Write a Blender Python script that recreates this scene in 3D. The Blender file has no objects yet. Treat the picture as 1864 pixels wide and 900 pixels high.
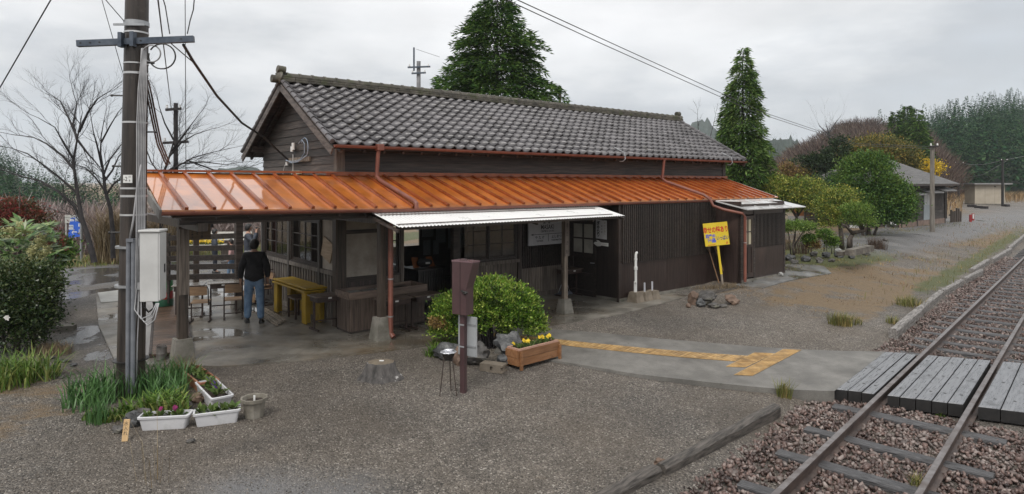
import bpy, bmesh, math, random
import numpy as np
from mathutils import Vector, Matrix

SC = bpy.context.scene
COL = SC.collection
R = math.radians
PI = math.pi

cam_d = bpy.data.cameras.new("camera")
cam = bpy.data.objects.new("camera", cam_d)
COL.objects.link(cam)
cam.location = (0, 0, 3.15)
cam.rotation_euler = (R(90), 0, 0)
cam_d.sensor_fit = 'HORIZONTAL'
cam_d.sensor_width = 36.0
cam_d.lens = 1178.4 / 1864 * 36
cam_d.shift_y = -(450 - 332.7) / 1864
cam_d.clip_start = 0.05
cam_d.clip_end = 9000
SC.camera = cam

SUN_EL, SUN_AZ = R(52), R(200)
world = bpy.data.worlds.new("World")
SC.world = world
world.use_nodes = True
wn, wl = world.node_tree.nodes, world.node_tree.links
wn.clear()
w_out = wn.new('ShaderNodeOutputWorld')
w_bg = wn.new('ShaderNodeBackground')
w_bg.inputs['Strength'].default_value = 0.1
sky = wn.new('ShaderNodeTexSky')
sky.sky_type = 'NISHITA'
sky.sun_disc = False
sky.sun_elevation = SUN_EL
sky.sun_rotation = SUN_AZ
w_tc = wn.new('ShaderNodeTexCoord')
w_sep = wn.new('ShaderNodeSeparateXYZ')
wl.new(w_tc.outputs['Generated'], w_sep.inputs[0])
w_h = wn.new('ShaderNodeValToRGB')
el = w_h.color_ramp.elements
el[0].position = 0.0;  el[0].color = (0.56, 0.60, 0.645, 1)
el[1].position = 1.0;  el[1].color = (0.80, 0.80, 0.80, 1)
e = el.new(0.10); e.color = (0.54, 0.565, 0.595, 1)
e = el.new(0.20); e.color = (0.76, 0.77, 0.78, 1)
e = el.new(0.32); e.color = (0.85, 0.85, 0.855, 1)
w_map = wn.new('ShaderNodeMapping')
w_map.inputs['Scale'].default_value = (1.0, 1.0, 3.2)
wl.new(w_tc.outputs['Generated'], w_map.inputs[0])
w_n = wn.new('ShaderNodeTexNoise')
w_n.inputs['Scale'].default_value = 2.3
w_n.inputs['Detail'].default_value = 7
w_n.inputs['Roughness'].default_value = 0.58
wl.new(w_map.outputs[0], w_n.inputs['Vector'])
w_off = wn.new('ShaderNodeMath'); w_off.operation = 'MULTIPLY_ADD'
w_off.inputs[1].default_value = 0.62; w_off.inputs[2].default_value = -0.315
wl.new(w_n.outputs['Fac'], w_off.inputs[0])
w_add = wn.new('ShaderNodeMath'); w_add.operation = 'ADD'
wl.new(w_sep.outputs['Z'], w_add.inputs[0]); wl.new(w_off.outputs[0], w_add.inputs[1])
wl.new(w_add.outputs[0], w_h.inputs[0])
w_n2 = wn.new('ShaderNodeTexNoise')
w_n2.inputs['Scale'].default_value = 5.0
w_n2.inputs['Detail'].default_value = 6
wl.new(w_map.outputs[0], w_n2.inputs['Vector'])
w_r2 = wn.new('ShaderNodeMapRange')
w_r2.inputs['From Min'].default_value = 0.3; w_r2.inputs['From Max'].default_value = 0.7
w_r2.inputs['To Min'].default_value = 7.7; w_r2.inputs['To Max'].default_value = 9.3
wl.new(w_n2.outputs['Fac'], w_r2.inputs['Value'])
w_sc = wn.new('ShaderNodeVectorMath'); w_sc.operation = 'SCALE'
wl.new(w_h.outputs['Color'], w_sc.inputs[0]); wl.new(w_r2.outputs[0], w_sc.inputs['Scale'])
w_mix = wn.new('ShaderNodeMix'); w_mix.data_type = 'RGBA'
w_mix.inputs['Factor'].default_value = 0.95
wl.new(sky.outputs[0], w_mix.inputs['A']); wl.new(w_sc.outputs[0], w_mix.inputs['B'])
wl.new(w_mix.outputs['Result'], w_bg.inputs['Color'])
wl.new(w_bg.outputs[0], w_out.inputs['Surface'])

sun_d = bpy.data.lights.new("sun", 'SUN')
sun_d.energy = 1.5
sun_d.angle = R(25)
sun_d.color = (1.0, 0.965, 0.91)
sun = bpy.data.objects.new("sun", sun_d)
COL.objects.link(sun)
sun.location = (0, -20, 60)
_sd = Vector((math.cos(SUN_EL) * math.sin(SUN_AZ), math.cos(SUN_EL) * math.cos(SUN_AZ), math.sin(SUN_EL)))
sun.rotation_euler = (-_sd).to_track_quat('-Z', 'Y').to_euler()

SC.view_settings.view_transform = 'Standard'
SC.view_settings.look = 'None'
SC.view_settings.exposure = 0.48
SC.view_settings.gamma = 1.0
SC.view_settings.use_curve_mapping = False
SC.render.engine = 'CYCLES'
SC.cycles.use_denoising = True
SC.cycles.max_bounces = 6
SC.cycles.diffuse_bounces = 4
SC.cycles.glossy_bounces = 3
SC.cycles.transmission_bounces = 4
SC.cycles.transparent_max_bounces = 12
SC.cycles.volume_bounces = 2
SC.cycles.caustics_reflective = False
SC.cycles.caustics_refractive = False

HX, HY, HA = -3.539, 13.205, R(39.8)
cH, sH = math.cos(HA), math.sin(HA)
TA = R(42.38)                               # direction of the track, from +Y towards +X
cT, sT = math.cos(TA), math.sin(TA)

def hw(s, t, z=0.0):                        # house frame -> world
    return (HX + s * cH - t * sH, HY + s * sH + t * cH, z)
def wh(x, y):                               # world -> house frame
    dx, dy = x - HX, y - HY
    return dx * cH + dy * sH, -dx * sH + dy * cH
def tw(q, p, z=0.0):                        # track frame (q across, p along) -> world
    return (q * cT + p * sT, -q * sT + p * cT, z)
def sm(x, a, b):
    k = np.clip((x - a) / (b - a), 0, 1)
    return k * k * (3 - 2 * k)
def gz(x, y):                               # height of the ground
    q = x * cT - y * sT
    s, t = wh(x, y)
    z = -0.07 + 0.27 * sm(-q, 3.5, 7.6) + 0.27 * sm(s, 7.5, 13) * sm(-q, 4, 8)
    z = z - 0.14 * sm(q, -3.6, -3.2)
    z = z - 6.0 * sm(t, 18.5, 36) * (1 - sm(s, 14, 40))
    return z
def path_z(x, y):
    q = x * cT - y * sT
    return 0.004 + 0.236 * sm(-q, 3.1, 8.0)
CAMH, FPX, HOR = 3.15, 1178.4, 332.7
def at(px, py, y):                          # the point at distance y that stands at (px, py) of the photo
    return Vector(((px - 932) / FPX * y, y, CAMH + (HOR - py) / FPX * y))
def gp(px, py, zf=gz, z=None):              # the ground point there
    zz = 0.2 if z is None else z
    for _ in range(12):
        y = FPX * (CAMH - zz) / (py - HOR)
        x = (px - 932) / FPX * y
        if z is not None:
            break
        zz = 0.5 * zz + 0.5 * float(zf(x, y))
    return Vector((x, y, zz))

def link_mesh(name, me, mat=None, parent=None):
    o = bpy.data.objects.new(name, me)
    COL.objects.link(o)
    if mat is not None:
        for m in (mat if isinstance(mat, (list, tuple)) else [mat]):
            me.materials.append(m)
    if parent is not None:
        o.parent = parent
    return o

def fast_mesh(name, verts, faces, smooth=False):
    """verts (N,3) array, faces (M,k) array of one face size"""
    me = bpy.data.meshes.new(name)
    verts = np.ascontiguousarray(verts, dtype=np.float32)
    faces = np.ascontiguousarray(faces, dtype=np.int32)
    k = faces.shape[1]
    me.vertices.add(len(verts)); me.vertices.foreach_set("co", verts.ravel())
    me.loops.add(faces.size); me.loops.foreach_set("vertex_index", faces.ravel())
    me.polygons.add(len(faces))
    me.polygons.foreach_set("loop_start", np.arange(0, faces.size, k, dtype=np.int32))
    me.polygons.foreach_set("loop_total", np.full(len(faces), k, dtype=np.int32))
    if smooth:
        me.polygons.foreach_set("use_smooth", np.ones(len(faces), dtype=bool))
    me.update(calc_edges=True)
    me.validate()
    return me

class MB:
    """collects shapes, builds ONE mesh object"""
    def __init__(self, M=None):
        self.v, self.f, self.m = [], [], []
        self.M = M
        self.cur = 0
    def add(self, vs, fs):
        b = len(self.v)
        if self.M is not None:
            vs = [self.M @ Vector(p) for p in vs]
        self.v += [tuple(p) for p in vs]
        self.f += [tuple(b + i for i in f) for f in fs]
        self.m += [self.cur] * len(fs)
        return self
    def box(self, x0, y0, z0, x1, y1, z1, bev=0.0):
        if x1 < x0: x0, x1 = x1, x0
        if y1 < y0: y0, y1 = y1, y0
        if z1 < z0: z0, z1 = z1, z0
        if bev <= 0 or min(x1 - x0, y1 - y0, z1 - z0) < 2.2 * bev:
            return self.add([(x0, y0, z0), (x1, y0, z0), (x1, y1, z0), (x0, y1, z0),
                             (x0, y0, z1), (x1, y0, z1), (x1, y1, z1), (x0, y1, z1)],
                            [(0, 3, 2, 1), (4, 5, 6, 7), (0, 1, 5, 4), (1, 2, 6, 5), (2, 3, 7, 6), (3, 0, 4, 7)])
        bm = bmesh.new()
        bmesh.ops.create_cube(bm, size=1)
        for v in bm.verts:
            v.co = ((x0 + x1) / 2 + v.co.x * (x1 - x0), (y0 + y1) / 2 + v.co.y * (y1 - y0), (z0 + z1) / 2 + v.co.z * (z1 - z0))
        bmesh.ops.bevel(bm, geom=bm.edges[:], offset=bev, segments=1, affect='EDGES')
        bm.verts.index_update()
        vs = [v.co.copy() for v in bm.verts]; fs = [[v.index for v in f.verts] for f in bm.faces]
        bm.free()
        return self.add(vs, fs)
    def beam(self, p0, p1, w, h, up=(0, 0, 1), w1=None, h1=None):
        """a bar from p0 to p1, w across, h along 'up'"""
        p0, p1, up = Vector(p0), Vector(p1), Vector(up)
        d = (p1 - p0).normalized()
        x = d.cross(up)
        if x.length < 1e-5:
            x = d.cross(Vector((1, 0, 0)))
        x.normalize(); y = x.cross(d).normalized()
        w1 = w if w1 is None else w1; h1 = h if h1 is None else h1
        vs = []
        for p, ww, hh in ((p0, w, h), (p1, w1, h1)):
            for a, b in ((-.5, -.5), (.5, -.5), (.5, .5), (-.5, .5)):
                vs.append(p + x * (a * ww) + y * (b * hh))
        return self.add(vs, [(0, 1, 2, 3), (7, 6, 5, 4), (0, 4, 5, 1), (1, 5, 6, 2), (2, 6, 7, 3), (3, 7, 4, 0)])
    def cyl(self, p0, p1, r0, r1=None, n=12, cap=True):
        return self.tube([p0, p1], [r0, r0 if r1 is None else r1], n, cap)
    def tube(self, pts, rad, n=8, cap=True):
        pts = [Vector(p) for p in pts]
        if not isinstance(rad, (list, tuple)):
            rad = [rad] * len(pts)
        vs, fs = [], []
        ref = None
        for i, p in enumerate(pts):
            d = (pts[min(i + 1, len(pts) - 1)] - pts[max(i - 1, 0)])
            d = d.normalized() if d.length > 1e-9 else Vector((0, 0, 1))
            if ref is None:
                ref = d.orthogonal().normalized()
            x = (ref - d * ref.dot(d))
            x = x.normalized() if x.length > 1e-6 else d.orthogonal().normalized()
            ref = x
            y = d.cross(x)
            for k in range(n):
                a = 2 * PI * k / n
                vs.append(p + x * (math.cos(a) * rad[i]) + y * (math.sin(a) * rad[i]))
        for i in range(len(pts) - 1):
            for k in range(n):
                a, b = i * n + k, i * n + (k + 1) % n
                fs.append((a, b, b + n, a + n))
        if cap:
            fs.append(tuple(range(n - 1, -1, -1)))
            fs.append(tuple((len(pts) - 1) * n + k for k in range(n)))
        return self.add(vs, fs)
    def lathe(self, prof, n=16, c=(0, 0, 0)):
        vs, fs = [], []
        for r, z in prof:
            for k in range(n):
                a = 2 * PI * k / n
                vs.append((c[0] + r * math.cos(a), c[1] + r * math.sin(a), c[2] + z))
        for i in range(len(prof) - 1):
            for k in range(n):
                a, b = i * n + k, i * n + (k + 1) % n
                fs.append((a, b, b + n, a + n))
        return self.add(vs, fs)
    def poly(self, pts, z0, z1):
        """prism over a polygon of (x, y)"""
        n = len(pts)
        vs = [(p[0], p[1], z0) for p in pts] + [(p[0], p[1], z1) for p in pts]
        fs = [tuple(range(n - 1, -1, -1)), tuple(range(n, 2 * n))] + [(i, (i + 1) % n, n + (i + 1) % n, n + i) for i in range(n)]
        return self.add(vs, fs)
    def blob(self, c, r, seed=0, sub=2, amp=0.18, flat=0.0, freq=1.6):
        """a rough stone"""
        bm = bmesh.new()
        bmesh.ops.create_icosphere(bm, subdivisions=sub, radius=1)
        rg = random.Random(seed)
        ks = [(Vector((rg.gauss(0, 1), rg.gauss(0, 1), rg.gauss(0, 1))).normalized(), rg.uniform(.55, .95)) for _ in range(9)]
        off = Vector((rg.uniform(0, 99), rg.uniform(0, 99), 0))
        from mathutils import noise
        for v in bm.verts:
            d = v.co.normalized(); k = 1.0
            for n_, h in ks:                 # cut by planes: facets
                q = d.dot(n_)
                if q * k > h: k = h / q
            k *= 1 + amp * noise.noise(d * freq + off)
            p = d * k
            if flat and p.z < -flat: p.z = -flat
            v.co = (c[0] + p.x * r[0], c[1] + p.y * r[1], c[2] + p.z * r[2])
        bm.verts.index_update()
        vs = [v.co.copy() for v in bm.verts]; fs = [[v.index for v in f.verts] for f in bm.faces]
        bm.free()
        return self.add(vs, fs)
    def build(self, name, mat, parent=None, smooth=False, loc=None):
        me = bpy.data.meshes.new(name)
        vs = self.v
        off = None
        if parent is None:
            a = np.array(vs)
            off = ((a[:, 0].min() + a[:, 0].max()) / 2, (a[:, 1].min() + a[:, 1].max()) / 2, a[:, 2].min()) if loc is None else loc
            vs = [(p[0] - off[0], p[1] - off[1], p[2] - off[2]) for p in vs]
        me.from_pydata(vs, [], self.f)
        if smooth is True:
            for p in me.polygons: p.use_smooth = True
        me.update()
        o = link_mesh(name, me, mat, parent)
        if isinstance(mat, (list, tuple)):
            for p, k in zip(me.polygons, self.m): p.material_index = k
        if smooth == 'auto':
            for p in me.polygons: p.use_smooth = True
            if hasattr(me, "set_sharp_from_angle"): me.set_sharp_from_angle(angle=R(35))
        if off is not None:
            o.location = off
        return o

def tag(o, label=None, cat=None, group=None, kind=None):
    if label: o['label'] = label
    if cat: o['category'] = cat
    if group: o['group'] = group
    if kind: o['kind'] = kind
    return o
def thing(name, label, cat, loc=(0, 0, 0), rz=0.0, group=None):
    o = bpy.data.objects.new(name, None)
    COL.objects.link(o)
    o.empty_display_size = 0.2
    o.location = loc; o.rotation_euler = (0, 0, rz)
    return tag(o, label, cat, group)
def dup(root, loc=None, rz=None, label=None):
    """a copy of a thing with copies of its parts and sub-parts"""
    r = root.copy(); COL.objects.link(r)
    if loc is not None: r.location = loc
    if rz is not None: r.rotation_euler = (0, 0, rz)
    if label: r['label'] = label
    for ch in list(root.children):
        c = ch.copy(); COL.objects.link(c); c.parent = r
        for g in list(ch.children):
            d = g.copy(); COL.objects.link(d); d.parent = c
    return r
def front(t0):                               # a frame for things on a wall that faces -t: x = s, y = up, z = outward
    return Matrix(((1, 0, 0, 0), (0, 0, -1, t0), (0, 1, 0, 0), (0, 0, 0, 1)))
def left(s0):                                # the same for a wall that faces -s: x = -t
    return Matrix(((0, 0, -1, s0), (-1, 0, 0, 0), (0, 1, 0, 0), (0, 0, 0, 1)))

def text_geo(body, size=1.0, align='CENTER', xscale=1.0, bold=0.0, extrude=0.0):
    cu = bpy.data.curves.new("lettering", 'FONT')
    cu.body = body; cu.size = size; cu.align_x = align; cu.offset = bold
    cu.resolution_u = 3; cu.extrude = extrude
    o = bpy.data.objects.new("lettering", cu); COL.objects.link(o)
    dg = bpy.context.evaluated_depsgraph_get(); dg.update()
    me = bpy.data.meshes.new_from_object(o.evaluated_get(dg))
    vs = [(v.co.x * xscale, v.co.y, v.co.z) for v in me.vertices]; fs = [tuple(p.vertices) for p in me.polygons]
    bpy.data.objects.remove(o); bpy.data.curves.remove(cu); bpy.data.meshes.remove(me)
    return vs, fs
def put_text(mb, body, x, y, size, z=0.0, **kw):
    vs, fs = text_geo(body, size, **kw)
    mb.add([(p[0] + x, p[1] + y, p[2] + z) for p in vs], fs)

MATS = {}
def mat(name, c1, c2=None, scale=4.0, rough=0.6, rough2=None, bump=0.0, bscale=30.0, island=0.0, stretch=(1, 1, 1),
        metal=0.0, spec=0.5, ramp=(0.35, 0.65), detail=5, c3=None, s3=1.0, r3=(0.5, 0.62), coat=0.0, bdist=0.02, bstretch=None, rot=None, coat_ior=1.5):
    """one procedural surface: two colours mixed by noise, an optional patch colour, tone per loose piece, bump"""
    if name in MATS: return MATS[name]
    m = bpy.data.materials.new(name); m.use_nodes = True
    n, l = m.node_tree.nodes, m.node_tree.links
    b = n['Principled BSDF']
    b.inputs['Roughness'].default_value = rough
    b.inputs['Metallic'].default_value = metal
    b.inputs['Specular IOR Level'].default_value = spec
    b.inputs['Coat Weight'].default_value = coat
    b.inputs['Coat Roughness'].default_value = 0.05; b.inputs['Coat IOR'].default_value = coat_ior
    tc = n.new('ShaderNodeTexCoord'); mp = n.new('ShaderNodeMapping')
    if rot is None: mp.inputs['Scale'].default_value = stretch
    else: mp.vector_type = 'TEXTURE'; mp.inputs['Scale'].default_value = tuple(1 / q for q in stretch); mp.inputs['Rotation'].default_value = (0, 0, rot)
    l.new(tc.outputs['Object'], mp.inputs[0])
    ns = n.new('ShaderNodeTexNoise'); ns.inputs['Scale'].default_value = scale; ns.inputs['Detail'].default_value = detail
    ns.inputs['Roughness'].default_value = 0.6
    l.new(mp.outputs[0], ns.inputs['Vector'])
    rp = n.new('ShaderNodeMapRange'); rp.inputs['From Min'].default_value = ramp[0]; rp.inputs['From Max'].default_value = ramp[1]
    l.new(ns.outputs['Fac'], rp.inputs['Value'])
    mx = n.new('ShaderNodeMix'); mx.data_type = 'RGBA'
    mx.inputs['A'].default_value = (*c1, 1); mx.inputs['B'].default_value = (*(c2 or c1), 1)
    l.new(rp.outputs[0], mx.inputs['Factor'])
    col = mx.outputs['Result']
    if c3 is not None:
        n3 = n.new('ShaderNodeTexNoise'); n3.inputs['Scale'].default_value = s3; n3.inputs['Detail'].default_value = 8
        n3.inputs['Roughness'].default_value = 0.65
        l.new(tc.outputs['Object'], n3.inputs['Vector'])
        q3 = n.new('ShaderNodeMapRange'); q3.inputs['From Min'].default_value = r3[0]; q3.inputs['From Max'].default_value = r3[1]
        l.new(n3.outputs['Fac'], q3.inputs['Value'])
        m3 = n.new('ShaderNodeMix'); m3.data_type = 'RGBA'
        l.new(q3.outputs[0], m3.inputs['Factor']); l.new(col, m3.inputs['A']); m3.inputs['B'].default_value = (*c3, 1)
        col = m3.outputs['Result']
    if island:
        ge = n.new('ShaderNodeNewGeometry')
        q = n.new('ShaderNodeMapRange'); q.inputs['To Min'].default_value = 1 - island; q.inputs['To Max'].default_value = 1 + island
        l.new(ge.outputs['Random Per Island'], q.inputs['Value'])
        sc = n.new('ShaderNodeVectorMath'); sc.operation = 'SCALE'
        l.new(col, sc.inputs[0]); l.new(q.outputs[0], sc.inputs['Scale'])
        col = sc.outputs[0]
    l.new(col, b.inputs['Base Color'])
    if rough2 is not None:
        q = n.new('ShaderNodeMapRange'); q.inputs['From Min'].default_value = ramp[0]; q.inputs['From Max'].default_value = ramp[1]
        q.inputs['To Min'].default_value = rough; q.inputs['To Max'].default_value = rough2
        l.new(ns.outputs['Fac'], q.inputs['Value']); l.new(q.outputs[0], b.inputs['Roughness'])
    if bump:
        nb = n.new('ShaderNodeTexNoise'); nb.inputs['Scale'].default_value = bscale; nb.inputs['Detail'].default_value = 4
        if bstretch is None:
            l.new(mp.outputs[0], nb.inputs['Vector'])
        else:
            mb_ = n.new('ShaderNodeMapping'); mb_.inputs['Scale'].default_value = bstretch
            l.new(tc.outputs['Object'], mb_.inputs[0]); l.new(mb_.outputs[0], nb.inputs['Vector'])
        bp = n.new('ShaderNodeBump'); bp.inputs['Strength'].default_value = bump; bp.inputs['Distance'].default_value = bdist
        l.new(nb.outputs['Fac'], bp.inputs['Height']); l.new(bp.outputs[0], b.inputs['Normal'])
    MATS[name] = m
    return m

def leaf_mat(name, c1, c2, c3=None, rough=0.45, scale=0.9, var=0.35, spec=0.35, transl=0.25):
    """foliage: hue by clump (noise) and by leaf (island), some light through the leaf"""
    if name in MATS: return MATS[name]
    m = bpy.data.materials.new(name); m.use_nodes = True
    n, l = m.node_tree.nodes, m.node_tree.links
    b = n['Principled BSDF']; out = n['Material Output']
    b.inputs['Roughness'].default_value = rough; b.inputs['Specular IOR Level'].default_value = spec
    tc = n.new('ShaderNodeTexCoord')
    ns = n.new('ShaderNodeTexNoise'); ns.inputs['Scale'].default_value = scale; ns.inputs['Detail'].default_value = 3
    l.new(tc.outputs['Object'], ns.inputs['Vector'])
    ge = n.new('ShaderNodeNewGeometry')
    a = n.new('ShaderNodeMath'); a.operation = 'MULTIPLY_ADD'; a.inputs[1].default_value = 0.6
    l.new(ge.outputs['Random Per Island'], a.inputs[0]); l.new(ns.outputs['Fac'], a.inputs[2])
    rp = n.new('ShaderNodeValToRGB')
    rp.color_ramp.elements[0].position = 0.45; rp.color_ramp.elements[0].color = (*c1, 1)
    rp.color_ramp.elements[1].position = 1.05 if c3 is None else 0.85; rp.color_ramp.elements[1].color = (*c2, 1)
    if c3 is not None:
        e_ = rp.color_ramp.elements.new(1.0); e_.color = (*c3, 1)
    l.new(a.outputs[0], rp.inputs[0])
    q = n.new('ShaderNodeMath'); q.operation = 'MULTIPLY'; q.inputs[1].default_value = 7.31
    fr = n.new('ShaderNodeMath'); fr.operation = 'FRACT'
    l.new(ge.outputs['Random Per Island'], q.inputs[0]); l.new(q.outputs[0], fr.inputs[0])
    mr = n.new('ShaderNodeMapRange'); mr.inputs['To Min'].default_value = 1 - var; mr.inputs['To Max'].default_value = 1 + var
    l.new(fr.outputs[0], mr.inputs['Value'])
    sc = n.new('ShaderNodeVectorMath'); sc.operation = 'SCALE'
    l.new(rp.outputs[0], sc.inputs[0]); l.new(mr.outputs[0], sc.inputs['Scale'])
    l.new(sc.outputs[0], b.inputs['Base Color'])
    if transl:
        t = n.new('ShaderNodeBsdfTranslucent'); l.new(sc.outputs[0], t.inputs['Color'])
        mx = n.new('ShaderNodeMixShader'); mx.inputs[0].default_value = transl
        l.new(b.outputs[0], mx.inputs[1]); l.new(t.outputs[0], mx.inputs[2]); l.new(mx.outputs[0], out.inputs['Surface'])
    MATS[name] = m
    return m

def glass_mat(name='window_glass', tint=(0.75, 0.8, 0.78), rough=0.02):
    if name in MATS: return MATS[name]
    m = bpy.data.materials.new(name); m.use_nodes = True
    n, l = m.node_tree.nodes, m.node_tree.links
    n.remove(n['Principled BSDF']); out = n['Material Output']
    tr = n.new('ShaderNodeBsdfTransparent'); tr.inputs[0].default_value = (*tint, 1)
    gl = n.new('ShaderNodeBsdfGlossy'); gl.inputs['Roughness'].default_value = rough
    fr = n.new('ShaderNodeFresnel'); fr.inputs[0].default_value = 1.5
    k = n.new('ShaderNodeMath'); k.operation = 'MULTIPLY_ADD'; k.inputs[1].default_value = 1.2; k.inputs[2].default_value = 0.03
    l.new(fr.outputs[0], k.inputs[0])
    mx = n.new('ShaderNodeMixShader')
    l.new(k.outputs[0], mx.inputs[0]); l.new(tr.outputs[0], mx.inputs[1]); l.new(gl.outputs[0], mx.inputs[2])
    l.new(mx.outputs[0], out.inputs['Surface'])
    MATS[name] = m
    return m

OLDWOOD = mat('old_dark_boards', (0.010, 0.0075, 0.0065), (0.075, 0.057, 0.048), scale=6, stretch=(0.25, 1, 6), rough=0.55, bump=0.5, bscale=12, island=0.35, bdist=0.01)
UPWOOD = mat('upright_dark_boards', (0.014, 0.0105, 0.009), (0.085, 0.065, 0.055), scale=5, stretch=(6, 6, 0.35), rough=0.55, bump=0.4, bscale=10, island=0.3, bdist=0.008)
STAINWOOD = mat('stained_brown_boards', (0.022, 0.014, 0.012), (0.05, 0.034, 0.03), scale=4, stretch=(7, 7, 0.4), rough=0.34, bump=0.3, bscale=10, island=0.12, bdist=0.006,
                c3=(0.075, 0.05, 0.042), s3=1.3, r3=(0.5, 0.72))
GREYWOOD = mat('weathered_grey_boards', (0.06, 0.048, 0.04), (0.19, 0.158, 0.132), scale=5, stretch=(6, 6, 0.35), rough=0.7, bump=0.4, bscale=10, island=0.3, bdist=0.008)
POSTWOOD = mat('brown_post_wood', (0.022, 0.016, 0.012), (0.085, 0.063, 0.048), scale=4, stretch=(6, 6, 0.4), rough=0.5, bump=0.4, bscale=12, bdist=0.006, island=0.2)
GREYPOST = mat('grey_post_wood', (0.08, 0.06, 0.045), (0.3, 0.25, 0.2), scale=4, stretch=(6, 6, 0.4), rough=0.75, bump=0.5, bscale=12, bdist=0.006)
PLASTER = mat('stained_plaster', (0.3, 0.265, 0.225), (0.42, 0.375, 0.32), scale=2.2, rough=0.9, bump=0.15, bscale=60, c3=(0.17, 0.145, 0.12), s3=1.7, r3=(0.5, 0.8))
CONCRETE = mat('rough_concrete', (0.13, 0.12, 0.1), (0.25, 0.235, 0.205), scale=3, rough=0.8, bump=0.4, bscale=50, c3=(0.07, 0.07, 0.05), s3=2.2, r3=(0.52, 0.75), bdist=0.01)
DARKIN = mat('dark_interior_board', (0.03, 0.025, 0.022), (0.07, 0.055, 0.047), scale=3, rough=0.8)
COPPER = mat('painted_brown_metal', (0.17, 0.06, 0.042), (0.23, 0.085, 0.058), scale=5, rough=0.42, rough2=0.55, c3=(0.09, 0.04, 0.03), s3=3, r3=(0.55, 0.75))
GLASS = glass_mat()
BLACKM = mat('black_metal', (0.012, 0.012, 0.012), (0.025, 0.022, 0.02), scale=8, rough=0.4)
STEEL = mat('galvanised_steel', (0.3, 0.31, 0.32), (0.45, 0.46, 0.47), scale=6, rough=0.38, metal=0.6)
WHITEP = mat('white_paint', (0.62, 0.62, 0.6), (0.72, 0.72, 0.7), scale=4, rough=0.45)
BLACKP = mat('black_paint', (0.012, 0.012, 0.013), rough=0.5)
SOIL = mat('potting_soil', (0.018, 0.012, 0.009), (0.05, 0.035, 0.025), scale=30, rough=0.95, bump=0.8, bscale=60)
def axis(lo, hi, fine, far, grow=1.22):
    a = list(np.arange(lo, hi + 1e-6, fine)); st = fine; x = hi
    while x < far:
        st *= grow; x += st; a.append(x)
    st = fine; x = lo
    while x > -far:
        st *= grow; x -= st; a.insert(0, x)
    return np.array(a)
gx, gy = axis(-16, 28, 0.3, 3000), axis(4, 44, 0.3, 3000)
XX, YY = np.meshgrid(gx, gy)
GZ = gz(XX, YY)
_rg = np.random.default_rng(3)
nx, ny = len(gx), len(gy)
gv = np.stack([XX.ravel(), YY.ravel(), GZ.ravel()], 1)
ii = np.arange(nx * ny).reshape(ny, nx)
gf = np.stack([ii[:-1, :-1].ravel(), ii[:-1, 1:].ravel(), ii[1:, 1:].ravel(), ii[1:, :-1].ravel()], 1)
g_me = fast_mesh('ground', gv, gf, smooth=True)
S_, T_ = wh(XX, YY)
Q_ = XX * cT - YY * sT
P_ = XX * sT + YY * cT
dry = np.maximum(sm(S_, 7.5, 11.5) * sm(-Q_, 3.6, 4.3) * (1 - sm(S_, 62, 80)) * (0.85 - 0.5 * sm(-np.abs(S_ - 26) + 0 * S_, -9, -3) * sm(-T_, 1.0, 2.5) * (1 - sm(-T_, 3.5, 5.5))), 0)
dry = dry * (1 - 0.75 * sm(-T_, 4.0, 5.0) * (1 - sm(S_, 12, 17)) * (1 - sm(T_, -8.5, -7)))
dry = np.maximum(dry, 0.75 * sm(T_, 14.0, 15.4))
dry = dry * .86
dry = np.maximum(dry, 1.0 * sm(Q_, 2, 4))
dry = np.maximum(dry, 0.75 * np.exp(-(((S_ + 5.0) / 0.9) ** 2 + ((T_ + 1.2) / 1.6) ** 2)))
asp_ = np.exp(-(((XX + 2.55) / .55) ** 2 + ((YY - 6.35) / .35) ** 2)) + .8 * np.exp(-(((XX + 1.65) / .35) ** 2 + ((YY - 6.5) / .22) ** 2))
road = sm(S_, 19, 24) * (1 - sm(np.abs(T_ + 0.2 - 0.085 * (S_ - 24)) , 1.5, 2.6)) * sm(T_, -4.5, -3)
dry = dry * (1 - 0.95 * road)
grn = np.maximum(0.8 * sm(T_, 14.3, 15.2) * (1 - sm(T_, 17, 20)), 0.85 * sm(S_, 13.2, 15) * sm(T_, -3.6, -2.4) * (1 - sm(S_, 21, 24)))
grn = np.maximum(grn, 0.9 * np.exp(-(((-Q_ - 3.95) / 0.45) ** 2)) * sm(P_, 19, 24) * (1 - sm(P_, 60, 75)))
grn = np.maximum(grn, 0.9 * np.exp(-(((S_ - 32) / 6) ** 2 + ((T_ - 1.0) / 1.0) ** 2)))
asp = np.maximum(sm(T_, 8.5, 10.5) * (1 - sm(T_, 14.0, 14.6)) * (1 - sm(S_, 5, 9)), np.maximum(.75 * road, asp_))
wet = np.maximum(0.75 * sm(T_, 3.5, 7.5) * (1 - sm(T_, 13.8, 14.4)) * (1 - sm(S_, 4, 8)), 0.42 * road)
wet = np.maximum(wet, 0.8 * np.exp(-(((S_ + 3.95) / 0.75) ** 2 + ((T_ - 2.0) / 2.6) ** 2)))
wet = np.maximum(wet, 0.75 * np.exp(-(((S_ + 3.3) / 0.8) ** 2 + ((T_ + 4.9) / 0.25) ** 2)))
for nm, a in (('dry_turf', dry), ('fresh_turf', grn), ('asphalt', asp), ('standing_water', wet)):
    at_ = g_me.attributes.new(nm, 'FLOAT', 'POINT'); at_.data.foreach_set('value', np.clip(a, 0, 1).astype(np.float32).ravel())

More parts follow.
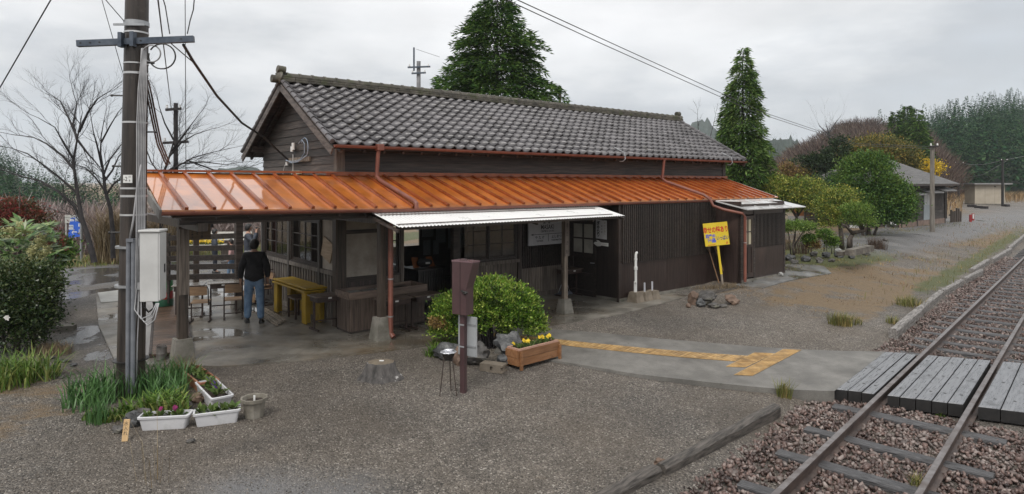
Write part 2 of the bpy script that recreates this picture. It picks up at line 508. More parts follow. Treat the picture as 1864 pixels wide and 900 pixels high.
gm = bpy.data.materials.new('yard_ground'); gm.use_nodes = True
n, l = gm.node_tree.nodes, gm.node_tree.links
b = n['Principled BSDF']
tc = n.new('ShaderNodeTexCoord')
def noise_(scale, detail=5, rough=0.6, src=None, stretch=None):
    q = n.new('ShaderNodeTexNoise'); q.inputs['Scale'].default_value = scale; q.inputs['Detail'].default_value = detail; q.inputs['Roughness'].default_value = rough
    if stretch:
        mp = n.new('ShaderNodeMapping'); mp.inputs['Scale'].default_value = stretch; l.new(tc.outputs['Object'], mp.inputs[0]); l.new(mp.outputs[0], q.inputs['Vector'])
    else: l.new(tc.outputs['Object'], q.inputs['Vector'])
    return q.outputs['Fac']
def mrange(x, a, b_, c=0, d=1, smooth=False):
    q = n.new('ShaderNodeMapRange'); q.inputs['From Min'].default_value = a; q.inputs['From Max'].default_value = b_
    q.inputs['To Min'].default_value = c; q.inputs['To Max'].default_value = d
    if smooth: q.interpolation_type = 'SMOOTHSTEP'
    l.new(x, q.inputs['Value']); return q.outputs[0]
def mixc(f, a, b_, mode='MIX'):
    q = n.new('ShaderNodeMix'); q.data_type = 'RGBA'; q.blend_type = mode
    for s_, v in (('Factor', f), ('A', a), ('B', b_)):
        if isinstance(v, (tuple, float, int)): q.inputs[s_].default_value = (*v, 1) if isinstance(v, tuple) else v
        else: l.new(v, q.inputs[s_])
    return q.outputs['Result']
def math_(op, a, b_=None, c=None):
    q = n.new('ShaderNodeMath'); q.operation = op
    for k, v in enumerate((a, b_, c)):
        if v is None: continue
        if isinstance(v, (int, float)): q.inputs[k].default_value = v
        else: l.new(v, q.inputs[k])
    return q.outputs[0]
def attr(nm):
    q = n.new('ShaderNodeAttribute'); q.attribute_name = nm; return q.outputs['Fac']
vor = n.new('ShaderNodeTexVoronoi'); vor.inputs['Scale'].default_value = 62; vor.inputs['Randomness'].default_value = 1.0
l.new(tc.outputs['Object'], vor.inputs['Vector'])
vr = n.new('ShaderNodeSeparateColor'); l.new(vor.outputs['Color'], vr.inputs[0])
peb = n.new('ShaderNodeValToRGB')
cr = peb.color_ramp.elements
cr[0].position = 0.0; cr[0].color = (0.03, 0.027, 0.024, 1)
cr[1].position = 1.0; cr[1].color = (0.48, 0.445, 0.4, 1)
for p_, c_ in ((0.25, (0.1, 0.089, 0.077)), (0.68, (0.178, 0.157, 0.135)), (0.92, (0.25, 0.22, 0.187))):
    q = cr.new(p_); q.color = (*c_, 1)
l.new(vr.outputs[0], peb.inputs[0])
big = mrange(noise_(0.55, 6), 0.35, 0.68, 0.92, 1.5)
mid = mrange(noise_(4.5, 5, 0.7), 0.3, 0.7, 0.72, 1.25)
tone = math_('MULTIPLY', math_('MULTIPLY', big, mid), mrange(noise_(0.21, 3), 0.38, 0.62, 0.84, 1.14))
sc = n.new('ShaderNodeVectorMath'); sc.operation = 'SCALE'; l.new(peb.outputs[0], sc.inputs[0]); l.new(tone, sc.inputs['Scale'])
warm = mixc(mrange(noise_(0.35, 4), 0.4, 0.62, 0, 0.75), sc.outputs[0], (0.15, 0.115, 0.08), 'MIX')
warm = mixc(0.55, sc.outputs[0], warm)
dr = math_('ADD', attr('dry_turf'), mrange(noise_(0.7, 8, 0.68, stretch=(1, 1.6, 1)), 0.25, 0.75, -0.62, 0.62))
dr = mrange(dr, 0.4, 0.68, 0, 0.9)
drc = mixc(noise_(9, 6, 0.7), (0.125, 0.082, 0.04), (0.34, 0.235, 0.125))
c1 = mixc(dr, warm, drc)
gr = math_('ADD', attr('fresh_turf'), mrange(noise_(1.1, 8, 0.68), 0.25, 0.75, -0.4, 0.4))
gr = mrange(gr, 0.45, 0.7)
grc = mixc(noise_(7, 6, 0.7), (0.05, 0.068, 0.017), (0.16, 0.165, 0.05))
c2 = mixc(gr, c1, grc)
asc = mixc(noise_(30, 6, 0.7), (0.12, 0.12, 0.123), (0.34, 0.34, 0.345))
c3 = mixc(attr('asphalt'), c2, asc)
wt = math_('ADD', attr('standing_water'), mrange(noise_(0.75, 6, 0.55, stretch=(1, 0.8, 1)), 0.25, 0.75, -0.5, 0.5))
pud = mrange(wt, 0.72, 0.8, smooth=True)
damp = mrange(wt, 0.25, 0.75)
c4 = mixc(math_('MULTIPLY', damp, 0.45), c3, (0.045, 0.043, 0.042))
c5 = mixc(math_('MULTIPLY', pud, 0.7), c4, (0.03, 0.03, 0.032))
l.new(c5, b.inputs['Base Color'])
rg = mrange(damp, 0, 1, 0.62, 0.34)
rg2 = n.new('ShaderNodeMix'); rg2.data_type = 'FLOAT'
l.new(pud, rg2.inputs['Factor']); l.new(rg, rg2.inputs['A']); rg2.inputs['B'].default_value = 0.11
l.new(rg2.outputs['Result'], b.inputs['Roughness'])
hh = math_('MULTIPLY_ADD', noise_(22, 5, 0.75), 1.4, math_('MULTIPLY', vor.outputs['Distance'], -0.9))
bp = n.new('ShaderNodeBump'); bp.inputs['Distance'].default_value = 0.03
l.new(hh, bp.inputs['Height']); l.new(mrange(pud, 0, 1, 1.0, 0.04), bp.inputs['Strength'])
l.new(bp.outputs[0], b.inputs['Normal'])
ground = link_mesh('ground', g_me, gm); tag(ground, kind='structure')

def wet_concrete(name, ca, cb, pudlo=0.56, pudhi=0.62, stain=(0.17, 0.12, 0.066), spots=True):
    global n, l, b, tc
    m = bpy.data.materials.new(name); m.use_nodes = True
    n, l = m.node_tree.nodes, m.node_tree.links
    b = n['Principled BSDF']; tc = n.new('ShaderNodeTexCoord')
    c = mixc(mrange(noise_(2.2, 8, 0.68), 0.32, 0.68), ca, cb)
    c = mixc(mrange(noise_(0.9, 7, 0.62), 0.47, 0.68, 0, 0.75), c, stain)
    c = mixc(mrange(noise_(70, 3, 0.7), 0.35, 0.7, 0, 0.35), c, (0.03, 0.03, 0.03))
    if spots: c = mixc(mrange(noise_(11, 3, 0.6), 0.66, 0.72, 0, 0.6), c, (0.05, 0.055, 0.04))
    pd = mrange(noise_(0.8, 5, 0.5, stretch=(1, 1.5, 1)), pudlo, pudhi, smooth=True)
    dm = mrange(noise_(0.8, 5, 0.5, stretch=(1, 1.5, 1)), pudlo - 0.16, pudhi)
    c = mixc(math_('MULTIPLY', dm, 0.5), c, (0.04, 0.036, 0.03))
    l.new(c, b.inputs['Base Color'])
    l.new(mrange(pd, 0, 1, 0.42, 0.04), b.inputs['Roughness'])
    r_ = n.new('ShaderNodeMix'); r_.data_type = 'FLOAT'; l.new(dm, r_.inputs['Factor']); r_.inputs['A'].default_value = 0.5; r_.inputs['B'].default_value = 0.16
    q_ = n.new('ShaderNodeMix'); q_.data_type = 'FLOAT'; l.new(pd, q_.inputs['Factor']); l.new(r_.outputs['Result'], q_.inputs['A']); q_.inputs['B'].default_value = 0.03
    l.new(q_.outputs['Result'], b.inputs['Roughness'])
    bp = n.new('ShaderNodeBump'); bp.inputs['Distance'].default_value = 0.01
    l.new(noise_(35, 5, 0.7), bp.inputs['Height']); l.new(mrange(pd, 0, 1, 0.35, 0.01), bp.inputs['Strength']); l.new(bp.outputs[0], b.inputs['Normal'])
    return m
APRONM = wet_concrete('wet_apron_concrete', (0.13, 0.12, 0.1), (0.33, 0.305, 0.265))
ap = MB()
edge = [(-3.95, -0.35), (-3.45, -0.75), (-2.71, -1.50), (-1.47, -2.02), (-.31, -2.32), (.59, -2.48), (3.38, -2.70), (5.36, -2.88), (7.84, -2.58), (9.32, -2.30), (10.2, -2.15),
        (10.2, 0.0), (0.02, 0.0), (0.02, 4.5), (0.6, 4.5), (0.6, 7.2), (-3.3, 7.2), (-3.75, 3.2)]
pts = [hw(s, t) for s, t in edge]
ap.poly(pts, -0.2, 0.225)
tag(ap.build('apron_pavement', APRONM), kind='structure')
ap = MB(); ap.poly([hw(s, t) for s, t in ((10.3, -2.70), (10.6, -3.35), (12.2, -3.3), (14.9, -3.25), (15.8, -2.6), (15.2, -1.9), (13.2, -2.1), (13.2, -2.6))], 0.0, 0.5)
ap.v = [(v[0], v[1], float(gz(v[0], v[1])) + (.03 if v[2] > .2 else -.2)) for v in ap.v]
tag(ap.build('annex_pavement', wet_concrete('wet_slab_concrete', (0.12, 0.12, 0.12), (0.3, 0.3, 0.29))), kind='structure')
far_px = [(930, 590), (1010, 600), (1180, 615), (1400, 633), (1500, 638), (1612, 640)]
near_px = [(900, 640), (1000, 655), (1150, 680), (1350, 702), (1430, 709), (1519, 712)]
def resample(px, k):
    P = [gp(x, y, path_z) for x, y in px]
    d = [0]
    for a, c in zip(P, P[1:]): d.append(d[-1] + (c - a).length)
    return [Vector((np.interp(u_, d, [p.x for p in P]), np.interp(u_, d, [p.y for p in P]), 0)) for u_ in np.linspace(0, d[-1], k)]
fa, ne = resample(far_px, 25), resample(near_px, 25)
pm = MB(); NW = 7
for i in range(25):
    for k in range(NW):
        p = fa[i].lerp(ne[i], k / (NW - 1)); p.z = float(path_z(p.x, p.y)); pm.v.append(tuple(p))
for i in range(24):
    for k in range(NW - 1):
        a = i * NW + k; pm.f.append((a, a + 1, a + NW + 1, a + NW)); pm.m.append(0)
for side in (0, NW - 1):                                    # the edges of the slab
    bs = len(pm.v)
    for i in range(25):
        p = pm.v[i * NW + side]; pm.v.append(p); pm.v.append((p[0], p[1], p[2] - 0.3))
    for i in range(24):
        a = bs + 2 * i; pm.f.append((a, a + 2, a + 3, a + 1)); pm.m.append(0)
PATHM = wet_concrete('damp_path_concrete', (0.12, 0.113, 0.102), (0.25, 0.238, 0.215), 0.8, 0.9, stain=(0.085, 0.08, 0.07), spots=True)
path_o = pm.build('crossing_path', PATHM, loc=(0, 0, 0)); tag(path_o, kind='structure')

TACT = mat('worn_yellow_tactile', (0.36, 0.215, 0.075), (0.5, 0.335, 0.15), scale=9, rough=0.5, bump=0.2, bscale=60, c3=(0.16, 0.1, 0.05), s3=5, r3=(0.45, 0.75), island=0.22)
def tile(mb, c4, nb, bar=0.5):
    """one tile on the path between four corners: plate and nb bars across"""
    c4 = [Vector((p.x, p.y, float(path_z(p.x, p.y)))) for p in c4]
    up = Vector((0, 0, 1))
    mb.add([p + up * 0.004 for p in c4] + [p + up * 0.010 for p in c4], [(4, 5, 6, 7), (0, 1, 5, 4), (1, 2, 6, 5), (2, 3, 7, 6), (3, 0, 4, 7)])
    for k in range(nb):
        u0, u1 = (k + .5 - bar / 2) / nb, (k + .5 + bar / 2) / nb
        a, c, d_, e_ = c4[0].lerp(c4[1], u0), c4[0].lerp(c4[1], u1), c4[3].lerp(c4[2], u1), c4[3].lerp(c4[2], u0)
        a, e_ = a.lerp(e_, .07), e_.lerp(a, .07); c, d_ = c.lerp(d_, .07), d_.lerp(c, .07)
        q_ = [a, c, d_, e_]
        mb.add([p + up * 0.0102 for p in q_] + [p + up * 0.0165 for p in q_], [(4, 5, 6, 7), (0, 1, 5, 4), (1, 2, 6, 5), (2, 3, 7, 6), (3, 0, 4, 7)])
tp = MB()
A = [gp(x, y, path_z) for x, y in ((900, 607), (960, 613.5), (1060, 624), (1160, 633.5), (1260, 642), (1362, 649))]
B = [gp(x, y, path_z) for x, y in ((893, 613), (948, 620), (1047, 632), (1146, 642), (1240, 651), (1338, 658.5))]
def rs2(P, k):
    d = [0]
    for a, c in zip(P, P[1:]): d.append(d[-1] + (c - a).length)
    return [Vector((np.interp(u_, d, [p.x for p in P]), np.interp(u_, d, [p.y for p in P]), 0)) for u_ in np.linspace(0, d[-1], k)]
ln = sum((c - a).length for a, c in zip(A, A[1:]))
nt = max(6, int(ln / 0.3)); A, B = rs2(A, nt + 1), rs2(B, nt + 1)
for i in range(nt): tile(tp, [B[i], B[i].lerp(B[i + 1], .97), A[i].lerp(A[i + 1], .97), A[i]][::1], 4)
def pad(px, n1, n2):
    c = [gp(x, y, path_z) for x, y in px]          # near left, near right, far right, far left
    for i in range(n2):
        for k in range(n1):
            f0, f1, g0, g1 = k / n1, (k + .98) / n1, i / n2, (i + .98) / n2
            L = lambda f_, g_: c[0].lerp(c[1], f_).lerp(c[3].lerp(c[2], f_), g_)
            tile(tp, [L(f0, g0), L(f0, g1), L(f1, g1), L(f1, g0)], 5)
pad(((1321.4, 668.3), (1358, 669.4), (1410.8, 644.6), (1373, 642.8)), 1, 4)
pad(((1336, 683.3), (1370.7, 684.8), (1460, 637.7), (1425.4, 636.6)), 1, 6)
c0 = [hw(s, t) for s, t in ((1.9, -1.55), (2.5, -1.55), (2.5, -1.05), (1.9, -1.05))]
tp.box(0, 0, 0, 0, 0, 0) if False else None
tag(tp.build('tactile_paving', TACT, loc=(0, 0, 0)), kind='structure')
tm = MB(); tm.add([(p[0], p[1], 0.231) for p in c0] + [(p[0], p[1], 0.222) for p in c0], [(0, 1, 2, 3), (4, 5, 1, 0), (5, 6, 2, 1), (6, 7, 3, 2), (7, 4, 0, 3)])
tag(tm.build('tactile_paving', TACT), kind='structure')

BALBED = mat('ballast_bed', (0.02, 0.016, 0.015), (0.08, 0.063, 0.058), scale=18, rough=0.8, bump=1.0, bscale=24, bdist=0.05)
bb = MB()
nb = 60
for i in range(nb + 1):
    p = -12 + i * 2.4
    for q in (-3.5, -3.1, 0.9, 1.5):
        bb.v.append(tw(q, p, {-3.5: -0.22, -3.1: -0.225, 0.9: -0.225, 1.5: -0.3}[q]))
for i in range(nb):
    for k in range(3):
        a = i * 4 + k; bb.f.append((a, a + 1, a + 5, a + 4)); bb.m.append(0)
tag(bb.build('ballast_bed', BALBED, loc=(0, 0, 0)), kind='structure')

RAILM = mat('rail_steel', (0.06, 0.045, 0.04), (0.13, 0.095, 0.08), scale=5, stretch=(1, 1, 4), rough=0.5, metal=0.3, bump=0.2, bscale=40, bdist=0.004)
RAILTOP = mat('polished_rail_head', (0.16, 0.14, 0.135), (0.27, 0.25, 0.245), scale=3, rough=0.42, metal=0.6, stretch=(2, 2, 2), c3=(.1, .07, .055), s3=2, r3=(.5, .7))
def rail(qc, label):
    prof = [(-.0625, -.172), (.0625, -.172), (.0625, -.158), (.012, -.144), (.008, -.13), (.008, -.048), (.012, -.042), (.033, -.036), (.033, -.006), (.027, 0.0),
            (-.027, 0.0), (-.033, -.006), (-.033, -.036), (-.012, -.042), (-.008, -.048), (-.008, -.13), (-.012, -.144), (-.0625, -.158)]
    mb = MB(); k = len(prof); ps = np.concatenate([np.arange(-10, 40, 2.0), np.arange(40, 131, 6.0)])
    for p in ps:
        bend = -0.0022 * max(0, p - 30) ** 2 * 0
        for q, z in prof: mb.v.append(tw(qc + q + bend, p, z))
    for i in range(len(ps) - 1):
        for j in range(k):
            a, c = i * k + j, i * k + (j + 1) % k
            mb.f.append((a, c, c + k, a + k)); mb.m.append(1 if j in (8, 9, 10) else 0)
    o = mb.build('rail', [RAILM, RAILTOP])
    return tag(o, label, 'rail', 'rails of the station track')
rail(-2.455, 'rusty steel rail with worn bright head, nearer to the station yard')
rail(-1.38, 'rusty steel rail with worn bright head, nearer to the lower right corner')

SLEEP = mat('split_grey_sleeper_wood', (0.02, 0.019, 0.02), (0.12, 0.118, 0.122), scale=5, stretch=(1.2, 14, 14), rough=0.45, rough2=0.6, bump=0.9, bscale=7, bdist=0.02, island=0.2)
sleeper_ps = [3.0, 4.0, 5.9, 6.95, 8.04, 9.05, 10.3, 14.5, 15.2] + [15.9 + .78 * k for k in range(34)]
rgs = random.Random(5)
proto = None
for k, p in enumerate(sleeper_ps):
    if proto is None:
        mb = MB(); bm = bmesh.new(); bmesh.ops.create_grid(bm, x_segments=24, y_segments=4, size=1)
        from mathutils import noise as _nz
        top = []
        NX = 26
        for i in range(NX + 1):
            u = -1.02 + 2.04 * i / NX
            for (y, z) in ((-.1, -.3), (-.1, -.112), (-.07, -.1), (0, -.098), (.07, -.1), (.1, -.112), (.1, -.3)):
                d = 0.012 * _nz.noise(Vector((u * 1.5, y * 60, z * 40)))
                mb.v.append((u, y + d, z + d * .8 + .01 * _nz.noise(Vector((u * 2, y * 25, 3)))))
        bm.free()
        for i in range(NX):
            for j in range(6): a = i * 7 + j; mb.f.append((a, a + 7, a + 8, a + 1)); mb.m.append(0)
        mb.f += [tuple(range(7)), tuple(NX * 7 + j for j in range(6, -1, -1))]; mb.m += [0, 0]
        o = proto = mb.build('sleeper', SLEEP, loc=(0, 0, 0))
    else:
        o = proto.copy(); COL.objects.link(o)
    w = tw(-1.92, p, -0.03 + rgs.uniform(-.01, .008) - (0.015 if p > 14 else 0.0))
    o.location = w; o.rotation_euler = (0, 0, -TA + rgs.uniform(-.025, .025))
    o.scale = (1.0, rgs.uniform(.9, 1.12), 1)
    tag(o, 'split grey wooden sleeper bedded in the brown ballast under the two rails', 'sleeper', 'sleepers of the station track')

PLANK = mat('wet_grey_crossing_plank', (0.08, 0.083, 0.09), (0.22, 0.226, 0.24), scale=3, stretch=(1, 12, 12), rot=PI / 2 - TA, rough=0.2, rough2=0.45, bump=0.5, bscale=5, bdist=0.006, island=0.25, c3=(0.04, 0.04, 0.042), s3=3, r3=(0.56, 0.72))
PLANKSIDE = mat('tarred_plank_end', (0.008, 0.008, 0.008), (0.02, 0.018, 0.017), scale=20, rough=0.7)
def deck(q0, q1, k, label):
    c = tw((q0 + q1) / 2, 12, 0)
    th = thing('crossing_deck', label, 'crossing deck', (c[0], c[1], -0.18), 0, 'plank decks of the track crossing')
    off = Vector(th.location)
    ws = [1 + .25 * rgs.uniform(-1, 1) for _ in range(k)]; tot = sum(ws); q = q0
    for w in ws:
        dq = (q1 - q0) * w / tot
        mb = MB()
        a, c_ = q + .006, q + dq - .006
        dz = rgs.uniform(-.006, .004)
        P = []
        for qq, pp in ((a, 10.62 + (a + 3.04) * .30), (c_, 10.62 + (c_ + 3.04) * .30), (c_, 13.57 + (c_ + 3.04) * .38), (a, 13.57 + (a + 3.04) * .38)): P.append((qq, pp))
        top = [Vector(tw(x, y, 0.004 + dz)) - off for x, y in P]; bot = [Vector(tw(x, y, -0.175)) - off for x, y in P]
        ch = [v * 1 for v in top]
        for i_, (x, y) in enumerate(P):
            sx = .008 if i_ in (0, 3) else -.008; sy = .008 if i_ < 2 else -.008
            ch[i_] = Vector(tw(x + sx, y + sy, 0.004 + dz)) - off
        low = [v - Vector((0, 0, .008)) for v in top]
        mb.add(ch + low + bot, [(0, 1, 2, 3)]); mb.cur = 0
        mb.f += [(4 + i_, 4 + (i_ + 1) % 4, (i_ + 1) % 4, i_) for i_ in range(4)]; mb.m += [0] * 4
        mb.f += [(8 + i_, 8 + (i_ + 1) % 4, 4 + (i_ + 1) % 4, 4 + i_) for i_ in range(4)]; mb.m += [1] * 4
        pl = mb.build('plank', [PLANK, PLANKSIDE], th)
        for fr in (.16, .5, .84):
            pq = (a + c_) / 2 + rgs.uniform(-.02, .02); pp = P[0][1] + (P[3][1] - P[0][1]) * fr + (pq - a) * .33
            w_ = Vector(tw(pq, pp, 0.004 + dz)) - off
            bo = MB().cyl(w_ - Vector((0, 0, .01)), w_ + Vector((0, 0, .004)), .019, n=8)
            bo.build('bolt', BLACKM, pl)
        q += dq
    return th
deck(-3.05, -2.52, 3, 'wet grey plank deck between the concrete path and the rail, three planks wide')
deck(-2.36, -1.46, 5, 'wet grey plank deck between the two rails')
deck(-1.30, 0.25, 6, 'wet grey plank deck beyond both rails at the right edge')

EDGEW = mat('weathered_edging_timber', (0.09, 0.08, 0.072), (0.33, 0.31, 0.29), scale=4, stretch=(1, 8, 8), rot=PI / 2 - TA, rough=0.6, bump=0.7, bscale=9, bdist=0.012)
EDGED = mat('dark_edging_timber', (0.03, 0.026, 0.022), (0.13, 0.113, 0.099), scale=4, stretch=(1, 8, 8), rot=PI / 2 - TA, rough=0.6, bump=0.8, bscale=9, bdist=0.014)
segs = [(-3.80, 4.3, -3.66, 6.38, 1, 'cracked dark edging timber nearest the bottom edge of the photo', .16), (-3.62, 6.42, -3.42, 9.3, 1, 'long dark edging timber beside the gravel, ending at the grass tuft', .13),
        (-3.29, 15.6, -3.38, 18.8, 0, 'pale wide edging board lying loose beside the gravel yard', .17), (-3.38, 18.7, -3.46, 22.2, 0, 'pale edging board, second one up the track from the crossing', .14),
        (-3.45, 22.3, -3.36, 25.2, 0, 'grey edging board beside the yellow-green grass', .12), (-3.36, 25.6, -3.22, 28.6, 0, 'grey edging board with its near end stepping out', .12),
        (-3.50, 28.4, -3.46, 32.6, 0, 'short dark timber skewed at the ballast edge', .15), (-3.36, 32.8, -3.25, 38.8, 0, 'far edging board by the reddish dry grass', .14), (-3.34, 39.2, -3.5, 52, 0, 'farthest edging timber up the track', .14)]
for q0, p0, q1, p1, dk, lb, w in segs:
    mb = MB(); N = 10
    ring = []
    for i in range(N + 1):
        f_ = i / N; wob = .004 * math.sin(i * 2.3 + p0) if 0 < i < N else 0
        c_ = Vector(tw(q0 + (q1 - q0) * f_ + wob, p0 + (p1 - p0) * f_, 0)); zz = -0.005 + .008 * math.sin(i * 1.7 + q0 * 5)
        if p0 > 15: zz += 0.02
        for (dq, dz) in ((-w / 2, -.2), (-w / 2, zz), (-w / 2 + .03, zz + .03), (w / 2 - .03, zz + .025), (w / 2, zz - .01), (w / 2, -.25)):
            d = Vector((cT, -sT, 0)); mb.v.append(tuple(c_ + d * dq + Vector((0, 0, dz))))
    for i in range(N):
        for j in range(5): a = i * 6 + j; mb.f.append((a, a + 6, a + 7, a + 1)); mb.m.append(0)
    mb.f += [tuple(range(5, -1, -1)), tuple(N * 6 + j for j in range(6))]; mb.m += [0, 0]
    tag(mb.build('edging_timber', EDGED if dk else EDGEW), lb, 'edging timber', 'timbers along the ballast edge')

def stone_proto(seed, nv):
    rg = np.random.default_rng(seed)
    p = rg.normal(size=(nv, 3)); p /= np.linalg.norm(p, axis=1)[:, None]
    p *= np.array([1, rg.uniform(.6, .85), rg.uniform(.45, .7)])
    bm = bmesh.new()
    for q in p: bm.verts.new(q)
    res = bmesh.ops.convex_hull(bm, input=bm.verts)
    bmesh.ops.delete(bm, geom=[g for g in res['geom_interior'] if isinstance(g, bmesh.types.BMVert)], context='VERTS')
    bm.verts.index_update(); bm.verts.ensure_lookup_table()
    bmesh.ops.triangulate(bm, faces=bm.faces[:])
    vs = np.array([v.co[:] for v in bm.verts]); fs = np.array([[v.index for v in f.verts] for f in bm.faces]); bm.free()
    return vs, fs
PROTO = [stone_proto(k, 11 + k % 4) for k in range(10)]
def rand_rot(rg, n_):
    q = rg.normal(size=(n_, 4)); q /= np.linalg.norm(q, axis=1)[:, None]
    w, x, y, z = q.T
    return np.stack([1 - 2 * (y * y + z * z), 2 * (x * y - z * w), 2 * (x * z + y * w), 2 * (x * y + z * w), 1 - 2 * (x * x + z * z), 2 * (y * z - x * w),
                     2 * (x * z - y * w), 2 * (y * z + x * w), 1 - 2 * (x * x + y * y)], 1).reshape(-1, 3, 3)
def scatter_stones(name, pos, size, material, seed, flat=1.0):
    rg = np.random.default_rng(seed); n_ = len(pos)
    Rm = rand_rot(rg, n_); kind = rg.integers(0, len(PROTO), n_)
    V, F, base = [], [], 0
    for k, (pv, pf) in enumerate(PROTO):
        sel = np.where(kind == k)[0]
        if not len(sel): continue
        vv = np.einsum('nij,vj->nvi', Rm[sel], pv) * size[sel][:, None, None]
        vv[:, :, 2] *= flat
        vv += pos[sel][:, None, :]
        V.append(vv.reshape(-1, 3))
        F.append((pf[None] + (np.arange(len(sel)) * len(pv))[:, None, None] + base).reshape(-1, 3)); base += len(sel) * len(pv)
    me = fast_mesh(name, np.concatenate(V), np.concatenate(F))
    return link_mesh(name, me, material)
STONE = leaf_mat('brown_ballast_stone', (0.045, 0.029, 0.025), (0.155, 0.103, 0.088), (0.21, 0.172, 0.155), scale=2.5, rough=0.42, var=0.45, spec=0.5, transl=0)
rg = np.random.default_rng(11)
def strip(n_, q0, q1, p0, p1, smin, smax):
    q = rg.uniform(q0, q1, n_); p = rg.uniform(p0, p1, n_)
    s_ = rg.uniform(smin, smax, n_) * np.where(rg.random(n_) < .12, 1.35, 1)
    edge_ = np.clip((q + 3.6) / .5, 0, 1)
    z = -0.215 + 0.02 * edge_ + rg.uniform(-.012, .03, n_) + s_ * .3
    ins = (q > -2.3) & (q < -1.5); z = np.where(ins, z - .015, z)
    return np.stack([q * cT + p * sT, -q * sT + p * cT, z], 1), s_
P1 = [strip(15500, -3.55, 1.2, 4.6, 10.9, .024, .046), strip(13500, -3.5, .9, 13.2, 21, .024, .042), strip(13000, -3.45, .3, 21, 36, .03, .05)]
pos = np.concatenate([a for a, _ in P1]); siz = np.concatenate([a for _, a in P1])
pq_ = pos[:, 0] * sT + pos[:, 1] * cT; qq_ = pos[:, 0] * cT - pos[:, 1] * sT
ds_ = np.min(np.abs(pq_[:, None] - np.array(sleeper_ps)[None]), 1)
ok_ = ~((ds_ < .105 + .03 * rg.random(len(pos))) & (qq_ > -2.93) & (qq_ < -.9) & (rg.random(len(pos)) < .93)) & ((np.abs(qq_ + 2.455) > .05) & (np.abs(qq_ + 1.38) > .05))
pos, siz = pos[ok_], siz[ok_]
tag(scatter_stones('ballast_stones', pos, siz, STONE, 4), kind='stuff')
rg = np.random.default_rng(12)
n_ = 52000
x = rg.uniform(-7, 7, n_); y = 5.9 + 8.5 * rg.random(n_) ** 1.5; q = x * cT - y * sT; s, t = wh(x, y)
keep = (q < -3.65) & ~((t > -2.2) & (s > -3.9) & (s < 10))
fl = (x + 3.5) * 0
x, y = x[keep], y[keep]
sz = .0045 + .009 * rg.random(len(x)) ** 2.2; z = gz(x, y) + .002
def inside(px_, x, y):
    c_ = np.zeros(len(x), bool); j = len(px_) - 1
    for i in range(len(px_)):
        xi, yi = px_[i]; xj, yj = px_[j]
        c_ ^= ((yi > y) != (yj > y)) & (x < (xj - xi) * (y - yi) / (yj - yi + 1e-12) + xi); j = i
    return c_
pth = [(p.x, p.y) for p in fa] + [(p.x, p.y) for p in ne[::-1]]
k_ = ~inside(pth, x, y)
PEB = leaf_mat('yard_pebble', (0.045, 0.04, 0.036), (0.16, 0.136, 0.112), (0.32, 0.285, 0.245), scale=3, rough=0.5, var=0.4, transl=0)
tag(scatter_stones('loose_pebbles', np.stack([x[k_], y[k_], z[k_]], 1), sz[k_], PEB, 8), kind='stuff')
house = thing('station_house', 'long low dark wooden station house with tiled roof and rust orange canopy', 'station', (HX, HY, 0), HA)
L_, W_ = 14.08, 4.42
EAVE, RIDGE, OF, OG = 3.89, 5.43, 0.512, 0.36
SL = (RIDGE - EAVE) / (W_ / 2 + OF)
def roof_z(t): return RIDGE - abs(t - W_ / 2) * SL
TILE = mat('grey_clay_roof_tile', (0.085, 0.08, 0.083), (0.155, 0.147, 0.154), scale=1.1, rough=0.27, rough2=0.38, island=0.13, bump=0.15, bscale=30, bdist=0.005, c3=(0.085, 0.078, 0.062), s3=2.2, r3=(0.58, 0.78))
RIDGEM = mat('mossy_ridge_tile', (0.05, 0.045, 0.036), (0.12, 0.108, 0.087), scale=7, rough=0.6, bump=0.6, bscale=25, c3=(0.06, 0.065, 0.03), s3=4, r3=(0.5, 0.65), island=0.3)
pitch, NC = 0.2810, 53
slope_len = math.hypot(W_ / 2 + OF, RIDGE - EAVE); rows = 12; course = slope_len / rows
ux, uz = (W_ / 2 + OF) / slope_len, (RIDGE - EAVE) / slope_len
rg = np.random.default_rng(21)
TV, TF = [], []
prof_u = np.linspace(0, 1, 11)
prof_h = 0.034 * np.cos(2 * PI * (prof_u - 0.06)) + 0.013 * np.cos(4 * PI * (prof_u - 0.06))
for side in (-1, 1):
    for r_ in range(rows):
        for c_ in range(NC):
            d0, d1 = (r_ * course) - .012, (r_ + 1) * course + 0.012
            jx, jz, jt = rg.normal(0, .003), rg.normal(0, .0025), rg.normal(0, .004)
            s0 = -OG + 0.02 + c_ * pitch + jx
            base = sum(len(v) for v in TV)
            pts = []
            for (d, lift) in ((d0, 0.0), (d1, 0.062), (d1, 0.022)):
                for u_, h_ in zip(prof_u, prof_h):
                    hh_ = h_ + lift + jz + jt * u_
                    dd = d
                    pts.append((s0 + u_ * pitch * 1.02, W_ / 2 + side * (dd * ux + hh_ * uz), RIDGE - dd * uz + hh_ * ux))
            TV.append(np.array(pts)); k = len(prof_u)
            f_ = []
            for a in range(2):
                for i in range(k - 1):
                    q_ = a * k + i + base; f_.append((q_, q_ + 1, q_ + k + 1, q_ + k))
            TF.append(np.array(f_))
me = fast_mesh('roof', np.concatenate(TV), np.concatenate(TF), smooth=False)
roof = link_mesh('roof', me, TILE, house)
rb = MB()
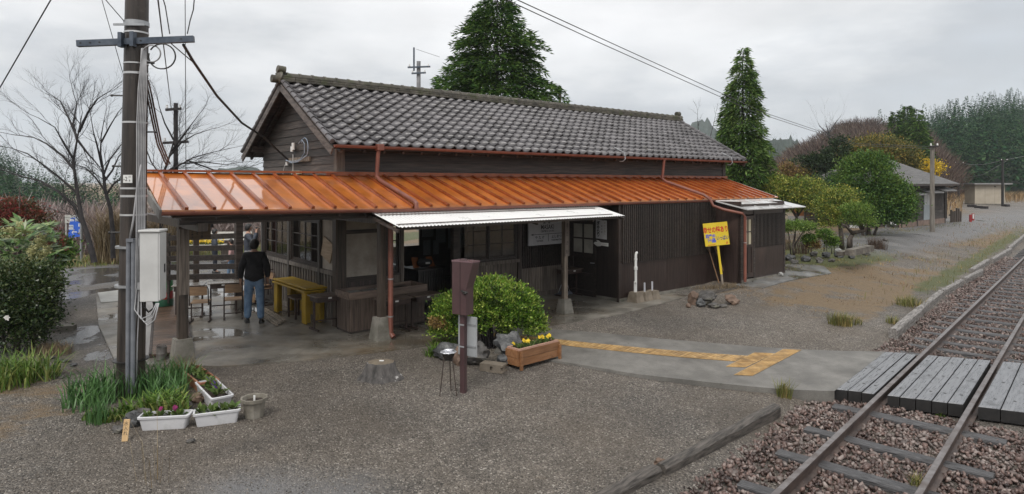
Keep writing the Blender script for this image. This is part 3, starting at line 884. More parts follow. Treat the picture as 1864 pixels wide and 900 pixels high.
for side in (-1, 1):
    e0 = (W_ / 2 + side * 0, RIDGE - 0.01); e1 = (W_ / 2 + side * (W_ / 2 + OF - .015), EAVE - 0.005)
    rb.add([(-OG, e0[0], e0[1]), (L_ + .46, e0[0], e0[1]), (L_ + .46, e1[0], e1[1]), (-OG, e1[0], e1[1]),
            (-OG, e0[0], e0[1] - .075), (L_ + .46, e0[0], e0[1] - .075), (L_ + .46, e1[0], e1[1] - .075), (-OG, e1[0], e1[1] - .075)],
           [(0, 1, 2, 3), (7, 6, 5, 4), (0, 4, 5, 1), (1, 5, 6, 2), (2, 6, 7, 3), (3, 7, 4, 0)])
rb.build('roof_deck', OLDWOOD, house)
rd = MB()
zb = RIDGE + 0.0
for k, (w, h) in enumerate(((.30, .055), (.26, .05), (.22, .05))):
    s = -OG - .02
    while s < L_ + .44:
        e_ = min(s + .3, L_ + .46); rd.box(s, W_ / 2 - w / 2, zb, e_ - .004, W_ / 2 + w / 2, zb + h - .004, .008); s += .3
    zb += h
s = -OG + .1
while s < L_ + .4:
    pts = [(s - .0, W_ / 2, zb), (s + .292, W_ / 2, zb)]
    vs, fs = [], []
    for xx in (s, s + .05, s + .052, s + .296):
        rr = .092 if xx < s + .051 else .078
        for i in range(9):
            a = PI * i / 8; vs.append((xx, W_ / 2 + rr * math.cos(a), zb - .01 + rr * .95 * math.sin(a)))
    for i in range(3):
        for j in range(8): q_ = i * 9 + j; fs.append((q_, q_ + 1, q_ + 10, q_ + 9))
    fs.append(tuple(range(9)))
    rd.add(vs, fs); s += .3
rd.build('ridge', RIDGEM, roof, smooth='auto')
for s0, dr in ((-OG - .02, -1), (L_ + .46, 1)):
    oo = MB()
    oo.blob((s0 + dr * .02, W_ / 2, RIDGE + .12), (.09, .17, .17), 5, 2, .1)
    oo.cyl((s0 - dr * .1, W_ / 2, RIDGE + .26), (s0 + dr * .07, W_ / 2, RIDGE + .29), .1, .085, 12)
    oo.cyl((s0 - dr * .02, W_ / 2, RIDGE + .05), (s0 + dr * .2, W_ / 2, RIDGE + .06), .085, .09, 12)
    oo.build('ridge_end_tile', RIDGEM, roof, smooth='auto')
for s0, dr in ((-OG, -1), (L_ + .46, 1)):
    vt = MB()
    for side in (-1, 1):
        for r_ in range(rows):
            d = r_ * course
            a = (s0 + dr * .01, W_ / 2 + side * d * ux, RIDGE - d * uz + .055); e_ = (s0 + dr * .01, W_ / 2 + side * (d + course * 1.06) * ux, RIDGE - (d + course * 1.06) * uz + .075)
            vt.tube([a, e_], [.045, .052], 8)
    vt.build('verge_tiles', TILE, house, smooth='auto')
    for side in (-1, 1):
        bg = MB()
        a = Vector((s0 + dr * .012, W_ / 2 + side * .01, RIDGE - .12)); e_ = Vector((s0 + dr * .012, W_ / 2 + side * (W_ / 2 + OF - .0), EAVE - .13))
        bg.beam(a, e_, .035, .15, up=(0, side * uz, ux))
        bg.build('bargeboard', mat('grey_bargeboard', (0.05, 0.04, 0.035), (0.16, 0.135, 0.12), scale=4, stretch=(4, 1, 4), rough=0.6, bump=.4, bscale=14), house)
pr = MB()
for t in (0.02, W_ / 2, W_ - .02): pr.box(-OG + .05, t - .06, roof_z(t) - .27, L_ + .4, t + .06, roof_z(t) - .11)
for side in (-1, 1):
    pr.beam((-.16, W_ / 2, RIDGE - .14), (-.16, W_ / 2 + side * (W_ / 2 + OF - .05), EAVE - .12), .05, .07, up=(0, side * uz, ux))
    s = .35
    while s < L_ + .3:
        d0 = (W_ / 2) / ux
        pr.beam((s, W_ / 2 + side * (W_ / 2 - .1), roof_z(-.0) - .11 + .06), (s, W_ / 2 + side * (W_ / 2 + OF - .06), EAVE - .115), .05, .06, up=(0, side * uz, ux)); s += .45
pr.build('purlins', OLDWOOD, house)
gw = MB()
z = 3.02
k = 0
rgs = random.Random(9)
while z < RIDGE - .2:
    h = .172
    tmax = W_ / 2 + .0
    half = min(W_ / 2, (RIDGE - .1 - z - h * .3) / SL)
    if half < .1: break
    for i in (0,):
        x0, x1 = W_ / 2 - half, W_ / 2 + half
        gw.add([(-.012, x0, z), (-.012, x1, z), (.02, x1, z), (.02, x0, z), (-.004, x0 + .02, z + h + .012), (-.004, x1 - .02, z + h + .012), (.02, x1, z + h), (.02, x0, z + h),
                (-.024, x0, z + .004), (-.024, x1, z + .004)], [(8, 9, 5, 4), (0, 1, 9, 8), (0, 3, 2, 1), (4, 5, 6, 7), (0, 8, 4, 7, 3), (1, 2, 6, 5, 9), (3, 7, 6, 2)])
    z += h
GABLEW = mat('gable_boards', (0.02, 0.016, 0.014), (0.085, 0.068, 0.058), scale=6, stretch=(1, 0.35, 7), rough=0.6, bump=0.5, bscale=12, island=0.45, bdist=0.01)
gw.build('gable_wall', GABLEW, house)
gm_ = MB(); gm_.add([(L_, 0, 0), (L_, W_, 0), (L_, W_, 3.8), (L_, W_ / 2, RIDGE - .1), (L_, 0, 3.8), (L_ - .05, 0, 0), (L_ - .05, W_, 0), (L_ - .05, W_, 3.8), (L_ - .05, W_ / 2, RIDGE - .1), (L_ - .05, 0, 3.8)],
                   [(0, 1, 2, 3, 4), (9, 8, 7, 6, 5)]); gm_.build('gable_wall', GABLEW, house)
uw = MB()
z = 3.02
while z < 3.85:
    s = .12; h = .19
    while s < L_ - .1:
        e_ = min(s + rgs.uniform(2.4, 3.8), L_ - .1)
        if L_ - .1 - e_ < .8: e_ = L_ - .1
        uw.add([(s, -.005, z), (e_, -.005, z), (e_, .03, z), (s, .03, z), (s, -.004, z + h), (e_, -.004, z + h), (e_, .03, z + h), (s, .03, z + h), (s, -.026, z + .003), (e_, -.026, z + .003)],
               [(8, 9, 5, 4), (0, 1, 9, 8), (0, 3, 2, 1), (4, 5, 6, 7), (0, 8, 4, 7, 3), (1, 2, 6, 5, 9)]); s = e_ + .002
    z += h
uw.build('upper_wall', OLDWOOD, house)
for s in (.03, L_ - .05):
    MB().box(s - .09, -.035, 2.9, s + .09, .1, 3.88).build('corner_post', GREYWOOD if s < 1 else OLDWOOD, house)
bw = MB()
bw.box(0.05, W_ - .05, 0, 3.62, W_, 3.9); bw.box(4.62, W_ - .05, 0, L_, W_, 3.9); bw.box(3.62, W_ - .05, 0, 4.62, W_, 1.26); bw.box(3.62, W_ - .05, 1.95, 4.62, W_, 3.9)
bw.build('back_wall', DARKIN, house)
MB().box(0.06, 0.03, 2.82, L_ - .06, W_ - .06, 2.86).build('ceiling', DARKIN, house)
MB().box(0.03, 0.01, 0.0, L_ - .06, W_ - .06, 0.232).build('floor', mat('dark_wet_floor', (0.03, 0.028, 0.026), (0.07, 0.065, 0.06), scale=4, rough=0.3), house)
MB().box(6.4, .05, .2, 6.46, W_ - .06, 2.82).build('partition', DARKIN, house)

FRAMEW = mat('dark_window_wood', (0.014, 0.011, 0.0095), (0.05, 0.039, 0.033), scale=5, stretch=(5, 5, 5), rough=0.45, island=0.25)
FRAMEG = mat('grey_window_wood', (0.05, 0.047, 0.043), (0.095, 0.09, 0.082), scale=5, rough=0.6, island=0.2)
def window(M, x0, x1, y0, y1, cols, rows_, sash=2, mt=None, name='window', fr=.045, glass=GLASS, depth=.05, skirt=0.0):
    mb = MB(M)
    mb.box(x0, y0, -.05, x1, y0 + fr, depth); mb.box(x0, y1 - fr, -.05, x1, y1, depth)
    mb.box(x0, y0 + fr, -.05, x0 + fr, y1 - fr, depth - .004); mb.box(x1 - fr, y0 + fr, -.05, x1, y1 - fr, depth - .004)
    w = (x1 - x0 - 2 * fr) / sash
    for k in range(sash):
        a = x0 + fr + k * w; z_ = .022 if k % 2 else -.008
        b0, b1 = y0 + fr + .002, y1 - fr - .002
        mb.box(a, b0, z_ - .015, a + .04, b1, z_ + .015); mb.box(a + w - .04, b0, z_ - .015, a + w, b1, z_ + .015)
        mb.box(a + .04, b0, z_ - .014, a + w - .04, b0 + .05 + skirt, z_ + .014); mb.box(a + .04, b1 - .04, z_ - .014, a + w - .04, b1, z_ + .014)
        iw = w - .08
        for c in range(1, cols): mb.box(a + .04 + iw * c / cols - .011, b0 + .05 + skirt, z_ - .012, a + .04 + iw * c / cols + .011, b1 - .04, z_ + .012)
        for r_ in range(1, rows_):
            yy = b0 + .05 + skirt + (b1 - b0 - .09 - skirt) * r_ / rows_
            for c in range(cols):
                mb.box(a + .04 + iw * c / cols + .011, yy - .011, z_ - .011, a + .04 + iw * (c + 1) / cols - .011, yy + .011, z_ + .011)
    f = mb.build(name, mt or FRAMEW, house)
    g = MB(M)
    for k in range(sash):
        a = x0 + fr + k * w + .03; z_ = .022 if k % 2 else -.008
        g.add([(a, y0 + fr + .03, z_), (a + w - .06, y0 + fr + .03, z_), (a + w - .06, y1 - fr - .03, z_), (a, y1 - fr - .03, z_)], [(0, 1, 2, 3)])
    g.build('glass', glass, f)
    return f
F0, LW = front(0.0), left(0.0)
window(LW, -2.50, -.84, 1.33, 2.36, 2, 3, mt=FRAMEW, skirt=.0)
window(LW, -4.28, -2.64, 1.33, 2.36, 2, 3, mt=FRAMEW)
lw = MB(LW)
lw.box(-W_, 2.36, -.05, -.1, 2.92, .0)                          # boards above the windows
lw.build('left_wall_boards', OLDWOOD, house)
lw = MB(LW); lw.box(-.82, 1.25, -.05, -.12, 2.36, .004); lw.build('plaster_panel', PLASTER, house)
lw = MB(LW)
lw.box(-W_, 1.24, -.05, -.1, 1.325, .07); lw.box(-W_, .2, -.05, -.1, .33, .04)
x = -W_ + .03
while x < -.14:
    lw.box(x, .33, -.02, x + .075, 1.24, .038); x += .15
lw.box(-W_, .33, -.05, -.1, 1.24, 0.0)
lw.build('slatted_wainscot', mat('grey_slat_wood', (0.07, 0.06, 0.053), (0.2, 0.18, 0.16), scale=5, stretch=(6, 6, .4), rough=.7, island=.3, bump=.3), house)
for t in (.83, 2.57, 4.36):
    m_ = MB(LW); m_.box(-t - .055, .22, -.06, -t + .055, 2.6, .075); m_.build('wall_post', mat('grey_stud', (0.035, 0.03, 0.027), (0.085, 0.078, 0.07), scale=4, stretch=(6, 6, .4), rough=.65, bump=.4), house)
hb = MB(LW); vs = [(-.62, 2.02), (-.14, 1.86), (-.33, 1.47), (-.78, 1.62)]
hb.add([(x, y, .03) for x, y in vs] + [(x, y, .045) for x, y in vs], [(3, 2, 1, 0), (4, 5, 6, 7), (0, 1, 5, 4), (1, 2, 6, 5), (2, 3, 7, 6), (3, 0, 4, 7)])
PLYW = mat('bare_plywood', (0.3, 0.22, 0.145), (0.42, 0.32, 0.22), scale=4, stretch=(1, 1, 6), rough=.6, bump=.2)
plyw = hb.build('hanging_board', PLYW, house)

m_ = MB(F0); m_.box(-.09, .2, -.1, .14, 2.8, .07); m_.build('corner_post', POSTWOOD, house)
m_ = MB(F0); m_.box(.14, 1.2, -.05, .93, 2.09, .005); m_.build('plaster_panel', PLASTER, house)
m_ = MB(F0); m_.box(.14, 2.17, -.05, .93, 2.74, .005); m_.build('plaster_panel', PLASTER, house)
for y0, y1 in ((2.09, 2.17), (1.1, 1.2)): m_ = MB(F0); m_.box(.14, y0, -.06, .93, y1, .04); m_.build('wall_rail', OLDWOOD, house)
m_ = MB(F0)
x = .14
while x < .92: m_.box(x, .22, -.03, min(x + .155, .93), 1.1, .01); x += .158
m_.build('plank_wainscot', UPWOOD, house)
m_ = MB(F0); m_.box(.93, .2, -.07, 1.06, 2.74, .06); m_.build('wall_post', POSTWOOD, house)
window(F0, 1.06, 1.42, 1.15, 2.3, 1, 3, sash=1)
m_ = MB(F0); m_.box(1.06, .23, -.03, 1.42, 1.15, .01); m_.build('screen_panel', GREYWOOD, house)
m_ = MB(F0); m_.box(1.42, .23, -.05, 1.5, 2.4, .05); m_.build('wall_post', GREYWOOD, house)
m_ = MB(F0); m_.box(2.8, .2, -.07, 2.94, 2.74, .06); m_.build('wall_post', OLDWOOD, house)
m_ = MB(F0); m_.box(1.06, 2.4, -.06, 6.43, 2.74, .03); m_.build('lintel', OLDWOOD, house)
window(F0, 2.94, 4.74, 1.24, 2.4, 2, 3)
m_ = MB(F0); m_.box(2.94, 1.16, -.05, 4.8, 1.238, .08); m_.build('window_sill', GREYWOOD, house)
m_ = MB(F0)
x = 2.94
while x < 4.75: m_.box(x, .3, -.03, min(x + .158, 4.76), 1.16, .01); x += .162
m_.box(2.94, .2, -.04, 4.76, .3, .04)
m_.build('plank_wainscot', GREYWOOD, house)
m_ = MB(F0); m_.box(4.76, .2, -.07, 4.88, 2.74, .06); m_.build('wall_post', UPWOOD, house)
m_ = MB(F0)
x = 4.88
while x < 6.4: m_.box(x, .34, -.03, min(x + .178, 6.42), 1.02, .01); x += .182
m_.box(4.88, .2, -.04, 6.42, .34, .05)
m_.build('plank_wainscot', GREYWOOD, house)
m_ = MB(F0); m_.box(4.88, 1.02, -.05, 6.43, 2.4, -.02); m_.build('wall_boards', OLDWOOD, house)
m_ = MB(F0)
x = 4.92
while x < 6.4: m_.box(x, .98, .03, x + .034, 2.3, .065); x += .075
for y in (1.06, 1.5): m_.box(4.9, y, .005, 6.4, y + .05, .029)
m_.build('lattice', FRAMEW, house)

BT = -1.93
F1 = front(BT)
m_ = MB(F1); m_.box(6.43, .2, -.04, 10.52, 2.66, -.005); m_.build('block_wall', DARKIN, house)
m_ = MB(F1); m_.box(6.43, .31, -.004, 10.52, 1.17, .006)
for x in (7.35, 8.3, 9.2, 10.1): m_.box(x, .312, .0065, x + .012, 1.168, .0095)
m_.build('brown_wainscot', STAINWOOD, house)
m_ = MB(F1)
x = 6.5
while x < 10.5: m_.box(x, 1.16, .012, x + .036, 2.62, .052); x += .0745
for y in (1.2, 1.62, 2.1, 2.5): m_.box(6.46, y, -.004, 10.52, y + .045, .011)
m_.build('lattice', FRAMEW, house)
m_ = MB(F1); m_.box(6.38, .18, -.06, 6.46, 2.66, .012); m_.build('corner_board', mat('dark_brown_trim', (0.02, 0.014, 0.012), (0.05, 0.036, 0.03), scale=3, rough=.4), house)
m_ = MB(); m_.box(6.40, BT - .02, .0, 10.52, BT + .1, .31); m_.build('plinth', CONCRETE, house)
m_ = MB(left(6.43)); m_.box(-.02, .2, -.05, .22, 2.66, .0); m_.box(.22, 2.2, -.05, 1.16, 2.66, .0); m_.box(1.16, .3, -.05, 1.92, 2.66, .0)
m_.build('block_side_wall', mat('dark_stained_board', (0.014, 0.0105, 0.0095), (0.032, 0.024, 0.021), scale=4, stretch=(6, 6, .4), rough=.42, bump=.2), house)
m_ = MB(left(6.43)); m_.box(1.16, .16, -.06, 1.93, .3, .012); m_.build('plinth', CONCRETE, house)
PAPER = mat('frosted_door_pane', (0.34, 0.33, 0.29), (0.46, 0.45, 0.4), scale=3, rough=.25)
m_ = MB(left(6.43))
for (x0, y0, x1, y1) in ((.24, .23, .34, 2.18), (1.05, .23, 1.15, 2.18), (.34, 2.08, 1.05, 2.18), (.34, 1.22, 1.05, 1.34), (.34, .23, 1.05, .37), (.34, .74, 1.05, .82)): m_.box(x0, y0, -.035, x1, y1, .014)
m_.box(.675, 1.34, -.03, .715, 2.08, .011); m_.box(.34, 1.69, -.03, .675, 1.73, .010); m_.box(.715, 1.69, -.03, 1.05, 1.73, .010)
m_.box(.34, .37, -.03, 1.05, .74, -.008); m_.box(.34, .82, -.03, 1.05, 1.22, -.008)
dr_ = m_.build('door', FRAMEW, house)
g = MB(left(6.43)); g.add([(.34, 1.34, -.012), (1.05, 1.34, -.012), (1.05, 2.08, -.012), (.34, 2.08, -.012)], [(0, 1, 2, 3)]); g.build('glass', PAPER, dr_)
g = MB(left(6.43)); g.tube([(1.1, 1.1, .014), (1.1, 1.1, .05), (1.0, 1.1, .055)], .013, 8); g.build('handle', STEEL, dr_)

A0, A1, AT = 10.52, 12.95, -2.74
F2 = front(AT)
m_ = MB(left(A0)); m_.box(1.9, .3, -.05, -AT, 2.62, .0); m_.build('annex_side_wall', STAINWOOD, house)
m_ = MB(F2); m_.box(A0 + .02, 2.26, -.05, A1, 2.55, .0); m_.build('annex_lintel', STAINWOOD, house); m_ = MB(F2); m_.box(11.24, .45, -.05, A1, 1.3, .0); m_.build('annex_front_wall', STAINWOOD, house)
m_ = MB(F2); m_.box(11.24, 1.3, -.05, A1, 2.26, -.015)
x = 11.26
while x < A1 - .02: m_.box(x, 1.31, -.012, x + .036, 2.26, .022); x += .0745
m_.build('lattice', FRAMEW, house)
for q in ((A0, .3, -.08, A0 + .1, 2.55, .012), (11.18, .45, -.05, 11.26, 2.4, .014), (A1 - .06, .4, -.05, A1 + .02, 2.5, .012)): m_ = MB(F2); m_.box(*q); m_.build('annex_post', OLDWOOD, house)
m_ = MB(); m_.box(A1 - .03, AT + .012, .2, A1, -.1, 2.6); m_.build('annex_right_wall', STAINWOOD, house)
m_ = MB(); m_.box(A0 + .05, AT - .015, .2, A1 + .02, AT + .12, .452); m_.build('plinth', CONCRETE, house)
m_ = MB(F2)
for (x0, y0, x1, y1) in ((10.63, .5, 10.72, 2.22), (11.09, .5, 11.175, 2.22), (10.72, 2.12, 11.09, 2.22), (10.72, 1.34, 11.09, 1.42), (10.72, .5, 11.09, .62)): m_.box(x0, y0, -.035, x1, y1, .01)
m_.box(10.89, 1.42, -.03, 10.92, 2.12, .008); m_.box(10.72, 1.76, -.03, 10.89, 1.79, .007); m_.box(10.92, 1.76, -.03, 11.09, 1.79, .007); m_.box(10.72, .62, -.03, 11.09, 1.34, -.008); m_.box(10.89, .62, -.0078, 10.93, 1.34, .004)
dr_ = m_.build('door', STAINWOOD, house)
g = MB(F2); g.add([(10.72, 1.42, -.012), (11.09, 1.42, -.012), (11.09, 2.12, -.012), (10.72, 2.12, -.012)], [(0, 1, 2, 3)]); g.build('glass', mat('pale_door_pane', (0.55, 0.5, 0.36), (0.62, 0.58, 0.44), scale=3, rough=.2), dr_)
WETWHITE = mat('wet_white_sheet', (0.5, 0.5, 0.5), (0.62, 0.62, 0.61), scale=3, rough=0.12, rough2=.25, c3=(0.38, 0.37, 0.35), s3=2.5, r3=(.55, .75))
def slab_roof(mb, s0, s1, t0, z0, t1, z1, th_=.03, s0b=None, s1b=None):
    s0b = s0 if s0b is None else s0b; s1b = s1 if s1b is None else s1b
    mb.add([(s0, t0, z0), (s1, t0, z0), (s1b, t1, z1), (s0b, t1, z1), (s0, t0, z0 - th_), (s1, t0, z0 - th_), (s1b, t1, z1 - th_), (s0b, t1, z1 - th_)],
           [(0, 1, 2, 3), (7, 6, 5, 4), (0, 4, 5, 1), (1, 5, 6, 2), (2, 6, 7, 3), (3, 7, 4, 0)])
m_ = MB(); slab_roof(m_, 10.45, 13.75, -1.93, 2.645, -3.02, 2.425, .025, 10.4, 13.7)
for k in range(1, 4):
    s = 10.45 + 3.3 * k / 4; m_.beam((s, -1.96, 2.652), (s - .05, -3.0, 2.442), .02, .02)
m_.build('annex_roof', WETWHITE, house)

RUST = mat('wet_rust_orange_sheet', (0.44, 0.125, 0.018), (0.66, 0.21, 0.035), scale=2.2, stretch=(1.4, .5, 1), rough=0.3, rough2=0.4, bump=0.05, bscale=1.5, bdist=0.05, c3=(0.24, 0.07, 0.02), s3=1.6, r3=(.48, .76), detail=8, coat=1.0, coat_ior=3.0)
BATT = mat('wet_rust_brown_batten', (0.2, 0.05, 0.017), (0.32, 0.09, 0.03), scale=3, rough=0.14, rough2=.25, spec=.5)
CS0, CS1 = -3.62, 14.05
def ce(s): return 2.69 + .06 * max(0, min(1, -s / 3.6))          # height of the canopy eave
cr_ = MB()
slab_roof(cr_, 0, CS1 + .12, 0.0, 3.30, -1.9, 2.69, .03)
cr_.add([(CS0 + .08, 0, 3.33), (0, 0, 3.30), (0, -1.9, ce(0)), (CS0, -1.9, ce(CS0)), (CS0 + .08, 0, 3.30), (0, 0, 3.27), (0, -1.9, ce(0) - .03), (CS0, -1.9, ce(CS0) - .03)],
        [(0, 1, 2, 3), (7, 6, 5, 4), (2, 6, 7, 3), (3, 7, 4, 0)])
cr_.add([(CS0 + .08, 0, 3.33), (0, 0, 3.30), (0, 1.5, 3.0), (CS0, 1.5, 3.03), (CS0 + .08, 0, 3.30), (0, 0, 3.27), (0, 1.5, 2.97), (CS0, 1.5, 3.0)],
        [(3, 2, 1, 0), (4, 5, 6, 7), (2, 3, 7, 6), (0, 4, 7, 3)])
canopy = cr_.build('canopy_roof', RUST, house)
bt = MB()
s = CS0 + .33
while s < CS1:
    zt = 3.30 + (.03 * max(0, -s / 3.6))
    bt.beam((s, -.04, zt + .012), (s, -1.93, ce(s) + .018), .05, .045, up=(0, 0.3, 1)); s += .39
bt.build('battens', BATT, canopy)
fl_ = MB(); fl_.box(-.3, -.07, 3.29, L_ + .1, -.03, 3.37); fl_.box(CS0 + .05, -.1, 3.335, -.1, .1, 3.372)
fl_.build('flashing', BATT, canopy)
u_ = MB()                                                        # boarding, rafters and beams below
slab_roof(u_, CS0 + .15, CS1, -.02, 3.24, -1.86, 2.64, .02)
s = CS0 + .3
while s < CS1: u_.beam((s, -.05, 3.19), (s, -1.84, 2.6), .045, .06); s += .5
u_.build('canopy_underside', OLDWOOD, house)
bm_ = MB(); bm_.box(CS0 + .3, -1.62, 2.5, 6.4, -1.5, 2.62); bm_.build('canopy_beam', OLDWOOD, house)
for s in (-3.02, -.02): MB().box(s - .07, -1.75, 2.40, s + .07, 3.45, 2.53).build('cross_beam', POSTWOOD, house)
bgx = MB(); bgx.beam((CS0 - .02, .05, 3.27), (CS0 - .02, -1.93, ce(CS0) - .07), .03, .15, up=(0, .3, 1)); bgx.build('bargeboard', mat('pale_weathered_board', (0.14, 0.13, 0.12), (0.26, 0.25, 0.235), scale=4, rough=.6), house)
bgx = MB(); bgx.beam((CS0 - .02, -.05, 3.27), (CS0 - .02, 1.48, 2.97), .03, .15, up=(0, .3, 1)); bgx.build('bargeboard', POSTWOOD, house)
def gutter(p0, p1, r_=.052):
    mb = MB(); p0, p1 = Vector(p0), Vector(p1)
    vs, fs = [], []
    for p in (p0, p1):
        for rr in (r_, r_ - .006):
            for i in range(9):
                a = PI + PI * i / 8; vs.append((p.x, p.y + rr * math.cos(a), p.z + rr * math.sin(a) * 1.1))
    for o_ in (0, 9):
        for i in range(8): fs.append((o_ + i, o_ + i + 1, 18 + o_ + i + 1, 18 + o_ + i))
    fs += [(0, 9, 27, 18), (8, 17, 35, 26)]
    mb.add(vs, fs)
    n_ = int(abs(p1.x - p0.x) / .9)
    for k in range(n_):
        q = p0.lerp(p1, (k + .5) / n_); mb.box(q.x - .012, q.y - r_ - .004, q.z - .01, q.x + .012, q.y + r_, q.z + .006)
    return mb.build('gutter', COPPER, house)
gutter((-OG + .02, -OF - .05, EAVE - .0), (L_ + .46, -OF - .05, EAVE - .02))
gutter((CS0 - .01, -1.965, 2.725), (0.0, -1.965, 2.665)); gutter((0.0, -1.965, 2.665), (CS1 - 3.6, -1.965, 2.655))
def pipe(pts, r_=.042, straps=()):
    mb = MB(); mb.tube(pts, r_, 12)
    o = mb.build('downpipe', COPPER, house, smooth='auto')
    for q in straps:
        MB().cyl((q[0], q[1], q[2] - .012), (q[0], q[1], q[2] + .012), r_ + .006, n=12).build('strap', STEEL, o)
    return o
pipe([(.62, -.57, 3.90), (.6, -.55, 3.72), (.6, -.50, 3.28), (.62, -.62, 3.19), (.64, -1.9, 2.80), (.64, -1.97, 2.76), (.64, -1.97, 2.62)])
m_ = MB(); m_.box(.55, -.66, 3.8, .69, -.5, 3.93, .01); m_.build('rain_hopper', COPPER, house)
pipe([(10.0, -.57, 3.88), (10.0, -.55, 3.7), (10.0, -.50, 3.27), (10.02, -.62, 3.18), (10.04, -1.9, 2.80), (10.1, -2.05, 2.68), (10.18, -2.1, 2.5), (10.3, -2.35, 2.4), (10.50, -2.82, 2.3), (10.58, -2.84, 2.2), (10.58, -2.84, .42)], straps=((10.58, -2.84, 1.5),))
pipe([(.27, -1.66, 2.66), (.27, -1.66, .34), (.29, -1.74, .27)], .05, straps=((.27, -1.66, 1.35), (.27, -1.66, .65)))

CORR = mat('white_corrugated_sheet', (0.7, 0.7, 0.69), (0.78, 0.78, 0.77), scale=2, rough=0.25, rough2=.4, c3=(0.5, 0.49, 0.46), s3=2.0, r3=(.6, .8))
aw = MB(); nw = 76 * 6
for i in range(nw + 1):
    f_ = i / nw; h_ = .009 * math.sin(2 * PI * f_ * 76)
    aw.v.append((-.22 + 5.95 * f_, -1.82, 2.615 + h_ - .03 * f_)); aw.v.append((-.36 + 5.62 * f_, -3.08, 2.415 + h_ + .01 * f_))
for i in range(nw): aw.f.append((2 * i, 2 * i + 1, 2 * i + 3, 2 * i + 2)); aw.m.append(0)
awn = aw.build('awning', CORR, house)
m_ = MB()
for f_ in (.25, .87): m_.beam((-.22 - .14 * f_ + .03, -1.82 - 1.26 * f_, 2.615 - .2 * f_ + .014), (5.73 - .47 * f_ - .3, -1.82 - 1.26 * f_, 2.585 - .16 * f_ + .014), .045, .012)
m_.build('fixing_strip', mat('dark_rusty_strip', (0.03, 0.02, 0.018), (0.08, 0.045, 0.035), scale=9, rough=.5), awn)
m_ = MB()
for f_ in (.1, .5, .93): m_.beam((-.2, -1.82 - 1.2 * f_, 2.615 - .2 * f_ - .05), (5.2, -1.82 - 1.2 * f_, 2.585 - .16 * f_ - .05), .04, .05)
for s in (-.2, 1.4, 2.9, 4.5, 5.5): m_.beam((s, -1.6, 2.56), (s - .1, -2.95, 2.34), .04, .05)
m_.build('awning_frame', OLDWOOD, awn)

def footing(s, t, z0, z1, w0, w1, parent):
    fb = MB(); fb.add([(s - w0, t - w0, z0), (s + w0, t - w0, z0), (s + w0, t + w0, z0), (s - w0, t + w0, z0), (s - w1, t - w1, z1), (s + w1, t - w1, z1), (s + w1, t + w1, z1), (s - w1, t + w1, z1)],
           [(4, 5, 6, 7), (0, 1, 5, 4), (1, 2, 6, 5), (2, 3, 7, 6), (3, 0, 4, 7)])
    return fb.build('footing', CONCRETE, parent)
def post(s, t, z0, z1, w, mt, foot=None):
    o = MB().box(s - w / 2, t - w / 2, z0, s + w / 2, t + w / 2, z1, .008).build('post', mt, house)
    if foot: footing(s, t, .1, z0 + .02, foot[0], foot[1], o)
    return o
post(.15, -1.53, .62, 2.52, .13, POSTWOOD, (.19, .12))
p3 = post(4.5, -1.98, .52, 2.5, .105, GREYPOST, (.16, .10))
pl_ = post(-3.06, -.66, .55, 2.42, .15, POSTWOOD, (.18, .125))
post(-.95, 3.33, .45, 2.5, .16, OLDWOOD, (.16, .12))
post(-3.05, 3.3, .3, 2.4, .14, POSTWOOD)
post(-1.05, 6.6, .25, 2.45, .1, mat('red_brown_post', (0.07, 0.02, 0.016), (0.11, 0.04, 0.03), scale=5, rough=.5)); post(-1.32, 5.6, .25, 2.45, .12, POSTWOOD)
m_ = MB(front(-2.04)); m_.box(4.44, 1.5, 0, 4.57, 2.34, .02); nb_ = m_.build('name_board', GREYWOOD, house)
m_ = MB(front(-2.0605));
for k, ch in enumerate('まさき駅'): put_text(m_, ch, 4.505, 2.16 - .2 * k, .1, 0.0)
m_.build('lettering', BLACKP, nb_)
m_ = MB(front(-.75)); m_.box(-3.13, 1.3, 0, -2.98, 2.38, .025); m_.build('post_board', GREYWOOD, house)
m_ = MB(left(-.025)); m_.box(-2.55, 3.62, 0, -1.35, 3.72, .05); m_.build('cable_board', GREYPOST, house)
INSU = mat('white_porcelain', (0.7, 0.7, 0.68), (0.78, 0.78, 0.76), scale=8, rough=.2)
m_ = MB(left(-.025)); m_.cyl((-2.28, 3.86, .06), (-2.28, 3.98, .06), .035, n=10); m_.cyl((-2.2, 3.9, .06), (-2.2, 4.06, .06), .04, n=10); m_.cyl((-2.62, 3.55, .05), (-2.62, 3.63, .05), .035, n=10); m_.build('insulator', INSU, house)
m_ = MB(left(-.025)); m_.box(-2.35, 3.34, 0, -1.85, 3.42, .06); m_.build('switch_box', mat('cream_box', (0.3, 0.27, 0.18), (0.4, 0.37, 0.26), scale=8, rough=.5), house)
CABLEB = mat('blue_grey_cable', (0.15, 0.24, 0.36), (0.42, 0.45, 0.5), scale=12, rough=.4)
m_ = MB(left(-.025))
def arc(c, r_, a0, a1, n_=14, z_=.06): return [(c[0] + r_ * math.cos(a0 + (a1 - a0) * i / n_), c[1] + r_ * math.sin(a0 + (a1 - a0) * i / n_) * 1.1, z_) for i in range(n_ + 1)]
m_.tube([(-2.6, 3.68, .08), (-2.2, 3.6, .1), (-1.8, 3.62, .1), (-1.5, 3.7, .1)] + arc((-1.55, 3.92), .2, -.9, 2.6), .011, 6)
m_.tube([(-2.58, 3.66, .09), (-2.1, 3.63, .11), (-1.7, 3.66, .1), (-1.46, 3.8, .1), (-1.45, 4.0, .1), (-1.6, 4.1, .1), (-1.8, 4.02, .1)], .009, 6)
m_.build('cable_loop', CABLEB, house)
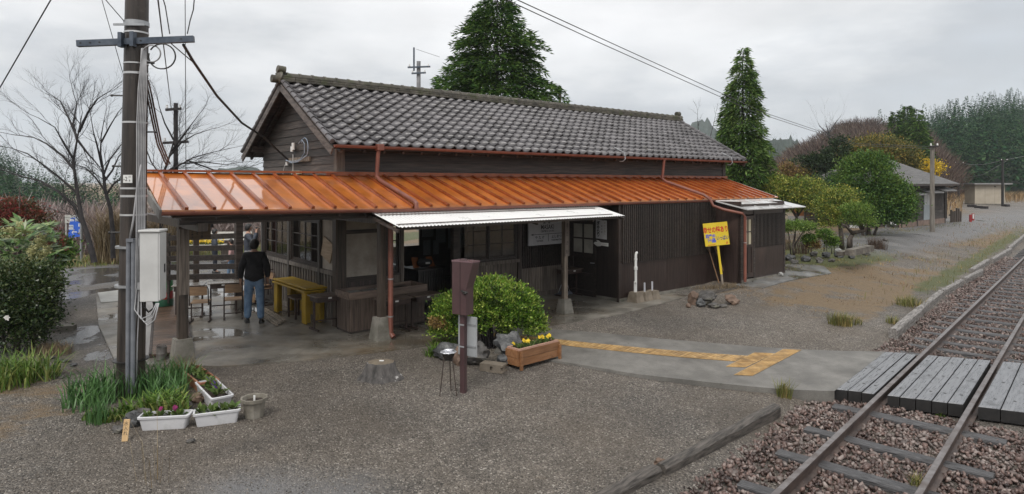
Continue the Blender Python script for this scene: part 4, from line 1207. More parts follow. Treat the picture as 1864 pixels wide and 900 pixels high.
m_ = MB(left(-.025)); m_.tube(arc((-2.5, 3.25), .36, 2.2, 4.9), .007, 6); m_.tube([(-2.25, 3.8, .05), (-2.25, 3.1, .05), (-1.95, 3.12, .05)], .007, 6); m_.build('thin_wire', INSU, house)
for s in (8.2, 13.6):
    m_ = MB(); m_.tube([(s, -.2, 4.15), (s, -.58, 3.98), (s - .02, -.62, 3.8), (s - .06, -.57, 3.74), (s - .12, -.5, 3.74)], .014, 6); m_.build('eave_hook', STEEL, house)
NOTE = mat('aged_notice_paper', (0.16, 0.17, 0.17), (0.3, 0.31, 0.31), scale=14, rough=.8, stretch=(1, 1, 3))
for (x0, x1, z0, z1) in ((4.7, 5.1, 1.5, 2.2), (5.2, 5.55, 1.3, 2.3), (5.65, 6.3, 1.1, 2.3), (4.75, 5.0, .95, 1.4), (5.1, 5.3, .95, 1.38)):
    m_ = MB(front(W_ - .055)); m_.box(x0, z0, 0, x1, z1, .008); m_.build('notice', NOTE, house)
def hthing(name, label, cat, s, t, z=0.235, rz=0.0, group=None):
    return thing(name, label, cat, hw(s, t, z), HA + rz, group)

th = hthing('station_sign', 'white station name sign lettered MASAKI with an arrow line, under the awning', 'sign', 5.67, -.13, 1.55)
MF = front(0)
SIGNW = mat('greyish_sign_white', (0.38, 0.38, 0.40), (0.45, 0.45, 0.47), scale=5, rough=.4)
m_ = MB(MF); m_.box(-.64, 0, -.02, .64, .88, .015); m_.build('board', SIGNW, th)
m_ = MB(MF)
for k, ch in enumerate('まさき'): put_text(m_, ch, -.32 + .36 * k, .66, .25, .017, bold=.004)
for k, ch in enumerate('真幸'): put_text(m_, ch, -.1 + .17 * k, .545, .085, .017, bold=.002)
put_text(m_, 'MASAKI', .01, .40, .165, .017, bold=.003, xscale=.82)
put_text(m_, '（宮崎県えびの市）', .01, .325, .062, .017, bold=.001)
m_.box(-.5, .268, .0155, .58, .280, .018)
m_.add([(-.58, .274, .017), (-.48, .25, .017), (-.48, .298, .017)], [(0, 1, 2)]); m_.add([(.635, .274, .017), (.54, .298, .017), (.54, .25, .017)], [(0, 1, 2)])
m_.box(.035, .08, .0155, .047, .266, .018)
put_text(m_, 'や た け', -.26, .165, .09, .017, bold=.002); put_text(m_, 'YATAKE', -.26, .085, .062, .017, bold=.0015)
put_text(m_, 'よしまつ', .33, .165, .09, .017, bold=.002); put_text(m_, 'YOSHIMATSU', .33, .085, .062, .017, bold=.0015)
m_.build('lettering', BLACKP, th)
ML = left(0)
th = hthing('poster', 'white hanging poster with brushed black vertical writing beside the cafe door', 'poster', 6.40, -1.36, 1.76)
m_ = MB(ML); m_.add([(-.19, -.02, .006), (.18, -.03, .012), (.18, .44, .01), (-.19, .46, .003), (-.19, -.02, .0), (.18, -.03, .006), (.18, .44, .004), (-.19, .46, -.003)], [(0, 1, 2, 3), (7, 6, 5, 4), (0, 4, 5, 1), (1, 5, 6, 2), (2, 6, 7, 3), (3, 7, 4, 0)]); m_.build('sheet', mat('poster_paper', (.5, .5, .52), (.56, .56, .57), scale=5, rough=.7), th)
m_ = MB(ML)
for k, ch in enumerate('ぎゃらり'): put_text(m_, ch, -.1, .32 - .095 * k, .12, .0135, bold=.004)
for k, ch in enumerate('真幸駅'): put_text(m_, ch, .02, .28 - .075 * k, .05, .0135)
m_.build('lettering', BLACKP, th)
m_ = MB(ML)
for k, ch in enumerate('幸せの里へ'): put_text(m_, ch, .12, .36 - .07 * k, .055, .0135)
m_.build('coloured_lettering', mat('ochre_ink', (.25, .2, .08), rough=.6), th)
m_ = MB(ML); m_.box(.03, .44, 0, .09, .6, .02); m_.build('hanger', POSTWOOD, th)
th = hthing('pointer_sign', 'white wooden hand pointing left on the dark wall under the poster', 'sign', 6.42, -1.36, 1.56)
m_ = MB(ML)
hand = [(-.26, .05), (-.22, .085), (-.13, .1), (-.17, .135), (-.1, .13), (-.04, .09), (.0, .085), (.22, .085), (.22, .0), (.0, .01), (-.04, -.01), (-.13, -.02), (-.2, .01)]
m_.poly(hand, .012, .03); m_.build('hand', WHITEP, th)
m_ = MB(ML); put_text(m_, 'GALLERY', .11, .03, .042, .0315) if False else None
for k in range(1): m_.box(.03, .042, .0302, .19, .046, .0312)
m_.build('painted_line', BLACKP, th)

yb = hw(10.02, -2.5, .29)
th = thing('yellow_sign', 'yellow hand-painted placard with red and blue writing leaning on the dark wall', 'sign', yb, HA - R(36))
T = Matrix.Rotation(R(-6), 4, 'X') @ Matrix.Rotation(R(-5), 4, 'Y') @ MF
YEL = mat('yellow_sign_paint', (.62, .45, .015), (.7, .52, .03), scale=3, rough=.45)
m_ = MB(T); m_.box(-.345, 1.14, 0, .345, 1.77, .02); m_.build('panel', YEL, th)
m_ = MB(T); m_.box(-.015, .35, -.03, .045, 1.3, -.004); m_.build('stick', YEL, th)
m_ = MB(T); m_.box(-.012, -.05, -.03, .042, .35, -.005); m_.build('bare_stick_end', GREYPOST, th)
m_ = MB(T); put_text(m_, '幸せの鐘あり', 0, 1.51, .18, .022, bold=.006, xscale=.66); put_text(m_, '↗', .27, 1.16, .1, .022, bold=.005); m_.box(-.28, 1.16, .0205, -.06, 1.175, .0225); m_.build('red_lettering', mat('red_paint', (.5, .03, .01), rough=.5), th)
m_ = MB(T); put_text(m_, '真幸の', -.17, 1.37, .11, .022, bold=.006, xscale=.85); put_text(m_, '産品', -.15, 1.245, .12, .022, bold=.007); m_.build('blue_lettering', mat('blue_paint', (.06, .09, .5), rough=.5), th)
m_ = MB(T); put_text(m_, 'いっぱい', .165, 1.29, .135, .022, bold=.004, xscale=.65); m_.build('dark_lettering', mat('navy_paint', (.05, .05, .18), rough=.5), th)
BRISTLE = mat('broom_bristle', (.10, .065, .04), (.22, .15, .1), scale=20, stretch=(1, 1, .2), rough=.8, bump=.5)
BAMBOO = mat('pale_broom_handle', (.3, .17, .09), (.42, .26, .15), scale=4, rough=.5)
for k, (s0, t0, s1, t1, lb) in enumerate(((10.33, -2.2, 10.03, -1.98, 'bamboo broom standing bristles up, left of the yellow placard stick'), (10.62, -2.28, 10.32, -2.0, 'bamboo broom standing bristles up, right of the yellow placard stick'), (10.70, -2.22, 10.46, -2.02, 'broom standing bristles up nearest the annex side wall'))):
    th = thing('broom', lb, 'broom', hw(s0, t0, .31), HA, 'brooms behind the yellow placard')
    top = Vector((s1 - s0, t1 - t0, 1.2));
    m_ = MB(); m_.tube([(0, 0, 0), top * .78], .014, 8); m_.build('handle', BAMBOO, th)
    m_ = MB(); m_.tube([top * .75, top * .8, top * .95, top * 1.06], [.02, .04, .075, .085], 9); m_.build('bristles', BRISTLE, th)

for k, (s, h, lb) in enumerate(((6.78, 1, ''), (7.12, 0, ''), (7.42, 0, ''))):
    lb = ('tapered concrete block carrying the tall white standpipe, at the block corner', 'tapered concrete block with short white pipe stub, middle of three', 'tapered concrete block with short white pipe stub, farthest right of three')[k]
    t0 = -2.14
    cone = hthing('concrete_block', lb, 'block', s, t0, .226, 0, 'tapered concrete blocks')
    fb = MB(); w0, w1, hh = .155, .115, .24 if k == 0 else .21
    fb.add([(-w0, -w0, 0), (w0, -w0, 0), (w0, w0, 0), (-w0, w0, 0), (-w1, -w1, hh), (w1, -w1, hh), (w1, w1, hh), (-w1, w1, hh)], [(4, 5, 6, 7), (0, 1, 5, 4), (1, 2, 6, 5), (2, 3, 7, 6), (3, 0, 4, 7)])
    fb.build('block', mat('brown_concrete', (.14, .115, .085), (.24, .2, .155), scale=4, rough=.8, bump=.4), cone)
    m_ = MB()
    if h:
        m_.tube([(0, 0, hh), (0, 0, 1.14), (.015, 0, 1.19), (.05, 0, 1.2)], .032, 12); m_.cyl((0, 0, .78), (0, 0, .86), .045); m_.cyl((0, 0, 1.02), (0, 0, 1.06), .04); m_.cyl((-.04, 0, hh), (-.04, 0, .5), .022, n=10); m_.tube([(-.03, -.03, .45), (-.09, -.05, .5)], .012, 6)
        m_.build('standpipe', WHITEP, cone, smooth='auto')
    else:
        m_.cyl((0, 0, hh), (0, 0, hh + .22), .024, n=10); m_.build('pipe_stub', mat('pale_grey_pipe', (.45, .46, .5), rough=.4), cone, smooth='auto')
DESKTOP = mat('worn_desk_top', (.06, .044, .035), (.17, .128, .105), scale=4, stretch=(1, 6, 1), rough=.35, bump=.2)
DESKLEG = mat('brown_steel_leg', (.03, .02, .017), (.06, .04, .034), scale=8, rough=.45)
WOODPANEL = mat('light_plywood', (.24, .15, .085), (.34, .22, .13), scale=4, stretch=(1, 1, 6), rough=.45)
TAG = mat('white_tag', (.7, .7, .68), rough=.5)
def school_desk(label, s, t, rz, w=.6, d=.4, h=.68, drawer=True, group='old school desks round the porch', topm=None, z=.235):
    th = hthing('school_desk', label, 'desk', s, t, z, rz, group)
    m_ = MB(); m_.box(-w / 2, -d / 2, h - .022, w / 2, d / 2, h, .005); m_.build('desktop', topm or DESKTOP, th)
    if drawer:
        m_ = MB(); m_.box(-w / 2 + .05, -d / 2 + .02, h - .12, w / 2 - .05, d / 2 - .02, h - .023); m_.build('drawer_box', DESKLEG, th)
        m_ = MB(); m_.box(-.04, -d / 2 + .013, h - .06, .03, -d / 2 + .018, h - .03); m_.build('name_tag', TAG, th)
    for sx in (-1, 1):
        m_ = MB(); x = sx * (w / 2 - .06)
        m_.box(x - .018, -.02, .03, x + .018, .02, h - .12 if drawer else h - .023); m_.box(x - .02, -d / 2, 0, x + .02, d / 2, .035)
        m_.build('leg', DESKLEG, th)
    m_ = MB(); m_.box(-w / 2 + .08, -.012, .16, w / 2 - .08, .012, .185); m_.build('foot_rail', DESKLEG, th)
    return th
school_desk('small wooden table with brown steel legs standing at the cafe door', 6.1, -.52, R(0), w=.62, d=.42, h=.70)
school_desk('dark school desk standing between the yellow bench table and the display case', -.30, -.08, R(0), w=.62, d=.42, h=.68)
school_desk('school desk with white tag before the display case, right of the brown downpipe', 1.32, -1.13, R(2), w=.66, d=.42, h=.66)
school_desk('school desk before the display case, left of the brown downpipe', .60, -1.16, R(-3), w=.7, d=.4, h=.66)
th = hthing('folding_stand', 'grey wire folding stand left under the table by the cafe door', 'stand', 6.1, -.3, .236)
m_ = MB(); m_.tube([(-.22, 0, 0), (0, -.02, .42), (.05, -.02, .42), (.26, 0, 0)], .009, 6); m_.build('wire_frame', STEEL, th)
m_ = MB(); m_.add([(-.26, -.12, 0), (.28, -.12, 0), (.28, .1, .0), (-.26, .1, .0), (-.15, -.05, .1), (.2, -.06, .07)], [(0, 1, 5, 4), (1, 2, 5), (2, 3, 4, 5), (3, 0, 4)]); m_.build('grey_cover', mat('slate_fabric', (.08, .09, .11), (.13, .14, .17), scale=6, rough=.8), th)

th = hthing('display_case', 'wide weathered wooden display case with leaflets on its top, at the entrance corner', 'display case', .72, -.5, .26)
m_ = MB()
x = -.84
while x < .83: m_.box(x, -.3, .0, min(x + .15, .85), -.265, .62); x += .152
y = -.262
while y < .24: m_.box(-.85, y, 0, -.815, min(y + .15, .28), .62); m_.box(.815, y, 0, .85, min(y + .15, .28), .62); y += .152
CASEW = mat('weathered_case_wood', (.05, .036, .028), (.16, .118, .094), scale=4, stretch=(6, 6, .4), rough=.5, bump=.35, island=.25)
m_.build('case_boards', CASEW, th)
m_ = MB(); m_.box(-.88, -.33, .62, .88, .30, .64); m_.box(-.88, -.33, .64, .88, -.30, .76); m_.box(-.88, .27, .64, .88, .30, .76); m_.box(-.88, -.30, .64, -.85, .27, .76); m_.box(.85, -.30, .64, .88, .27, .76)
m_.build('case_tray', mat('case_rim_wood', (.09, .063, .048), (.22, .16, .125), scale=4, stretch=(.5, 4, 4), rough=.45, bump=.3), th)
for k, (x, y, w, h, c) in enumerate(((-.62, -.02, .34, .42, (.3, .31, .3)), (-.25, .0, .3, .4, (.24, .25, .24)), (.02, .12, .2, .14, (.55, .55, .54)), (.08, -.1, .28, .25, (.14, .035, .04)), (.45, .0, .3, .38, (.09, .085, .08)))):
    m_ = MB(Matrix.Rotation(R((-4, 3, -8, 6, -3)[k]), 4, 'Z')); m_.box(x - w / 2, y - h / 2, .7, x + w / 2, y + h / 2, .706); m_.build('leaflet', mat('leaflet_%d' % k, c, tuple(v * .7 for v in c), scale=18, rough=.5), th)
m_ = MB(); m_.box(-.86, -.31, -.03, .86, .28, .0); m_.build('case_base', DARKIN, th)

YELW = mat('mustard_painted_wood', (.30, .19, .014), (.40, .26, .025), scale=3, rough=.35, rough2=.5, c3=(.2, .13, .02), s3=4, r3=(.5, .8))
th = hthing('yellow_table', 'mustard yellow painted table with thick plank legs under the waiting room windows', 'table', -.27, 1.42, .24)
m_ = MB(); m_.box(-.22, -.95, .70, .24, .95, .735, .004); m_.build('tabletop', YELW, th)
m_ = MB(); m_.box(-.26, -.95, .65, .2, .9, .68, .004); m_.build('lower_board', YELW, th)
for x, y in ((-.2, -.82), (.1, -.82), (-.2, .78), (.1, .78)):
    m_ = MB(); m_.box(x - .02, y - .1, 0, x + .02, y + .1, .65); m_.box(x + .0201, y - .02, 0, x + .12, y + .02, .65); m_.build('leg', YELW, th)
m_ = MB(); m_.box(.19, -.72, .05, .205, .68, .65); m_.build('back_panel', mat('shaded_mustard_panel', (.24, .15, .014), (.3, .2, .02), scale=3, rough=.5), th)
th = hthing('stool', 'dark stool pushed under the yellow table', 'stool', -.34, 1.3, .24)
m_ = MB(); m_.box(-.16, -.25, .42, .14, .25, .46); m_.build('seat', DESKTOP, th)
for x, y in ((-.12, -.2), (.1, -.2), (-.12, .2), (.1, .2)): m_ = MB(); m_.box(x - .02, y - .02, 0, x + .02, y + .02, .419); m_.build('leg', DESKLEG, th)
SLATW = mat('grey_loose_slats', (.16, .13, .1), (.3, .26, .21), scale=5, rough=.7, island=.3)
for k in range(6):
    m_ = MB(); ly = k % 2
    a = Vector(hw(-.98 + .055 * k, .75 + .06 * k, .247 + .022 * ly)); e_ = Vector(hw(-.84 + .05 * k, 2.4 + .05 * k, .247 + .022 * ly)); m_.beam(a, e_, .045, .02)
    tag(m_.build('wood_slat', SLATW), 'thin grey wooden slat in the bundle on the floor before the yellow table', 'slat', 'bundle of slats by the yellow table')

def school_chair(label, s, t, rz, z=.235, group='school chairs at the porch', tilt=None):
    th = hthing('school_chair', label, 'chair', s, t, z, rz, group)
    W2 = .18
    m_ = MB()                                              # facing +y, backrest at -y
    m_.add([(-.17, -.16, .40), (.17, -.16, .40), (.17, .2, .41), (-.17, .2, .41), (-.17, -.16, .415), (.17, -.16, .415), (.17, .2, .425), (-.17, .2, .425)], [(3, 2, 1, 0), (4, 5, 6, 7), (0, 1, 5, 4), (1, 2, 6, 5), (2, 3, 7, 6), (3, 0, 4, 7)])
    m_.build('seat', WOODPANEL, th)
    m_ = MB(); N = 7; vs = []
    for i in range(N + 1):
        x = -.165 + .33 * i / N; y = -.215 - .02 * math.sin(PI * i / N)
        for dy, z_ in ((0, .58), (-.012, .76), (-.024, .76), (-.012, .58)): vs.append((x, y + dy, z_))
    fs = []
    for i in range(N):
        for j in range(4): fs.append((i * 4 + j, i * 4 + (j + 1) % 4, i * 4 + 4 + (j + 1) % 4, i * 4 + 4 + j))
    fs += [(3, 2, 1, 0), (N * 4, N * 4 + 1, N * 4 + 2, N * 4 + 3)]
    m_.add(vs, fs); m_.build('backrest', WOODPANEL, th)
    fr_ = MB(); fr_.tube([(-W2, -.16, .36), (-W2, -.2, .7), (-.15, -.225, .775), (.15, -.225, .775), (W2, -.2, .7), (W2, -.16, .36)], .0125, 8); fr_.build('back_frame', DESKLEG, th)
    for sx in (-1, 1):
        m_ = MB(); x = sx * W2
        m_.box(x - .013, -.18, .0, x + .013, .2, .028); m_.tube([(x, .02, .02), (x, .02, .39)], .014, 8); m_.tube([(x, -.17, .39), (x, .19, .395)], .012, 8); m_.build('leg', DESKLEG, th)
    m_ = MB(); m_.tube([(-W2, .02, .1), (W2, .02, .1)], .011, 8); m_.build('stretcher', DESKLEG, th)
    return th
ch0 = school_chair('empty wooden school chair facing a desk, left of two behind the porch footing', -2.05, 2.25, R(-24))
dup(ch0, hw(-1.42, 2.15, .235), HA + R(-16), 'empty wooden school chair facing a desk, beside the man in black')
school_desk('grey topped school desk before the left of the two porch chairs', -2.10, 2.95, R(-24), w=.64, d=.44, h=.7, topm=mat('pale_wet_desk_top', (.16, .14, .12), (.26, .24, .21), scale=5, rough=.2))
school_desk('grey topped school desk before the porch chair beside the man in black', -1.42, 2.85, R(-16), w=.64, d=.44, h=.7, topm=mat('pale_wet_desk_top', (.16, .14, .12)))
for k, (t, lb) in enumerate(((3.25, 'school chair standing by the wall, nearest the yellow table'), (3.62, 'school chair standing by the wall, second from the yellow table'), (4.0, 'school chair standing by the wall, third from the yellow table'))):
    dup(ch0, hw(-.42, t, .235), HA + R(90), lb)['group'] = 'stacked chairs by the window wall'
    c_ = dup(ch0, hw(-.42, t + .03, .235 + .86), HA + R(90), lb.replace('standing by the wall', 'turned upside down on another chair'))
    c_['group'] = 'stacked chairs by the window wall'
    c_.rotation_euler = (R(180), 0, HA + R(90))

th = thing('slat_fence', 'dark fence of five wide horizontal slats between the porch posts', 'fence', tuple(at(372, 560, 15.3)), 0)
off = Vector(th.location)
for k, (yl, yr) in enumerate(((434, 429.5), (453, 451), (471, 468.5), (486, 485), (505, 502.5))):
    m_ = MB(); m_.beam(at(268, yl + 1, 14.85) - off, at(434, yr, 15.12) - off, .035, .125); m_.build('slat', FRAMEW, th)
for px in (306,): m_ = MB(); m_.beam(at(px, 425, 14.95) - off, at(px, 552, 14.95) - off, .07, .09, up=(0, 1, 0)); m_.build('fence_post', OLDWOOD, th)
th = thing('notice_board', 'brown wooden notice board with brushed writing hanging from the porch beam', 'notice board', tuple(at(356, 437, 12.6)), R(18))
m_ = MB(MF); m_.box(-.28, 0, -.012, .27, .37, .012); m_.build('board', mat('brown_notice_wood', (.085, .062, .04), (.15, .112, .075), scale=4, stretch=(1, 6, 6), rough=.7, bump=.3), th)
m_ = MB(MF)
for c_, col_ in enumerate(('切符', 'ここで下車', '記念の鐘を', 'どうぞ鳴らして', '幸せを願い', '真幸の駅')):
    for k, ch in enumerate(col_): put_text(m_, ch, .2 - .085 * c_, .28 - .045 * k - (.06 if c_ % 2 else 0), .055 if c_ < 2 else .042, .0135, bold=.001)
m_.build('lettering', BLACKP, th)
m_ = MB(MF); m_.tube([(-.2, .37, 0), (-.2, .52, 0)], .005, 5); m_.tube([(.2, .37, 0), (.2, .52, 0)], .005, 5); m_.build('hanger', BLACKM, th)
th = thing('wind_chime', 'thin dark wind chime hanging from the gutter of the porch', 'wind chime', tuple(at(386, 425, 12.4)), 0)
m_ = MB(); m_.tube([(0, 0, .48), (0, 0, .2)], .004, 5); m_.lathe([(0, .2), (.02, .19), (.03, .12), (.032, .11)], 10); m_.tube([(-.02, 0, .2), (0, 0, .27), (.02, 0, .2)], .004, 5); m_.tube([(0, 0, .12), (0, 0, .0)], .003, 5); m_.build('chime', BLACKM, th)

th = hthing('boardwalk', 'long narrow boardwalk of wet brown planks leading into the porch', 'boardwalk', -2.55, 2.6, .23, R(-11.5))
PLK = mat('wet_brown_plank', (.04, .024, .017), (.15, .092, .06), scale=4, stretch=(.6, 6, 6), rough=.35, bump=.3, island=.3, c3=(.025, .017, .014), s3=7, r3=(.62, .68))
m_ = MB(); y = -3.0
while y < 2.95: m_.box(-.30, y, .03, .30, y + .142, .055); y += .15
m_.build('planks', PLK, th)
m_ = MB(); m_.box(-.34, -3.0, 0, -.302, 2.98, .07); m_.box(.302, -3.0, 0, .33, 2.98, .06); m_.box(-.3, -3.0, 0, .3, -2.96, .029); m_.build('bearers', OLDWOOD, th)
m_ = MB(); m_.box(-.56, -2.95, .0, -.345, 2.9, .03); tag_ = m_.build('side_board', mat('grey_side_board', (.2, .19, .185), (.3, .29, .28), scale=3, stretch=(4, .4, 4), rough=.4), th)
th = thing('tin_can', 'dented grey tin bucket beside the concrete footing of the porch post', 'bucket', gp(294, 654, z=.23), 0)
m_ = MB(); m_.lathe([(0, 0), (.078, 0), (.08, .01), (.078, .09), (.082, .1), (.078, .11), (.08, .2), (.084, .205), (.076, .205), (.072, .05), (0, .05)], 16); m_.build('can', mat('dull_tin', (.12, .11, .1), (.22, .21, .2), scale=5, rough=.4, metal=.4), th, smooth='auto')
m_ = MB(); m_.tube([(-.08, 0, .2)] + [(-.08 * math.cos(PI * i / 8), 0, .2 + .05 * math.sin(PI * i / 8)) for i in range(9)], .004, 5); m_.build('handle', BLACKM, th)
dl = thing('wooden_doll', 'painted wooden folk doll in red, green and blue standing behind the white cabinet', 'doll', gp(298, 556, z=.30), R(-20))
def lathe_part(name, prof, m0, parent, n_=18): return MB().lathe(prof, n_).build(name, m0, parent, smooth='auto')
PG, PR, PB_, PW = mat('doll_green', (.03, .25, .07), rough=.35), mat('doll_red', (.32, .02, .025), rough=.35), mat('doll_blue', (.02, .1, .42), rough=.35), mat('doll_white', (.7, .68, .66), rough=.35)
lathe_part('base', [(0, 0), (.2, 0), (.21, .12), (.2, .16)], mat('doll_dark_green', (.02, .09, .05), rough=.4), dl)
lathe_part('skirt', [(.2, .161), (.205, .25), (.19, .34)], PR, dl)
lathe_part('coat', [(.19, .341), (.2, .45), (.19, .6), (.13, .68), (.09, .7)], PG, dl)
lathe_part('head', [(.09, .68), (.13, .74), (.15, .82), (.14, .92), (.1, .97), (0, .99)], PW, dl)
lathe_part('cap', [(.151, .87), (.158, .9), (.15, .96), (.1, 1.0), (0, 1.01)], PB_, dl)
m_ = MB();
for k in range(5):
    a = PI * k / 4 + PI; m_.cyl((.1 * math.cos(a), .05 * math.sin(a), .98), (.16 * math.cos(a), .08 * math.sin(a), 1.14), .035, .03, 8)
m_.build('crest', PR, dl)
m_ = MB();
for k in range(4):
    a = PI * (k + .5) / 4 + PI; m_.cyl((.1 * math.cos(a), .06 * math.sin(a), .98), (.15 * math.cos(a), .09 * math.sin(a), 1.13), .03, .028, 8)
m_.build('crest_stripes', PW, dl)
m_ = MB(); m_.blob((.02, -.2, .42), (.09, .05, .07), 3, 2, .05); m_.build('hands', PW, dl, smooth=True)
m_ = MB();
for x in (-.05, .05): m_.box(x - .022, -.155, .845, x + .022, -.14, .853)
m_.box(-.02, -.152, .765, .02, -.13, .772); m_.add([(-.012, -.15, .80), (.012, -.15, .80), (0, -.165, .795), (0, -.15, .84)], [(0, 1, 2), (0, 2, 3), (1, 3, 2)])
m_.build('face_lines', BLACKP, dl)

school_desk('dark reading desk inside the waiting room, seen through the entrance', 2.15, 2.6, R(0), w=.9, d=.55, h=.75)
th = hthing('counter', 'black slatted counter inside the entrance with a bag and a cap on it', 'counter', 2.55, .75, .236)
m_ = MB(); m_.box(-.42, -.35, .86, .36, .4, .90); m_.box(-.38, -.31, 0, -.32, -.25, .86); m_.box(.28, -.31, 0, .33, -.25, .86); m_.box(-.38, .3, 0, .33, .34, .86)
for k in range(9): m_.box(-.3 + .066 * k, -.30, .06, -.262 + .066 * k, -.27, .855)
m_.build('counter_frame', BLACKM, th)
th = hthing('shoulder_bag', 'black bag with orange lining lying on the counter inside the entrance', 'bag', 2.5, .7, 1.137)
m_ = MB(); m_.blob((0, 0, .12), (.2, .13, .14), 8, 3, .12, flat=.85); m_.build('bag_body', mat('black_bag_fabric', (.012, .012, .013), (.03, .03, .032), scale=9, rough=.7), th, smooth=True)
m_ = MB(); m_.add([(-.3, .02, .0), (-.1, .1, .0), (-.12, .12, .24), (-.34, .06, .26), (.12, .1, 0), (.32, .05, .0), (.22, .05, .24), (.1, .12, .24)], [(0, 1, 2, 3), (4, 5, 6, 7)]); m_.build('orange_flap', mat('orange_cloth', (.22, .07, .02), (.3, .1, .03), scale=8, rough=.8), th)
m_ = MB(); m_.box(-.06, -.145, .1, .05, -.13, .14); m_.build('white_label', TAG, th)
th = hthing('armchair', 'black steel armchair with pale seat inside the waiting room', 'chair', 2.05, 1.3, .236, R(70))
m_ = MB(); m_.box(-.23, -.22, .42, .23, .22, .47, .01); m_.build('seat', mat('pale_vinyl', (.3, .3, .3), rough=.3), th)
m_ = MB(); m_.box(-.23, -.25, .55, .23, -.21, .9, .01); m_.build('backrest', BLACKM, th)
for sx in (-1, 1): m_ = MB(); m_.tube([(sx * .25, .2, 0), (sx * .25, .2, .64), (sx * .25, -.2, .66), (sx * .25, -.24, 0)], .014, 8); m_.build('leg', BLACKM, th)
th = hthing('long_table', 'long table with white top at the back of the waiting room', 'table', 2.2, 3.1, .236)
m_ = MB(); m_.box(-1.1, -.3, .70, .8, .3, .73); m_.build('tabletop', mat('white_laminate', (.5, .5, .5), rough=.3), th)
for x in (-1, .7): m_ = MB(); m_.box(x - .02, -.25, 0, x + .02, .25, .69); m_.build('leg', BLACKM, th)

def skin_mesh(name, verts, edges, radii, mt, parent, sub=2, root=0, zmin=None):
    me = bpy.data.meshes.new(name); me.from_pydata(verts, edges, [])
    o = bpy.data.objects.new(name, me); COL.objects.link(o)
    o.modifiers.new('s', 'SKIN'); sd = o.modifiers.new('d', 'SUBSURF'); sd.levels = sub; sd.render_levels = sub
    for k, r_ in enumerate(radii):
        sv = me.skin_vertices[0].data[k]; sv.radius = r_ if isinstance(r_, tuple) else (r_, r_); sv.use_root = (k == root)
    dg = bpy.context.evaluated_depsgraph_get(); dg.update()
    m2 = bpy.data.meshes.new_from_object(o.evaluated_get(dg)); bpy.data.objects.remove(o); bpy.data.meshes.remove(me)
    m2.name = name
    for p in m2.polygons: p.use_smooth = True
    m2.materials.clear()
    return link_mesh(name, m2, mt, parent)
SKIN = mat('skin', (.33, .19, .13), (.42, .25, .18), scale=6, rough=.5)
HAIR = mat('black_hair', (.008, .007, .007), (.02, .018, .017), scale=60, rough=.45, bump=.5, bscale=90)
SHOE = mat('black_shoe', (.012, .012, .012), rough=.4)
DENIM = mat('blue_denim', (.07, .13, .22), (.16, .24, .35), scale=7, rough=.8, c3=(.05, .1, .18), s3=5, r3=(.5, .75), bump=.3, bscale=14, bdist=.02)
def hand_geo(parent_v, parent_e, parent_r, wrist, dirv, side, size=1.0, curl=.3, root_i=None):
    """palm, four unequal fingers with knuckles and a thumb, chained to the wrist"""
    d = Vector(dirv).normalized(); up = Vector(side).normalized(); out = d.cross(up).normalized()
    base = len(parent_v)
    P = Vector(wrist) + d * .05 * size; parent_v.append(tuple(P)); parent_r.append((.022 * size, .034 * size)); parent_e.append((root_i, base))
    K = P + d * .04 * size; parent_v.append(tuple(K)); parent_r.append((.016 * size, .036 * size)); parent_e.append((base, base + 1))
    for k, (o_, ln_) in enumerate(((-.028, .066), (-.009, .076), (.010, .070), (.028, .054))):
        a = len(parent_v)
        p0 = K + up * o_ * size + d * .012 * size; p1 = p0 + (d * math.cos(curl) + out * math.sin(curl)) * ln_ * .5 * size; p2 = p1 + (d * math.cos(curl * 2.2) + out * math.sin(curl * 2.2)) * ln_ * .5 * size
        for p, r_ in ((p0, .0095), (p1, .0085), (p2, .007)): parent_v.append(tuple(p)); parent_r.append(r_ * size)
        parent_e += [(base + 1, a), (a, a + 1), (a + 1, a + 2)]
    a = len(parent_v)
    t0 = P - up * .03 * size; t1 = t0 - up * .018 * size + d * .03 * size; t2 = t1 + d * .03 * size + out * .01
    for p, r_ in ((t0, .013), (t1, .0105), (t2, .0085)): parent_v.append(tuple(p)); parent_r.append(r_ * size)
    parent_e += [(base, a), (a, a + 1), (a + 1, a + 2)]
